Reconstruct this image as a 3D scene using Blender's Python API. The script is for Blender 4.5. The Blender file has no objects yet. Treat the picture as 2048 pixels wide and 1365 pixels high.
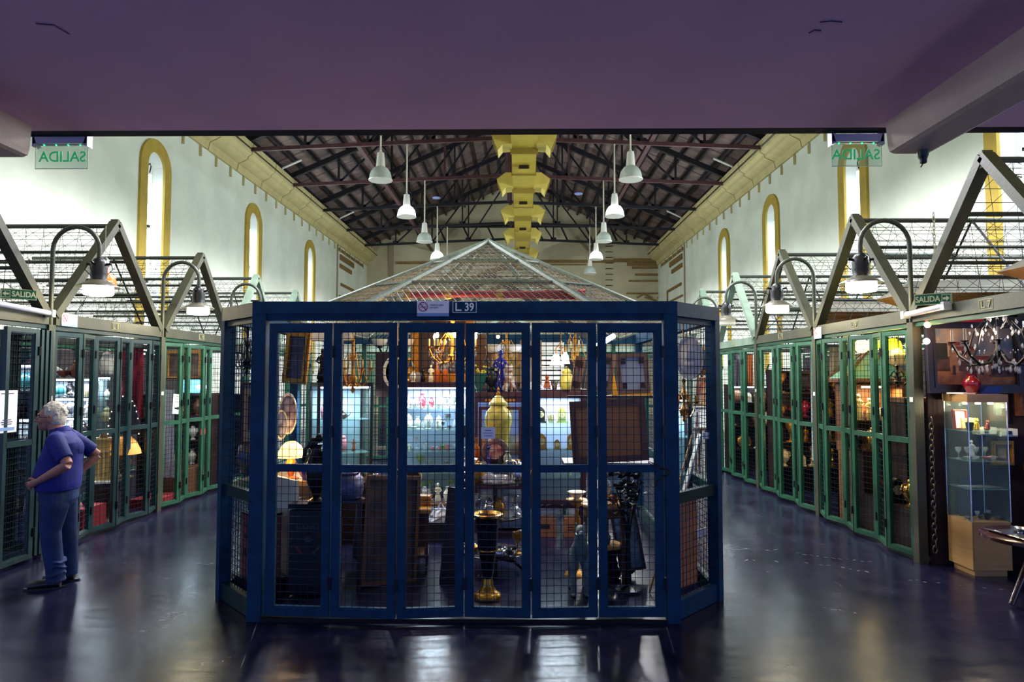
import bpy, bmesh, math, random
from mathutils import Vector, Matrix
C = bpy.context.scene.collection
SC = bpy.context.scene
PI = math.pi
R = random.Random(7)

# ---------------------------------------------------------------- camera
F = 1365.0; CAMZ = 1.85
YAW = math.atan(16/F); PITCH = math.atan(71.5/F)
cam = bpy.data.cameras.new('camera'); co = bpy.data.objects.new('camera', cam); C.objects.link(co)
cam.sensor_width = 36; cam.lens = F/2048*36; cam.clip_end = 200; cam.clip_start = .05
co.location = (0, 0, CAMZ); co.rotation_euler = (PI/2+PITCH, 0, YAW)
SC.camera = co
RM = co.rotation_euler.to_matrix()
def W(px, py, d):
    """point of the place seen at (px,py) of the photograph, d metres ahead"""
    v = RM @ Vector(((px-1024)/F, -(py-682.5)/F, -1.0))
    t = d/v.y
    return Vector((v.x*t, d, CAMZ+v.z*t))

# ---------------------------------------------------------------- world, exposure
SC.view_settings.view_transform = 'Standard'; SC.view_settings.look = 'None'
SC.view_settings.exposure = 0.15; SC.view_settings.gamma = 1
SC.view_settings.use_curve_mapping = False
cy = SC.cycles
cy.use_denoising = True; cy.caustics_reflective = False; cy.caustics_refractive = False
cy.max_bounces = 8; cy.diffuse_bounces = 3; cy.glossy_bounces = 3; cy.transmission_bounces = 4; cy.transparent_max_bounces = 24
cy.sample_clamp_indirect = 6
def lin(c):
    return tuple(((x/255)/12.92 if x/255 <= .04045 else ((x/255+.055)/1.055)**2.4) for x in c)
wd = bpy.data.worlds.new('world'); SC.world = wd; wd.use_nodes = True
bg = wd.node_tree.nodes['Background']; bg.inputs[0].default_value = (.18, .26, .56, 1); bg.inputs[1].default_value = 2.1

def light(kind, loc, power, col=(1,1,1), size=.1, rot=None, spot=2.6, blend=.5, size_y=None, name='light'):
    l = bpy.data.lights.new(name, kind); l.energy = power; l.color = col
    if kind == 'AREA':
        l.size = size
        if size_y: l.shape = 'RECTANGLE'; l.size_y = size_y
    else: l.shadow_soft_size = size
    if kind == 'SPOT': l.spot_size = spot; l.spot_blend = blend
    o = bpy.data.objects.new(name, l); C.objects.link(o); o.location = loc
    if rot: o.rotation_euler = rot
    return o
COOL = (.80, .93, 1.0); WARM = (1.0, .62, .25); NEUT = (1.0, .97, .80)

# ---------------------------------------------------------------- materials
MATS = {}
def mat(name, col, rough=.6, metal=0, emit=None, es=0, noise=0, scale=6, bump=0, bscale=40, spec=.5, alpha=1, col2=None, stretch=None, coat=0):
    if name in MATS: return MATS[name]
    m = bpy.data.materials.new(name); m.use_nodes = True; MATS[name] = m
    nt = m.node_tree; b = nt.nodes['Principled BSDF']; c = lin(col)+(1,)
    b.inputs['Base Color'].default_value = c; b.inputs['Roughness'].default_value = rough
    b.inputs['Metallic'].default_value = metal; b.inputs['Specular IOR Level'].default_value = spec
    if coat: b.inputs['Coat Weight'].default_value = coat
    if emit: b.inputs['Emission Color'].default_value = lin(emit)+(1,); b.inputs['Emission Strength'].default_value = es
    vec = None
    if noise or bump:
        tc = nt.nodes.new('ShaderNodeTexCoord'); mp = nt.nodes.new('ShaderNodeMapping')
        nt.links.new(tc.outputs['Object'], mp.inputs[0]); vec = mp.outputs[0]
        if stretch: mp.inputs['Scale'].default_value = stretch
    if noise:
        n = nt.nodes.new('ShaderNodeTexNoise'); n.inputs['Scale'].default_value = scale; n.inputs['Detail'].default_value = 5
        nt.links.new(vec, n.inputs['Vector'])
        mx = nt.nodes.new('ShaderNodeMix'); mx.data_type = 'RGBA'
        c2 = lin(col2) if col2 else tuple(x*(1-noise) for x in c[:3])
        mx.inputs[6].default_value = c; mx.inputs[7].default_value = c2+(1,)
        rp = nt.nodes.new('ShaderNodeMapRange'); rp.inputs[1].default_value = .38; rp.inputs[2].default_value = .62
        nt.links.new(n.outputs[0], rp.inputs[0]); nt.links.new(rp.outputs[0], mx.inputs[0])
        nt.links.new(mx.outputs[2], b.inputs['Base Color'])
    if bump:
        n2 = nt.nodes.new('ShaderNodeTexNoise'); n2.inputs['Scale'].default_value = bscale; n2.inputs['Detail'].default_value = 4
        nt.links.new(vec, n2.inputs['Vector'])
        bp = nt.nodes.new('ShaderNodeBump'); bp.inputs['Strength'].default_value = bump; bp.inputs['Distance'].default_value = .02
        nt.links.new(n2.outputs[0], bp.inputs['Height']); nt.links.new(bp.outputs[0], b.inputs['Normal'])
    if alpha < 1:      # clear pane: mostly transparent with a gloss
        out = nt.nodes['Material Output']
        tr = nt.nodes.new('ShaderNodeBsdfTransparent'); tr.inputs[0].default_value = tuple(.75+.25*x for x in c[:3])+(1,)
        ms = nt.nodes.new('ShaderNodeMixShader'); ms.inputs[0].default_value = alpha
        nt.links.new(tr.outputs[0], ms.inputs[1]); nt.links.new(b.outputs[0], ms.inputs[2]); nt.links.new(ms.outputs[0], out.inputs[0])
    return m
navy = mat('shaded_green_paint', (8, 60, 92), .62, spec=.25, noise=.3, scale=9, bump=.08, bscale=60)  # same green paint as the stalls, its blue in shade put into the colour
kwire = mat('navy_wire', (10, 40, 66), .8, spec=.1)
navywire = mat('dark_wire', (14, 24, 36), .8, spec=.1)
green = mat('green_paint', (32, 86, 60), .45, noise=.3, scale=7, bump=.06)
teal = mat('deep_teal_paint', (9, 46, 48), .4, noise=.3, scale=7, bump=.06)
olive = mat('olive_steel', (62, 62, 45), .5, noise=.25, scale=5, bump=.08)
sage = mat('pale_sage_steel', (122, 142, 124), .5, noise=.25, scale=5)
pipe = mat('roof_pipe', (110, 128, 112), .5, noise=.35, scale=20)
pipeD = mat('dark_pipe', (52, 58, 50), .5, noise=.3, scale=20)
wire = mat('galvanised_wire', (50, 50, 42), .8, spec=.15)
wireL = mat('pale_wire', (138, 134, 118), .5, metal=.2)
lamppole = mat('lamp_pole', (62, 66, 56), .45, metal=.2)
black = mat('black', (12, 12, 18), .4)
blackm = mat('black_iron', (20, 20, 26), .35, metal=.4)
roofsteel = mat('truss_dark', (24, 22, 34), .5, noise=.3)
maroon = mat('truss_maroon', (84, 50, 54), .55, noise=.3)
white = mat('white_china', (225, 225, 215), .25, coat=.3)
cream = mat('cream_china', (216, 200, 150), .3, noise=.15, scale=20)
yelchina = mat('yellow_china', (205, 190, 92), .35, noise=.3, scale=12, col2=(150, 150, 70))
gold = mat('gilt', (196, 138, 46), .38, metal=.55, noise=.35, scale=25, bump=.3, bscale=60)
brass = mat('brass', (190, 140, 60), .25, metal=.9)
silver = mat('silver', (200, 200, 205), .2, metal=.95, bump=.1)
bronze = mat('bronze', (40, 32, 30), .3, metal=.5, noise=.3)
crystal = mat('crystal', (205, 208, 215), .08, spec=1, alpha=.32)
glass = mat('pane_glass', (200, 225, 225), .06, alpha=.04)
gglass = mat('green_glass', (150, 170, 50), .15, alpha=.75)
bglass = mat('blue_glass', (36, 44, 150), .12, coat=.5)
amber = mat('amber_glass', (180, 90, 24), .15, alpha=.8)
redglass = mat('ruby_glass', (130, 18, 34), .15, coat=.5)
wood = mat('brown_wood', (104, 66, 40), .45, noise=.35, scale=5, stretch=(1, 1, 12))
darkwood = mat('dark_wood', (50, 28, 24), .4, noise=.35, scale=5, stretch=(1, 1, 10))
purplewood = mat('mahogany', (72, 38, 50), .35, noise=.3, scale=6)
lightwood = mat('beech_veneer', (196, 148, 92), .45, noise=.12, scale=4, stretch=(1, 1, 8))
honey = mat('honey_wood', (190, 138, 70), .45, noise=.25, scale=6, stretch=(8, 1, 1))
card = mat('cardboard', (196, 128, 84), .8, noise=.12, scale=5)
canvas = mat('canvas_back', (245, 236, 236), .85, noise=.08, scale=12)
stretch_w = mat('stretcher_wood', (186, 136, 104), .7, noise=.2, scale=8)
paper = mat('paper', (238, 236, 240), .8)
yellowpaper = mat('yellow_envelope', (236, 166, 40), .7)
redcloth = mat('red_cloth', (150, 16, 50), .8, noise=.25, scale=8)
darkcloth = mat('navy_cloth', (18, 18, 34), .9, noise=.3)
plasticbag = mat('plastic_bag', (190, 190, 205), .3, noise=.2, bump=.6, bscale=14)
WHITE_E = mat('tube_light', (255, 255, 255), .5, emit=(225, 240, 255), es=8)
LED_E = mat('led_strip', (255, 255, 255), .5, emit=(215, 225, 255), es=16)
WARM_E = mat('warm_bulb', (255, 235, 190), .5, emit=(255, 205, 130), es=22)
BULB_E = mat('lamp_bowl_lit', (255, 255, 255), .5, emit=(236, 240, 255), es=9)
OPAL_E = mat('opal_lit', (255, 250, 230), .5, emit=(255, 246, 216), es=5)
OPAL_D = mat('opal_dim', (226, 226, 214), .5, emit=(230, 230, 210), es=.35)

# ---------------------------------------------------------------- mesh builder
class MB:
    def __init__(s): s.v = []; s.f = []
    def add(s, vs, fs):
        n = len(s.v); s.v += [tuple(v) for v in vs]; s.f += [tuple(i+n for i in f) for f in fs]; return s
    def box(s, x0, y0, z0, x1, y1, z1):
        return s.add([(x0,y0,z0),(x1,y0,z0),(x1,y1,z0),(x0,y1,z0),(x0,y0,z1),(x1,y0,z1),(x1,y1,z1),(x0,y1,z1)],
                     [(0,3,2,1),(4,5,6,7),(0,1,5,4),(1,2,6,5),(2,3,7,6),(3,0,4,7)])
    def cbox(s, cx, cy, cz, sx, sy, sz): return s.box(cx-sx/2, cy-sy/2, cz-sz/2, cx+sx/2, cy+sy/2, cz+sz/2)
    def bar(s, p, q, w, h=None, up=(0,0,1)):
        h = h or w; p = Vector(p); q = Vector(q); d = (q-p)
        if d.length < 1e-6: return s
        d.normalize(); u = Vector(up)
        if abs(d.dot(u)) > .98: u = Vector((0,1,0)) if abs(d.y) < .9 else Vector((1,0,0))
        a = d.cross(u).normalized(); b = a.cross(d).normalized()
        vs = []
        for c in (p, q):
            for i, j in ((-1,-1),(1,-1),(1,1),(-1,1)): vs.append(c + a*(i*w/2) + b*(j*h/2))
        return s.add(vs, [(0,1,2,3),(7,6,5,4),(0,4,5,1),(1,5,6,2),(2,6,7,3),(3,7,4,0)])
    def tube(s, pts, r, n=8, cap=True):
        pts = [Vector(p) for p in pts]; m = len(pts); rs = r if isinstance(r, (list, tuple)) else [r]*m
        base = len(s.v); prev = None
        for i, p in enumerate(pts):
            d = (pts[min(i+1, m-1)]-pts[max(i-1, 0)])
            if d.length < 1e-9: d = Vector((0,0,1))
            d.normalize()
            if prev is None:
                u = Vector((0,0,1)) if abs(d.z) < .9 else Vector((1,0,0))
                a = d.cross(u).normalized()
            else:
                a = prev - d*prev.dot(d)
                a = a.normalized() if a.length > 1e-6 else d.orthogonal().normalized()
            prev = a; b = d.cross(a)
            for k in range(n):
                t = 2*PI*k/n; s.v.append(tuple(p + (a*math.cos(t)+b*math.sin(t))*rs[i]))
        for i in range(m-1):
            for k in range(n):
                k2 = (k+1) % n
                s.f.append((base+i*n+k, base+i*n+k2, base+(i+1)*n+k2, base+(i+1)*n+k))
        if cap:
            s.f.append(tuple(base+k for k in reversed(range(n)))); s.f.append(tuple(base+(m-1)*n+k for k in range(n)))
        return s
    def wirebar(s, p, q, r):       # cheap 3-sided rod
        return s.tube([p, q], r, 3, cap=False)
    def lathe(s, prof, n=14, at=(0,0,0), sx=1, sy=1):
        base = len(s.v); m = len(prof)
        for r, z in prof:
            for k in range(n):
                t = 2*PI*k/n; s.v.append((at[0]+r*sx*math.cos(t), at[1]+r*sy*math.sin(t), at[2]+z))
        for i in range(m-1):
            for k in range(n):
                k2 = (k+1) % n; s.f.append((base+i*n+k, base+i*n+k2, base+(i+1)*n+k2, base+(i+1)*n+k))
        s.f.append(tuple(base+k for k in reversed(range(n)))); s.f.append(tuple(base+(m-1)*n+k for k in range(n)))
        return s
    def ball(s, c, rx, ry=None, rz=None, n=12, m=8, rot=None):
        ry = ry or rx; rz = rz or rx; base = len(s.v); c = Vector(c)
        for i in range(m+1):
            a = -PI/2+PI*i/m
            for k in range(n):
                t = 2*PI*k/n; v = Vector((rx*math.cos(a)*math.cos(t), ry*math.cos(a)*math.sin(t), rz*math.sin(a)))
                if rot is not None: v = rot @ v
                s.v.append(tuple(c+v))
        for i in range(m):
            for k in range(n):
                k2 = (k+1) % n; s.f.append((base+i*n+k, base+i*n+k2, base+(i+1)*n+k2, base+(i+1)*n+k))
        return s
    def prism(s, poly, y0, y1):     # poly in (x,z), extruded along y
        n = len(poly); base = len(s.v)
        for y in (y0, y1):
            for x, z in poly: s.v.append((x, y, z))
        s.f.append(tuple(base+i for i in range(n))); s.f.append(tuple(base+n+i for i in reversed(range(n))))
        for i in range(n):
            j = (i+1) % n; s.f.append((base+i, base+n+i, base+n+j, base+j))
        return s
    def loft(s, rings, cap=True):   # rings: lists of points
        n = len(rings[0]); base = len(s.v)
        for r in rings: s.v += [tuple(p) for p in r]
        for i in range(len(rings)-1):
            for k in range(n):
                k2 = (k+1) % n; s.f.append((base+i*n+k, base+i*n+k2, base+(i+1)*n+k2, base+(i+1)*n+k))
        if cap:
            s.f.append(tuple(base+k for k in reversed(range(n)))); s.f.append(tuple(base+(len(rings)-1)*n+k for k in range(n)))
        return s
    def build(s, name, m, parent=None, loc=None, rot=None, smooth=False, fix=False):
        me = bpy.data.meshes.new(name); me.from_pydata(s.v, [], s.f); me.update()
        if fix:
            bm = bmesh.new(); bm.from_mesh(me); bmesh.ops.recalc_face_normals(bm, faces=bm.faces); bm.to_mesh(me); bm.free()
        if isinstance(m, (list, tuple)):
            for q in m: me.materials.append(q)
        else: me.materials.append(m)
        if smooth:
            me.shade_smooth()
            try: me.set_sharp_from_angle(angle=.9)
            except Exception: pass
        o = bpy.data.objects.new(name, me); C.objects.link(o)
        if parent: o.parent = parent
        if loc is not None: o.location = loc
        if rot is not None: o.rotation_euler = rot
        return o

def tag(o, label=None, cat=None, group=None, kind=None):
    if label: o['label'] = label
    if cat: o['category'] = cat
    if group: o['group'] = group
    if kind: o['kind'] = kind
    return o
def thing(name, label, cat, loc=(0,0,0), rz=0, group=None, kind=None, rot=None):
    o = bpy.data.objects.new(name, None); C.objects.link(o); o.empty_display_size = .1
    o.location = loc; o.rotation_euler = rot or (0, 0, rz)
    return tag(o, label, cat, group, kind)
def kids(o): return [c for c in KID.get(o.name, [])]
def copy_tree(o, parent=None):
    c = o.copy(); C.objects.link(c); c.parent = parent
    for ch in list(o.children):
        c2 = ch.copy(); C.objects.link(c2); c2.parent = c
        for g in list(ch.children):
            d = g.copy(); C.objects.link(d); d.parent = c2
    return c
def text(s, name, m, size, parent=None, loc=(0,0,0), rot=(PI/2,0,0), ext=.0015, align='CENTER', sx=1, bold=0):
    cu = bpy.data.curves.new(name, 'FONT'); cu.body = s; cu.size = size; cu.extrude = ext; cu.align_x = align; cu.align_y = 'CENTER'
    cu.offset = bold
    cu.materials.append(m); cu.resolution_u = 4; tmp = bpy.data.objects.new(name+'_curve', cu); C.objects.link(tmp)
    bpy.context.view_layer.update(); me = bpy.data.meshes.new_from_object(tmp.evaluated_get(bpy.context.evaluated_depsgraph_get()))
    bpy.data.objects.remove(tmp); me.name = name; o = bpy.data.objects.new(name, me); C.objects.link(o)
    if not me.materials: me.materials.append(m)
    o.location = loc; o.rotation_euler = rot; o.scale = (sx, 1, 1)
    if parent: o.parent = parent
    return o
def frame_rect(mb, x0, z0, x1, z1, w, y0, y1):    # four rails, plane XZ
    mb.box(x0, y0, z0, x0+w, y1, z1); mb.box(x1-w, y0, z0, x1, y1, z1)
    mb.box(x0+w, y0, z0, x1-w, y1, z0+w); mb.box(x0+w, y0, z1-w, x1-w, y1, z1); return mb
def grid(mb, x0, z0, x1, z1, y, sp, r, spz=None):
    spz = spz or sp
    n = max(1, round((x1-x0)/sp)); k = max(1, round((z1-z0)/spz))
    for i in range(1, n): x = x0+(x1-x0)*i/n; mb.wirebar((x, y, z0), (x, y, z1), r)
    for i in range(1, k): z = z0+(z1-z0)*i/k; mb.wirebar((x0, y, z), (x1, y, z), r)
    return mb
# ================================================================ structure: hall
XL, XR, YF, Y0 = -7.7, 6.9, 34.0, 4.45
wallm = mat('plaster_wall', (240, 246, 230), .85, noise=.10, scale=1.2, bump=.15, bscale=18)
farm = mat('far_plaster', (216, 204, 168), .85, noise=.16, scale=1.0, bump=.2, bscale=12)
ochre = mat('ochre_trim', (192, 164, 66), .7, noise=.12, scale=5)
brownrelief = mat('brown_relief', (150, 120, 70), .8, noise=.3, scale=8)
cornm = mat('cream_cornice', (214, 200, 142), .8, noise=.12, scale=3)
floorm = bpy.data.materials.new('polished_floor'); floorm.use_nodes = True
def floor_nodes():
    nt = floorm.node_tree; b = nt.nodes['Principled BSDF']
    tc = nt.nodes.new('ShaderNodeTexCoord')
    n = nt.nodes.new('ShaderNodeTexNoise'); n.inputs['Scale'].default_value = 1.6; n.inputs['Detail'].default_value = 12; n.inputs['Roughness'].default_value = .78
    nt.links.new(tc.outputs['Object'], n.inputs['Vector'])
    cr = nt.nodes.new('ShaderNodeValToRGB'); cr.color_ramp.elements[0].position = .3; cr.color_ramp.elements[0].color = lin((11, 12, 32))+(1,)
    cr.color_ramp.elements[1].position = .75; cr.color_ramp.elements[1].color = lin((33, 31, 58))+(1,)
    nt.links.new(n.outputs[0], cr.inputs[0])
    # light scuffs: thin streaks
    mp = nt.nodes.new('ShaderNodeMapping'); mp.inputs['Scale'].default_value = (1.2, 7, 1); mp.inputs['Rotation'].default_value = (0, 0, .25)
    nt.links.new(tc.outputs['Object'], mp.inputs[0])
    n3 = nt.nodes.new('ShaderNodeTexNoise'); n3.inputs['Scale'].default_value = 3.2; n3.inputs['Detail'].default_value = 10; n3.inputs['Roughness'].default_value = .8
    nt.links.new(mp.outputs[0], n3.inputs['Vector'])
    c3 = nt.nodes.new('ShaderNodeValToRGB'); c3.color_ramp.elements[0].position = .58; c3.color_ramp.elements[1].position = .74
    c3.color_ramp.elements[0].color = (0, 0, 0, 1); c3.color_ramp.elements[1].color = (.5, .5, .5, 1)
    nt.links.new(n3.outputs[0], c3.inputs[0])
    mx = nt.nodes.new('ShaderNodeMix'); mx.data_type = 'RGBA'
    nt.links.new(c3.outputs[0], mx.inputs[0]); nt.links.new(cr.outputs[0], mx.inputs[6]); mx.inputs[7].default_value = lin((110, 102, 122))+(1,)
    nt.links.new(mx.outputs[2], b.inputs['Base Color'])
    mr = nt.nodes.new('ShaderNodeMapRange'); mr.inputs[1].default_value = .3; mr.inputs[2].default_value = .7
    mr.inputs[3].default_value = .14; mr.inputs[4].default_value = .30
    nt.links.new(n.outputs[0], mr.inputs[0]); nt.links.new(mr.outputs[0], b.inputs['Roughness'])
    n2 = nt.nodes.new('ShaderNodeTexNoise'); n2.inputs['Scale'].default_value = 3; n2.inputs['Detail'].default_value = 6
    m2 = nt.nodes.new('ShaderNodeMapping'); m2.inputs['Scale'].default_value = (.6, 2.2, 1)
    nt.links.new(tc.outputs['Object'], m2.inputs[0]); nt.links.new(m2.outputs[0], n2.inputs['Vector'])
    bp = nt.nodes.new('ShaderNodeBump'); bp.inputs['Strength'].default_value = .22; bp.inputs['Distance'].default_value = .02
    n4 = nt.nodes.new('ShaderNodeTexNoise'); n4.inputs['Scale'].default_value = 26; n4.inputs['Detail'].default_value = 8; n4.inputs['Roughness'].default_value = .7
    nt.links.new(m2.outputs[0], n4.inputs['Vector'])
    ad = nt.nodes.new('ShaderNodeMath'); ad.operation = 'MULTIPLY_ADD'; ad.inputs[1].default_value = .12
    nt.links.new(n4.outputs[0], ad.inputs[0]); nt.links.new(n2.outputs[0], ad.inputs[2]); nt.links.new(ad.outputs[0], bp.inputs['Height']); nt.links.new(bp.outputs[0], b.inputs['Normal'])
    b.inputs['Specular IOR Level'].default_value = .38
floor_nodes()
fl = MB().box(-8.5, -7, -.2, 8, YF+.3, 0).build('floor', floorm); tag(fl, kind='structure')
scm = mat('floor_scar', (92, 86, 100), .7, noise=.5, scale=30)
def scar(pts, w, rng=random.Random(2)):
    ps = []
    for (x0, y0), (x1, y1) in zip(pts[:-1], pts[1:]):
        n = max(2, int(abs(x1-x0)/14))
        for i in range(n):
            if rng.random() < .42: continue
            t0 = i/n; t1 = (i+rng.uniform(.4, 1))/n
            a = W(x0+(x1-x0)*t0, y0+(y1-y0)*t0+rng.uniform(-2, 2), 5); b_ = W(x0+(x1-x0)*t1, y0+(y1-y0)*t1+rng.uniform(-2, 2), 5)
            O = Vector((0, 0, CAMZ)); A = O+(a-O)*(CAMZ/(CAMZ-a.z)); B = O+(b_-O)*(CAMZ/(CAMZ-b_.z)); ps.append((A, B))
    mb = MB()
    for A, B in ps:
        d = (B-A).normalized(); s = Vector((-d.y, d.x, 0))*w*rng.uniform(.4, 1); m = A.lerp(B, .5)
        mb.add([(A.x, A.y, .001), ((m-s).x, (m-s).y, .001), (B.x, B.y, .001), ((m+s).x, (m+s).y, .001)], [(0, 1, 2, 3)])
    o = mb.build('floor_scratches', scm, fl); o['kind'] = 'stuff'
scar([(1428, 1096), (1560, 1102), (1660, 1116), (1780, 1128)], .012); scar([(1428, 1120), (1520, 1122), (1650, 1130), (1760, 1150), (1900, 1172), (2010, 1180)], .016)
scar([(160, 1126), (420, 1128), (880, 1124)], .008); scar([(760, 1238), (900, 1236)], .006); scar([(1600, 1210), (1720, 1228)], .008)
scar([(480, 1340), (520, 1230)], .006)

def arch_outline(c, hw, z0, zs, n=10):
    pts = [(c-hw, z0)]
    for i in range(n+1):
        a = PI-PI*i/n; pts.append((c+hw*math.cos(a), zs+hw*math.sin(a)))
    pts.append((c+hw, z0)); return pts
WIN_L = [14.1, 19.4, 24.7]; WIN_R = [9.4, 14.0, 18.6, 22.9]
WZ0, WZS, WHW = 2.2, 6.25, .33
def side_wall(name, x, sgn, wins, zt):
    """wall in the plane x, recess goes outward; openings cut for the arched niches"""
    mb = MB(); ys = Y0-.2
    def q(a, b): mb.add([(x, a[0], a[1]), (x, b[0], a[1]), (x, b[0], b[1]), (x, a[0], b[1])], [(0, 1, 2, 3)])
    for c in wins:
        q((ys, 0), (c-WHW, zt)); q((c-WHW, 0), (c+WHW, WZ0)); ys = c+WHW
        o = arch_outline(c, WHW, WZ0, WZS)
        for i in range(1, len(o)-2):
            a, b = o[i], o[i+1]
            mb.add([(x, a[0], a[1]), (x, b[0], b[1]), (x, b[0], zt), (x, a[0], zt)], [(0, 1, 2, 3)])
    q((ys, 0), (YF, zt))
    w = mb.build(name, wallm); tag(w, kind='structure')
    return w
wl = side_wall('wall_left', XL, -1, WIN_L, 8.6); wr = side_wall('wall_right', XR, 1, WIN_R, 8.6)
nichem = mat('niche_plaster', (235, 238, 232), .8)
def niche(k, x, sgn, c):
    root = thing('window_%d' % k, None, None, (x, c, 0), 0); root['kind'] = 'structure'
    o = arch_outline(0, WHW, WZ0, WZS); mb = MB(); dep = .22*sgn
    n = len(o)
    vs = [(0, a, b) for a, b in o] + [(dep, a, b) for a, b in o]
    fs = [(i, (i+1) % n, n+(i+1) % n, n+i) for i in range(n)] + [tuple(n+i for i in range(n))]
    mb.add(vs, fs).build('niche_lining', nichem, root)
    # ochre surround, proud of the wall
    o1 = arch_outline(0, WHW, WZ0, WZS, 14); o2 = arch_outline(0, .60, WZ0-.25, WZS, 14)
    m = len(o1); mb = MB(); t = -.05*sgn
    vs = [(0, a, b) for a, b in o1]+[(t, a, b) for a, b in o1]+[(t, a, b) for a, b in o2]+[(0, a, b) for a, b in o2]
    fs = []
    for i in range(m-1):
        for j in range(3): fs.append((j*m+i, j*m+i+1, (j+1)*m+i+1, (j+1)*m+i))
    mb.add(vs, fs).build('surround', ochre, root, fix=True)
    z = WZS-.12; tx = dep*.5
    ft = MB().tube([(tx, 0, z+.02), (tx, .05, z+.17), (tx, .0, z+.22), (tx, -.05, z+.17)], .012, 6).build('cable', blackm, root)
    while z > WZ0+.3:
        MB().tube([(tx, 0, z-.03), (tx, 0, z-1.08)], .045, 8).build('tube_lamp', WHITE_E, root)
        MB().cbox(dep*.85, 0, z-.55, .03, .09, 1.15).build('lamp_holder', nichem, root)
        MB().cbox(tx, 0, z-1.12, .05, .05, .05).build('socket', blackm, root)
        z -= 1.17
    light('AREA', (x-sgn*.06, c, 4.6), 205, COOL, .3, rot=(0, sgn*PI/2, 0), size_y=3.2)
for i, c in enumerate(WIN_L): niche(i+1, XL, -1, c)
for i, c in enumerate(WIN_R): niche(i+4, XR, 1, c)

# far wall (gable)
RX, RZ, EZ = -.42, 11.55, 8.35
mb = MB().add([(XL-.1, YF, 0), (XR+.1, YF, 0), (XR+.1, YF, EZ), (RX, YF, RZ+.1), (XL-.1, YF, EZ)], [(0, 1, 2, 3, 4)])
wb = mb.build('wall_back', farm); tag(wb, kind='structure')
def onfar(x0, y0, x1, y1, name='trim_1', m=brownrelief, t=.08):
    a = W(x0, y0, YF); b = W(x1, y1, YF)
    o = MB().box(min(a.x, b.x), YF-t, min(a.z, b.z), max(a.x, b.x), YF+.01, max(a.z, b.z)).build(name, m)
    return o
k = 1
rel = thing('trim_1', None, None, (0, 0, 0)); rel['kind'] = 'structure'
def relief(x0, y0, x1, y1, m=brownrelief): o = onfar(x0, y0, x1, y1, 'relief_band', m); o.parent = rel
for q in [(1075, 521, 1228, 526), (1227, 518, 1326, 525), (1254, 526, 1326, 532), (1264, 534, 1316, 538), (1270, 548, 1318, 552),
          (1257, 561, 1321, 564), (1334, 564, 1337, 586), (1253, 586, 1333, 589), (793, 524, 862, 529), (1092, 529, 1172, 531)]: relief(*q)
relief(778, 486, 786, 640, mat('pilaster', (160, 145, 120), .85))
for (rr, r2, cyy) in ((196, 186, 722), (160, 151, 722)):
    mb = MB(); c0 = W(1045, cyy, YF); k1 = YF/F; pr = []
    for i in range(25):
        a = PI*i/24; pr.append((math.cos(a), math.sin(a)))
    n = len(pr); vs = []
    for rad, yy in ((rr*k1, YF), (rr*k1, YF-.08), (r2*k1, YF-.08), (r2*k1, YF)):
        vs += [(c0.x+rad*a, yy, c0.z+rad*b) for a, b in pr]
    fs = [(j*n+i, j*n+i+1, (j+1)*n+i+1, (j+1)*n+i) for j in range(3) for i in range(n-1)]
    mb.add(vs, fs).build('relief_arch', brownrelief, rel, fix=True)
for (ax, ay, bx, by) in ((1285, 589, 1274, 596), (1290, 589, 1305, 597), (1290, 595, 1312, 602), (1315, 596, 1336, 597), (1328, 597, 1330, 604), (1336, 597, 1337, 606)):
    a = W(ax, ay, YF-.05); b = W(bx, by, YF-.05); MB().bar(a, b, .07, .07).build('relief_scroll', brownrelief, rel)
lad = thing('wall_ladder', 'row of thin metal rungs climbing the far wall', 'ladder', W(1218, 610, YF-.1))
for i in range(12):
    a = W(1212, 493+i*11.2, YF-.12)-lad.location; b = W(1225, 493+i*11.2, YF-.12)-lad.location
    MB().tube([(a.x, .12, a.z), a, b, (b.x, .12, b.z)], .018, 5).build('rung', pipeD, lad)
# mouldings painted on the ends of the side walls
rl = thing('trim_2', None, None); rl['kind'] = 'structure'
def onside(x, d0, z0, d1, z1, m=brownrelief):
    s = -1 if x < 0 else 1
    MB().box(min(x, x-s*.05), d0, z0, max(x, x-s*.05), d1, z1).build('relief_band', m, rl)
for x in (XL, XR):
    onside(x, 28.6, 7.2, 33, 7.32); onside(x, 28.8, 6.85, 31.2, 7.08); onside(x, 28.8, 6.5, 30.8, 6.68)
    onside(x, 29.0, 5.75, 31.8, 5.87); onside(x, 31.7, 3.6, 31.83, 5.87); onside(x, 28.8, 5.25, 31.2, 5.33); onside(x, 31.15, 3.6, 31.25, 5.33)
    onside(x, 32.3, 3.4, 32.4, 5.3); onside(x, 32.8, 3.4, 32.9, 4.9); onside(x, 28.35, 2.5, 28.45, 7.4, mat('pilaster', (160,145,120)))

# cornices made of separate blocks
def cornice(name, x, s):
    root = thing(name, None, None); root['kind'] = 'structure'
    prof = [(0, 7.42), (.06, 7.42), (.10, 7.60), (.34, 7.72), (.36, 7.80), (.46, 7.86), (.50, 8.05), (.50, 8.14), (0, 8.14)]
    y = 4.5
    while y < YF-.1:
        y2 = min(y+1.68, YF); pl = [(x-s*a, z) for a, z in prof]
        MB().prism(pl, y, y2-.025).build('cornice_block', cornm, root, fix=True); y += 1.7
    for i in range(int((YF-5)/.85)):      # small drip brackets under the cove
        yy = 5+i*.85; MB().cbox(x-s*.035, yy, 7.28, .05, .03, .26).build('bracket', cornm, root)
cornice('cornice_left', XL, -1); cornice('cornice_right', XR, 1)
# cables along the cornices
for x, nm in ((XL+.52, 'left'), (XR-.52, 'right')):
    tag(MB().tube([(x, 5, 7.95), (x, 34, 7.95)], .015, 5).build('cornice_cable', blackm), 'thin black cable running along the %s cornice' % nm, 'cable')

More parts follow.
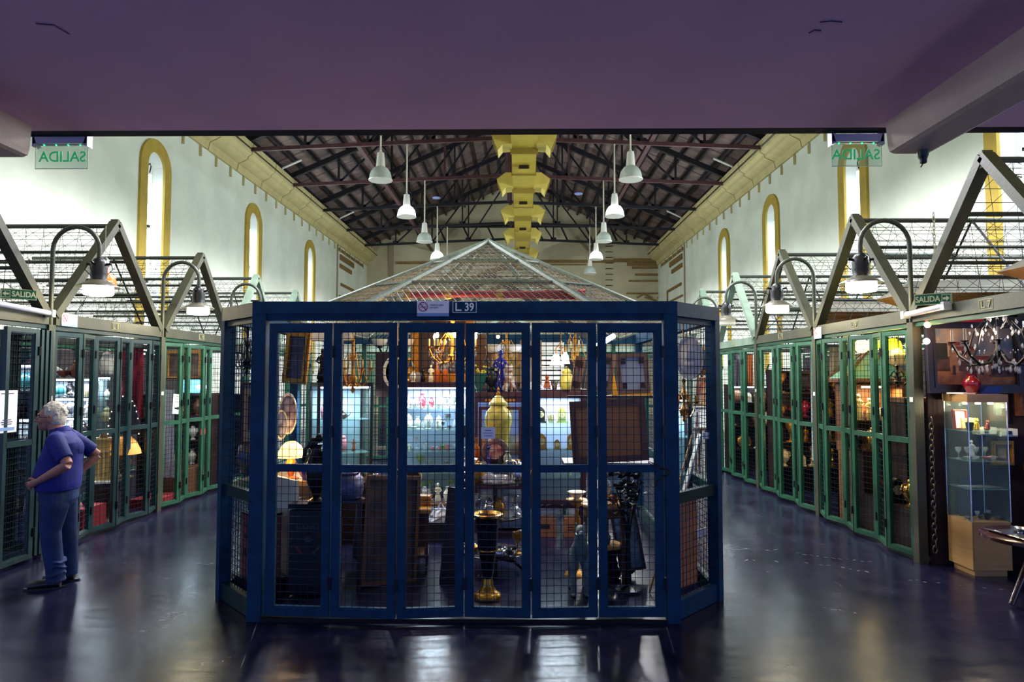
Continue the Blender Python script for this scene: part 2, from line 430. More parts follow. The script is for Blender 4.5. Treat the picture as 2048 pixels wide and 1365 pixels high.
# roof: separate sheets between purlins
roofm = mat('roof_sheet', (138, 116, 108), .9, noise=.35, scale=2, bump=.2, bscale=9, col2=(104, 88, 86))
roof = thing('roof', None, None); roof['kind'] = 'structure'
TR = [11.2, 14.6, 18.0, 21.4, 24.7, 28.1, 31.4]
NR = 8
slope = [(XL-.25, 8.28), (RX, RZ)], [(XR+.25, 8.28), (RX, RZ)]
for si, (a, b) in enumerate(slope):
    a = Vector((a[0], 0, a[1])); b = Vector((b[0], 0, b[1]))
    base = None
    for r in range(NR):
        p = a.lerp(b, r/NR+.002); q = a.lerp(b, (r+1)/NR-.002)
        y = 9.5
        mb = MB().add([(p.x, 0, p.z), (q.x, 0, q.z), (q.x, 1.1, q.z), (p.x, 1.1, p.z), (p.x, 0, p.z+.05), (q.x, 0, q.z+.05), (q.x, 1.1, q.z+.05), (p.x, 1.1, p.z+.05)],
                      [(0,1,2,3),(4,7,6,5),(0,4,5,1),(1,5,6,2),(2,6,7,3),(3,7,4,0)])
        o = mb.build('roof_sheet', roofm, roof, fix=True); o.location = (0, 9.4, 0)
        i = 1
        while 9.4+i*1.13 < YF:
            c = o.copy(); C.objects.link(c); c.parent = roof; c.location = (0, 9.4+i*1.13, (0 if i % 2 else -.012)); i += 1
        pu = a.lerp(b, (r+.5)/NR); MB().box(pu.x-.035, 9.4, pu.z-.16, pu.x+.035, YF, pu.z-.02).build('purlin', roofsteel, roof)
        pu = a.lerp(b, (r+1)/NR); MB().box(pu.x-.03, 9.4, pu.z-.13, pu.x+.03, YF, pu.z-.02).build('purlin', roofsteel, roof)
# roof above the sheets, closes the hall against the sky
MB().add([(XL-.4, 4.3, 8.3), (RX, 4.3, RZ+.2), (RX, YF+.2, RZ+.2), (XL-.4, YF+.2, 8.3)], [(0,1,2,3)]).build('roof_cover', roofsteel, roof)
MB().add([(XR+.4, 4.3, 8.3), (RX, 4.3, RZ+.2), (RX, YF+.2, RZ+.2), (XR+.4, YF+.2, 8.3)], [(0,1,2,3)]).build('roof_cover', roofsteel, roof)
wf = MB().add([(XL-.4, 4.45, 3.6), (XR+.4, 4.45, 3.6), (XR+.4, 4.45, 8.3), (RX, 4.45, RZ+.2), (XL-.4, 4.45, 8.3)], [(0,1,2,3,4)]).build('wall_front', farm); tag(wf, kind='structure')
light('AREA', (-.3, 20, 11.2), 60, (1, .85, .75), 9, size_y=24, rot=(0, 0, 0)) if False else None

# trusses
lab_t = ['nearest', 'second', 'third', 'fourth', 'fifth', 'sixth', 'rearmost']
for ti, ty in enumerate(TR):
    m2 = maroon if ti < 4 else roofsteel
    t = thing('roof_truss', 'steel roof truss across the hall, %s from the front edge' % lab_t[ti], 'truss', (0, ty, 0), group='steel roof trusses')
    hx = 7.05
    def ch(x): return 7.95+.30*(1-abs(x-RX)/hx)      # bottom chord height
    def rf(x): return 8.12+(RZ-.30-8.12)*(1-abs(x-RX)/hx)
    MB().bar((RX-hx, 0, 7.95), (RX, 0, 8.25), .07, .10).bar((RX, 0, 8.25), (RX+hx, 0, 7.95), .07, .10).build('bottom_chord', m2, t)
    for s in (-1, 1): MB().bar((RX+s*hx*1.02, 0, rf(RX+hx)-.02), (RX, 0, RZ-.30), .12, .16).build('rafter', roofsteel, t)
    xs = [.28, .52, .76]
    MB().bar((RX, 0, 8.25), (RX, 0, RZ-.35), .10, .10).build('king_post', maroon, t)
    for s in (-1, 1):
        px = RX+s*hx*.02
        for i, u in enumerate(xs):
            x = RX+s*hx*u
            MB().bar((x, 0, ch(x)), (x, 0, rf(x)), .06, .06).build('web_post', m2 if i == 0 else roofsteel, t)
            xn = RX+s*hx*([0]+xs)[i]
            MB().bar((x, 0, ch(x)), (xn, 0, rf(xn)), .05, .06).build('web_diagonal', roofsteel, t)
            MB().cbox(x, 0, ch(x)+.07, .26, .05, .14).build('gusset_plate', roofsteel, t)
for x, nm in ((-4.4, 'left'), (3.5, 'right')):
    tag(MB().bar((x, 9.5, 8.16), (x, 33.8, 8.16), .12, .10).build('longitudinal_tie', maroon), 'maroon steel tie running lengthwise under the roof, %s of the duct' % nm, 'beam')
for x, nm in ((-6.3, 'left'), (5.4, 'right')):
    for j in range(5):
        pass
# far lattice beam
t = thing('lattice_beam', 'dark lattice beam in front of the far wall under the roof', 'beam', (0, 33.2, 0))
a = W(700, 448, 33.2); b = W(1345, 455, 33.2)
MB().bar((XL+.8, 0, 9.25), (XR-.8, 0, 9.25), .12, .14).build('top_chord', roofsteel, t)
for i in range(9):
    x = -5.2+i*1.2; MB().bar((x, 0, 9.25), (x+.35, 0, 8.5), .08, .08).build('strut', roofsteel, t)
# small white conduit stubs under the eaves
for k, (x, y, s) in enumerate(((XL+.6, 20.4, 1), (XR-.6, 20.4, -1), (XL+.6, 27, 1), (XR-.6, 27, -1))):
    tag(MB().tube([(x-s*.12, y, 8.11), (x-s*.12, y, 8.2), (x+s*.4, y+.15, 8.50)], .035, 6).build('tube_fitting', white), 'white tube fitting sloping up under the %s eave, %s of the two' % (('left', 'right')[k % 2], ('nearer', 'farther')[k//2]), 'tube')
tag(MB().ball((0,0,0), .17, .17, .04).build('skylight', mat('skylight', (120,130,180), emit=(150,160,220), es=.3), loc=W(873, 396, 26.6)), 'small bluish skylight in the left roof slope', 'skylight')
tag(MB().ball((0,0,0), .17, .17, .04).build('skylight', MATS['skylight'], loc=W(1157, 388, 26.6)), 'small bluish skylight in the right roof slope', 'skylight')

# duct
ductm = mat('yellow_duct', (196, 172, 62), .55, noise=.12, scale=4); ductd = mat('duct_joint', (150, 126, 50), .6)
D = thing('air_duct', 'long yellow ventilation duct hanging under the ridge of the roof', 'duct', (.1, 0, 7.15))
segs = []
y = 12.2; i = 0
while y < 31.5:
    h = .0 if i % 2 == 0 else -.10
    L = 1.7
    wj = .30-.0035*i
    mb = MB().add([(-wj, y, h), (wj, y, h), (wj, y, .55), (-wj, y, .55), (-wj, y+L-.03, -.10-h), (wj, y+L-.03, -.10-h), (wj, y+L-.03, .55), (-wj, y+L-.03, .55)],
                  [(0,1,2,3),(7,6,5,4),(0,4,5,1),(1,5,6,2),(2,6,7,3),(3,7,4,0)])
    mb.build('duct_section', ductm, D, fix=True)
    MB().cbox(0, y+L-.015, .22, 2*wj+.05, .035, .72).build('flange', ductd, D)
    y += L; i += 1
for k, yy in enumerate((15.5, 19.0, 22.6, 26.1, 30.0)):
    for s in (-1, 1):
        # elbow outlet: box going out then bending down
        pts = [(.28, .0, .42), (.50, .0, .44), (.68, -.10, .34)]
        mb = MB(); prof = [((.28, .38), (.28, -.02)), ((.50, .38), (.50, -.04)), ((.74, .20), (.60, -.17))]
        rings = []
        for (ox, oz), (ix, iz) in prof: rings.append([(s*ox, yy-.28, oz), (s*ox, yy+.28, oz), (s*ix, yy+.28, iz), (s*ix, yy-.28, iz)])
        mb.loft(rings).build('outlet', mat('outlet_yellow', (226, 206, 104), .5, noise=.1, scale=4), D, fix=True)
        g = MB(); 
        for j in range(6): g.bar((s*.612+s*.024*j, yy-.26, -.15+.062*j), (s*.612+s*.024*j, yy+.26, -.15+.062*j), .012, .03)
        g.build('outlet_grille', ductd, D)
    MB().cbox(0, yy+1.2, -.12, .30, .22, .12).build('hatch', ductm, D)
    MB().cbox(0, yy+1.08, -.13, .24, .02, .09).build('hatch_opening', black, D)
for yy in TR[:6]: MB().bar((-.2, yy, .55), (-.2, yy, 1.1), .02).bar((.2, yy, .55), (.2, yy, 1.1), .02).build('hanger', roofsteel, D)

# pendant bell lamps
bellc = mat('bell_glass_off', (216, 226, 216), .3, alpha=.62)
def pendant(x, y, top, lit, label, zb=6.12):
    t = thing('pendant_lamp', label, 'lamp', (x, y, zb), group='bell-shaped hall pendants')
    prof = [(.25, 0), (.245, .03), (.235, .10), (.21, .18), (.16, .25), (.10, .29), (.09, .30)]
    MB().lathe(prof, 20).build('bell_shade', BULB_E if lit else bellc, t, smooth=True)
    MB().lathe([(.255, -.012), (.262, .0), (.255, .015)], 20).build('rim', white, t)
    MB().lathe([(.105, .29), (.10, .32), (.085, .52), (.075, .60), (.03, .62), (.025, .66)], 16).build('lamp_neck', white, t, smooth=True)
    MB().tube([(0, 0, .64), (0, 0, top-zb)], .022, 6).build('rod', mat('pale_rod', (205, 200, 180)), t)
    MB().tube([(0.09, 0, .5), (.13, 0, .62), (.02, 0, .74)], .008, 5).build('lamp_cable', blackm, t)
    if lit:
        light('SPOT', (x, y, zb-.04), 1450, (.95, .96, 1.0), .2, rot=(0, 0, 0), spot=2.95, blend=.4, name='pendant_light')
    return t
nth = ['nearest visible', 'second', 'third', 'fourth', 'farthest']
for x0, x1, sd in ((-3.03, -3.02, 'left'), (2.4, 2.9, 'right')):
    for i in range(5):
        yy = (14.6, 18.0, 21.4, 24.7, 28.1)[i]; xx = x0+(x1-x0)*i/4; lit = i in (1, 3)
        pendant(xx, yy, 8.1, lit, '%s bell pendant lamp, %s in the %s row under the roof' % ('lit white' if lit else 'unlit glass', nth[i], sd))
    light('SPOT', (x0, 11.2, 6.08), 1450, (.95, .96, 1.0), .2, spot=2.95, blend=.4, name='pendant_light')
    light('SPOT', (x0, 7.9, 6.08), 450, (.95, .96, 1.0), .2, spot=2.95, blend=.4, name='pendant_light')

# ================================================================ front slab
slabm = mat('slab_plaster', (236, 190, 226), .9, noise=.06, scale=2, bump=.3, bscale=90)
sb = MB().box(-7.6, -7, 3.438, 7.2, 4.3, 3.75).build('ceiling', slabm); tag(sb, kind='structure')
eb = MB().box(-7.6, 4.302, 3.443, 7.2, 4.42, 3.50).build('trim_3', mat('edge_steel', (14, 20, 48), .8, spec=.1)); tag(eb, kind='structure')
beamm = mat('beam_plaster', (196, 178, 166), .9, noise=.1, scale=3, bump=.3, bscale=80)
def cbeam(name, x0, x1):
    r = .05; z0, z1 = 3.24, 3.44
    prof = [(x0, z1), (x0+.01, z0+r), (x0+r*.4, z0+.012), (x0+r, z0), (x1-r, z0), (x1-r*.4, z0+.012), (x1-.01, z0+r), (x1, z1)]
    o = MB().prism(prof, -7, 4.22).build(name, beamm, fix=True); tag(o, kind='structure')
    o = bpy.data.objects[o.name]
a = W(1771, 250, 4.22); b = W(1868, 308, 4.22); cbeam('trim_4', a.x, b.x)
a2 = W(64, 250, 4.22); cbeam('trim_5', a2.x-.30, a2.x)
for k, (x, y, nm) in enumerate(((100, 50, 'left'), (1650, 50, 'right'))):
    p = W(x, y, 3.1); 
    d = 1.57/((682.5-y+0)/F) if 0 else None
# hairline cracks in the slab plaster
crm = mat('crack', (60, 48, 66), .9)
def slabpt(px, py):
    v = RM @ Vector(((px-1024)/F, -(py-682.5)/F, -1.0)); t = (3.437-CAMZ)/v.z; return Vector((v.x*t, v.y*t, 3.437))
for pts in ([(72, 47), (108, 50), (138, 68)], [(1640, 44), (1662, 42), (1684, 44)], [(1618, 66), (1630, 60), (1642, 62)]):
    o = MB().tube([slabpt(*p) for p in pts], .003, 4).build('plaster_crack', crm, sb)
# ================================================================ market stalls
def door_leaf(parent, p, q, z0, z1, m, wm, zmid, fw=.045, sp=.06, hinge=True, name='folding_door'):
    """framed mesh leaf from p to q (x,y local)"""
    L = math.hypot(q[0]-p[0], q[1]-p[1]); a = math.atan2(q[1]-p[1], q[0]-p[0])
    mb = MB(); g = .006
    frame_rect(mb, g, z0, L-g, z1, fw, -.018, .018)
    mb.box(fw, -.018, zmid-.028, L-fw, .018, zmid+.028)
    frame_rect(mb, fw, z0+fw, L-fw, z1-fw, .010, -.008, .024)
    o = mb.build(name, m, parent, loc=(p[0], p[1], 0), rot=(0, 0, a))
    w = grid(MB(), fw, z0+fw, L-fw, z1-fw, .0, sp, .0026)
    wo = w.build('wire_mesh', wm, o); wo['kind'] = 'stuff'
    if hinge:
        for z in (z0+.25, (z0+z1)/2+.28, z1-.22):
            MB().tube([(L, -.024, z-.045), (L, -.024, z+.045)], .014, 6).build('hinge', blackm, o)
    return o

def roof_prism(parent, x0, x1, depth, zb, zt, rail, wr_, pm):
    """gable roof whose ridge runs into the stall (local y); wires on both slopes"""
    xm = (x0+x1)/2
    for s, xe in ((0, x0), (1, x1)):
        p = Vector((xe, 0, zb)); q = Vector((xm, 0, zt)); mb = MB(); Ls = (q-p).length
        n = int(Ls/.13)
        for i in range(1, n):
            c = p.lerp(q, i/n); mb.wirebar((c.x, .05, c.z), (c.x, depth, c.z), .004)
        k = int(depth/.22); off = .36
        for i in range(-3, k+1):
            y0 = i*.22
            for dirn in (1, -1):
                ya, yb = (y0, y0+.9) if dirn > 0 else (y0+.9, y0)
                ta, tb = 0, 1
                # clip to [0,depth]
                def at(t): return ya+(yb-ya)*t
                ts = sorted([max(0, min(1, (v-ya)/(yb-ya))) for v in (0, depth)])
                if ts[1]-ts[0] < .05: continue
                A = p.lerp(q, ts[0]); B = p.lerp(q, ts[1])
                mb.wirebar((A.x, at(ts[0]), A.z), (B.x, at(ts[1]), B.z), .0028)
        o = mb.build('roof_mesh', wr_, parent); o['kind'] = 'stuff'
        for u in (.36, .68):
            c = p.lerp(q, u); MB().tube([(c.x, .05, c.z), (c.x, depth, c.z)], .02, 6).build('roof_rod', pm, parent)
        c = depth*.52      # inner rafter rods
        MB().tube([(p.x, c, p.z), (q.x, c, q.z)], .014, 6).build('rafter_rod', blackm, parent)
    MB().tube([(xm, 0, zt), (xm, depth, zt)], .028, 8).build('ridge_pipe', pipeD, parent)

def stall(loc, rz, L, label, number, dm, pm, depth=2.65, doors=6, opens=False, zb=2.46, za=3.74, group=None, amp=.09, back=True, numcol=None, top=None, posts=None):
    t = thing('market_stall', label, 'market stall', loc, rz, group)
    top = top or pm
    for x in (posts or (0, L)):
        MB().cbox(x, 0, 1.2, .10, .09, 2.4).build('post', top, t)
    MB().box(.055, -.045, 2.40, L-.055, .045, 2.53).build('beam', top, t)
    MB().box(.05, -.02, 2.355, L-.05, .03, 2.395).build('header_rail', dm, t)
    MB().box(0, depth-.05, 2.40, L, depth, 2.50).build('rear_beam', pipeD, t)
    for x in (0.05, L-.05): MB().box(x-.03, 0, 2.42, x+.03, depth, 2.50).build('side_beam', pipeD, t)
    xm = L/2
    for x in (.06, L-.06): MB().bar((x, 0, 2.50), (xm+(.03 if x < xm else -.03)*0, 0, za), .085, .11, up=(0, 1, 0)).build('gable_rail', top, t)
    MB().prism([(xm-.075, za-.10), (xm+.075, za-.10), (xm+.02, za+.05), (xm-.02, za+.05)], -.045, .045).build('apex_cap', top, t, fix=True)
    roof_prism(t, .06, L-.06, depth, 2.5, za-.03, None, wire, pipeD)
    if back:
        for x in (0.0,):      # side screen between neighbouring stalls
            g = grid(MB(), 0, .1, depth, 2.38, 0, .12, .003)
            o = g.build('side_screen', wire, t, loc=(x, 0, 0), rot=(0, 0, PI/2)); o['kind'] = 'stuff'
        mb = frame_rect(MB(), 0, 0.05, L, 2.38, .05, -.02, .02); mb.build('back_frame', dm, t, loc=(0, depth, 0))
        MB().box(.05, depth-.012, .06, L-.05, depth, 2.3).build('back_panel', mat('back_board', (52, 44, 46), .8, noise=.3), t)
    if doors:
        w = (L-.10)/doors; x = .05
        for i in range(doors):
            y0 = 0 if i % 2 == 0 else -amp; y1 = -amp if i % 2 == 0 else 0
            door_leaf(t, (x+i*w, y0-.01), (x+(i+1)*w, y1-.01), .05, 2.33, dm, navywire, 1.2)
        MB().box(.05, -.012, 0.0, L-.05, .03, .035).build('sill', blackm, t)
    if number:
        nx = L*.5
        fr = frame_rect(MB(), -.085, -.045, .085, .045, .006, -.001, .001)
        pl = fr.build('number_frame', mat('number_paint', (150, 146, 100), .6), t, loc=(nx, -.047, 2.465))
        text(number, 'stall_number', MATS['number_paint'], .085, pl, (0, -.001, -.002), bold=.0015)
    return t

def gooseneck(base, ang, label, lit, group='gooseneck lamps on the stall posts', bowl=None):
    """pole clamped to a post, arm curling over towards the aisle; ang = direction of the arm"""
    t = thing('gooseneck_lamp', label, 'lamp', base, ang, group)
    r = .25; zt = 3.20; pts = [(0, 0, 1.64), (0, 0, 2.4), (0, 0, zt)]
    for i in range(1, 13):
        a = PI-PI*i/12; pts.append((r+r*math.cos(a), 0, zt+r*math.sin(a)))
    pts.append((2*r, 0, 3.08))
    MB().tube(pts, .024, 10).build('pole', lamppole, t, smooth=True)
    MB().cbox(0, 0, 1.62, .06, .06, .05).build('pole_clamp', white, t)
    MB().lathe([(.02, 3.12), (.05, 3.10), (.075, 3.07), (.085, 3.0), (.08, 2.97), (.085, 2.93), (.075, 2.88), (.09, 2.86)], 14, at=(2*r, 0, 0)).build('lamp_head', black, t, smooth=True)
    for a in (0, PI/2, PI, 3*PI/2): 
        mb = MB()
        mb.tube([(2*r+.07*math.cos(a), .07*math.sin(a), 3.04), (2*r+.13*math.cos(a), .13*math.sin(a), 3.05)], .014, 6)
        mb.tube([(2*r+.13*math.cos(a), .13*math.sin(a), 3.05), (2*r+.15*math.cos(a), .15*math.sin(a), 2.99), (2*r+.10*math.cos(a), .10*math.sin(a), 2.94)], .005, 4)
        mb.build('clamp_knob', blackm, t)
    MB().lathe([(.09, 2.875), (.13, 2.85), (.205, 2.81), (.21, 2.80), (.12, 2.835), (.08, 2.86)], 22, at=(2*r, 0, 0)).build('reflector', mat('enamel_shade', (96, 92, 78), .35), t, smooth=True)
    MB().lathe([(.12, 2.84), (.145, 2.82), (.15, 2.735), (.135, 2.715), (.02, 2.71)], 20, at=(2*r, 0, 0)).build('glass_bowl', OPAL_E if lit else OPAL_D, t, smooth=True)
    if lit:
        p = Matrix.Rotation(ang, 4, 'Z') @ Vector((2*r, 0, 0)); light('POINT', (base[0]+p.x, base[1]+p.y, 2.66), 26, (1, .86, .52), .1, name='lamp_light')
    return t

LX, RXX = -5.0, 4.0
LP = [4.86, 7.16, 9.42, 11.67, 13.93, 16.2]      # left posts
RP = [4.67, 6.96, 9.24, 11.52, 13.80, 16.1]
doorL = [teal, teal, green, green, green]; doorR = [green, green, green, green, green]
namesL = ['open stall at the left edge with folded doors, paper notice on its mesh',
          'closed stall behind the man, mesh doors over glass shelves of china',
          'closed stall with a white dress and papers hanging behind its mesh doors, left side',
          'fourth stall of the left row, mostly hidden behind the central kiosk',
          'farthest stall of the left row, beyond the central kiosk']
numL = [None, 'L. 8', 'L. 10', 'L. 12', None]
for i in range(5):
    L = LP[i+1]-LP[i]
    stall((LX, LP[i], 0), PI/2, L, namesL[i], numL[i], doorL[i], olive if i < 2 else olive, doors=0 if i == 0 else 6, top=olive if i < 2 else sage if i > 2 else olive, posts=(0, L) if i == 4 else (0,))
namesR = ['open stall numbered L. 7 at the right edge, paintings and a crystal chandelier inside',
          'closed stall numbered L. 9 with glowing lamps behind its green mesh doors',
          'closed stall numbered L. 11, dark inside, green mesh doors, right side',
          'closed stall numbered L. 13 at the far end of the right row',
          'farthest gabled stall frame of the right row']
numR = ['L. 7', 'L. 9', 'L. 11', 'L. 13', None]
for i in range(5):
    L = RP[i+1]-RP[i]
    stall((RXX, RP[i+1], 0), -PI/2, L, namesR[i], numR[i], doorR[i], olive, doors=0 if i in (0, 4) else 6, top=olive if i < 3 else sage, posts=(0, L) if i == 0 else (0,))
for k, (i, lit, lb) in enumerate(((1, True, 'lit gooseneck lamp above the man, nearest on the left row of stalls'), (2, True, 'lit gooseneck lamp on the second left post, over the white dress stall'),
                    (3, False, 'gooseneck lamp on the third left post, arch just above the kiosk corner'))):
    gooseneck((LX+.02, LP[i], 0), 0, lb, lit)
for k, (i, lit, lb) in enumerate(((1, True, 'lit gooseneck lamp nearest on the right row, beside the exit sign'), (2, True, 'lit gooseneck lamp between stalls L. 9 and L. 11'),
                    (3, False, 'dim gooseneck lamp between stalls L. 11 and L. 13'), (4, False, 'gooseneck lamp at the far end of the right row, behind the kiosk edge'))):
    gooseneck((RXX-.02, RP[i], 0), PI, lb, lit)
# row of stalls closing the hall behind the kiosk
for i in range(3):
    stall((-3.7+2.3*i, 15.2, 0), 0, 2.3, ['left', 'middle', 'right'][i]+' stall of the row that closes the hall behind the central kiosk', None, green, sage, doors=6, zb=2.4, za=3.3, group='stalls behind the central kiosk')
# folded stack of doors of the open left stall
fd = thing('folded_doors', 'stack of dark green mesh doors folded together beside the left post', 'doors', (LX+.02, 6.80, 0), PI/2)
for j in range(4):
    door_leaf(fd, (.06+.068*j, -.10-.0*j), (.075+.068*j, .30), .05, 2.33, teal, navywire, 1.2, hinge=(j == 0), name='door_leaf')
door_leaf(fd, (-.40, -.10), (.04, -.10), .05, 2.33, teal, navywire, 1.2, name='door_leaf')
sgn = tag(MB().cbox(0, 0, 0, .26, .004, .40).build('paper_notice', paper, loc=(LX+.135, 6.44, 1.52), rot=(0, 0, PI/2)), 'white paper notice taped to the mesh of the open left stall', 'notice')
for r_, zz in ((.9, .17), (.6, -.08), (.8, -.10), (.7, -.12)):
    MB().cbox(0, -.003, zz, .18*r_, .001, .008).build('print_line', mat('print_ink', (60, 60, 90), .8), sgn)
MB().cbox(0, -.003, -.165, .2, .001, .03).build('blue_band', mat('blue_ink', (130, 160, 210), .7), sgn)

# ---- signs
def exit_sign(px0, py0, px1, py1, d, arrow, rz, label):
    a = W(px0, py0, d); b = W(px1, py1, d); w = .30; h = .105
    c = (a+b)/2
    t = thing('exit_sign', label, 'exit sign', c, rz)
    MB().cbox(0, 0, 0, w, .008, h).build('plate', mat('sign_border', (205, 210, 160), .5), t)
    MB().cbox(0, -.005, 0, w-.014, .004, h-.014).build('green_field', mat('sign_green', (20, 100, 70), .5), t)
    s = -1 if arrow < 0 else 1
    text('SALIDA', 'lettering', mat('sign_letter', (222, 226, 180), .5), .075, t, (-s*.042, -.0085, -.002), sx=.80, bold=.002)
    frame_rect(MB(), -.036, -.036, .036, .036, .004, -.0095, -.007).build('arrow_frame', MATS['sign_letter'], t, loc=(s*.105, 0, 0))
    MB().prism([(s*.026, 0), (s*.0, .026), (s*.0, .009), (-s*.026, .009), (-s*.026, -.009), (s*.0, -.009), (s*.0, -.026)], -.0095, -.007).build('arrow', MATS['sign_letter'], t, loc=(s*.105, 0, 0), fix=True)
    return t
exit_sign(8, 572, 67, 606, 6.78, -1, math.radians(38), 'green and cream exit sign with an arrow to the left, over the folded doors')
exit_sign(1842, 585, 1890, 612, 6.35, 1, math.radians(-38), 'green and cream exit sign with an arrow to the right, beside the number L. 7')
def emergency_light(p, q, label):
    t = thing('emergency_light', label, 'emergency light', p); q = q-p; z = Vector((0, 0, 0))
    MB().tube([z, q], .030, 10).build('diffuser', mat('frosted_plastic', (190, 190, 215), .25, coat=.5), t, smooth=True)
    d = q.normalized(); MB().bar(z-d*.02, z+d*.03, .075, .075).bar(q-d*.03, q+d*.02, .075, .075).build('end_cap', white, t)
emergency_light(Vector((LX+.10, 5.9, 2.55)), Vector((LX+.10, 7.05, 2.51)), 'long tubular emergency light on the beam of the open left stall')
emergency_light(Vector((RXX-.09, 6.95, 2.475)), Vector((RXX-.09, 6.28, 2.50)), 'white tubular emergency light under the exit sign by number L. 7')
def smoke_notice(loc, rz, w, h, label, small=True):
    t = thing('smoking_notice', label, 'notice', loc, rz)
    MB().cbox(0, 0, 0, w, .003, h).build('sheet', paper, t)
    MB().cbox(0, -.002, -h*.40, w, .002, h*.2).build('blue_band', MATS['blue_ink'], t)
    rr = h*.29; n = 20; ring = MB(); c = (-w*.31, -.004, h*.12)
    for i in range(n):
        a = 2*PI*i/n; b = 2*PI*(i+1)/n
        ring.bar((c[0]+rr*math.cos(a), c[1], c[2]+rr*math.sin(a)), (c[0]+rr*math.cos(b), c[1], c[2]+rr*math.sin(b)), .002, rr*.16, up=(math.cos(a), 0, math.sin(a)))
    ring.bar((c[0]-rr*.7, c[1], c[2]+rr*.7), (c[0]+rr*.7, c[1], c[2]-rr*.7), .002, rr*.22, up=(.7, 0, .7))
    ring.build('no_smoking_ring', mat('sign_red', (170, 40, 90), .6), t)
    MB().cbox(c[0], -.003, c[2]-rr*.1, rr*1.3, .002, rr*.14).build('cigarette', mat('print_grey', (90, 90, 120), .7), t)
    if small:
        text('ESPACIO LIBRE', 'lettering', MATS['print_grey'], h*.13, t, (w*.12, -.003, h*.22), ext=.0005)
        text('DE HUMO', 'lettering', MATS['print_grey'], h*.13, t, (w*.03, -.003, h*.06), ext=.0005)
    return t

# hanging glass exit signs under the slab
def glass_exit(px0, px1, pyt, pym, pyb, label):
    d = 4.50; a = W(px0, pyt, d); b = W(px1, pyb, d); m = W(px0, pym, d).z; cx = (a.x+b.x)/2; w = b.x-a.x
    t = thing('hanging_exit_sign', label, 'exit sign', (cx, d, a.z)); z = m-a.z; zb = b.z-a.z
    hm = mat('sign_housing', (186, 176, 200), .4, metal=.3)
    MB().box(-w/2+.005, -.03, z, w/2-.005, .03, z+.05).build('housing', hm, t)
    for s in (-1, 1):
        MB().prism([(s*w/2, z-.02), (s*(w/2-.03), z-.008), (s*(w/2-.012), z+.05), (s*(w/2-.035), z+.06), (s*(w/2-.01), z+.12), (s*w/2, z+.12)], -.03, .03).build('bracket', hm, t, fix=True)
    MB().box(-w/2+.008, -.003, zb, w/2-.008, .003, z).build('glass_plate', mat('sign_glass', (200, 232, 210), .08, alpha=.12), t)
    e = MB(); frame_rect(e, -w/2+.008, zb, w/2-.008, z, .003, -.0035, .0035); e.build('plate_edge', mat('plate_edge', (160, 180, 150), .4), t)
    text('SALIDA', 'lettering', mat('green_letter', (16, 176, 104), .5, emit=(16, 190, 110), es=.35), .10, t, (0, .006, (z+zb)/2+.0), rot=(PI/2, 0, PI), sx=.98, bold=.001)
    for i in range(4): MB().ball((-w*.33+i*w*.22, 0, z-.003), .006, n=6, m=4).build('led', mat('green_led', (40, 230, 150), emit=(40, 230, 150), es=4), t)
    MB().tube([(-w/2+.03, .0, z+.06), (0, .0, z+.05), (w/2-.03, 0, z+.06)], .003, 4).build('sign_cable', black, t)
glass_exit(71, 178, 262, 290, 338, 'glass exit sign with mirrored green letters hanging under the slab at the left beam')
glass_exit(1659, 1766, 262, 286, 333, 'glass exit sign with mirrored green letters hanging under the slab at the right beam')
dv = W(1846, 312, 4.15)
t = thing('smoke_detector', 'small dark device under the end of the right concrete beam', 'device', dv)
MB().lathe([(.035, .03), (.03, .0), (.022, -.02), (.02, -.045), (.008, -.05)], 10).build('body', black, t); MB().tube([(0, 0, -.045), (-.015, 0, -.07)], .004, 5).build('probe', black, t)

# hexagonal canvas canopies over the right stalls and things hung in roofs
bronzecl = mat('bronze_cloth', (150, 104, 58), .7, noise=.2, scale=3); greycl = mat('grey_cloth', (120, 116, 104), .8, noise=.2, scale=3)
for k, (y0, y1, x0, lb) in enumerate(((5.2, 6.6, 4.35, 'near'), (7.5, 8.8, 4.4, 'middle'), (9.8, 11.0, 4.4, 'far'))):
    t = thing('fabric_canopy', '%s grey and bronze fabric canopy inside a right-hand stall roof' % lb, 'canopy', (x0, (y0+y1)/2, 2.72)); h = (y1-y0)/2
    ring = lambda x, w, z: [(x, -w, z), (x, w, z)]
    MB().add([(0, -h*.5, .08), (2.2, -h, .08), (2.2, h, .08), (0, h*.5, .08), (.25, 0, .27), (2.2, 0, .33)], [(0, 4, 5, 1), (4, 3, 2, 5), (0, 3, 4)]).build('canopy_top', greycl, t)
    MB().add([(0, -h*.5, .08), (2.2, -h, .08), (2.2, h, .08), (0, h*.5, .08), (.35, -h*.3, -.06), (2.2, -h*.7, -.06), (2.2, h*.7, -.06), (.35, h*.3, -.06)],
             [(0, 1, 5, 4), (2, 3, 7, 6), (3, 0, 4, 7), (4, 5, 6, 7)]).build('canopy_skirt', bronzecl, t)
def hang_chain(p, n, label, step=.045, r=.012):
    t = thing('hanging_chain', label, 'chain', p); mb = MB()
    for i in range(n):
        pts = []
        for j in range(9):
            a = 2*PI*j/8; u = r*math.cos(a); v = -i*step+step*.72*math.sin(a)
            pts.append((u, 0, v) if i % 2 else (0, u, v))
        mb.tube(pts, .0045, 4, cap=False)
    mb.build('chain_links', mat('chain_steel', (140, 132, 112), .35, metal=.8), t); return t
hang_chain(Vector((4.35, 7.15, 3.55)), 14, 'steel chain hanging from the roof of stall L. 9')
hang_chain(W(1862, 842, 6.885), 24, 'heavy steel chain hanging beside the glass tower of stall L. 7', .055, .022)
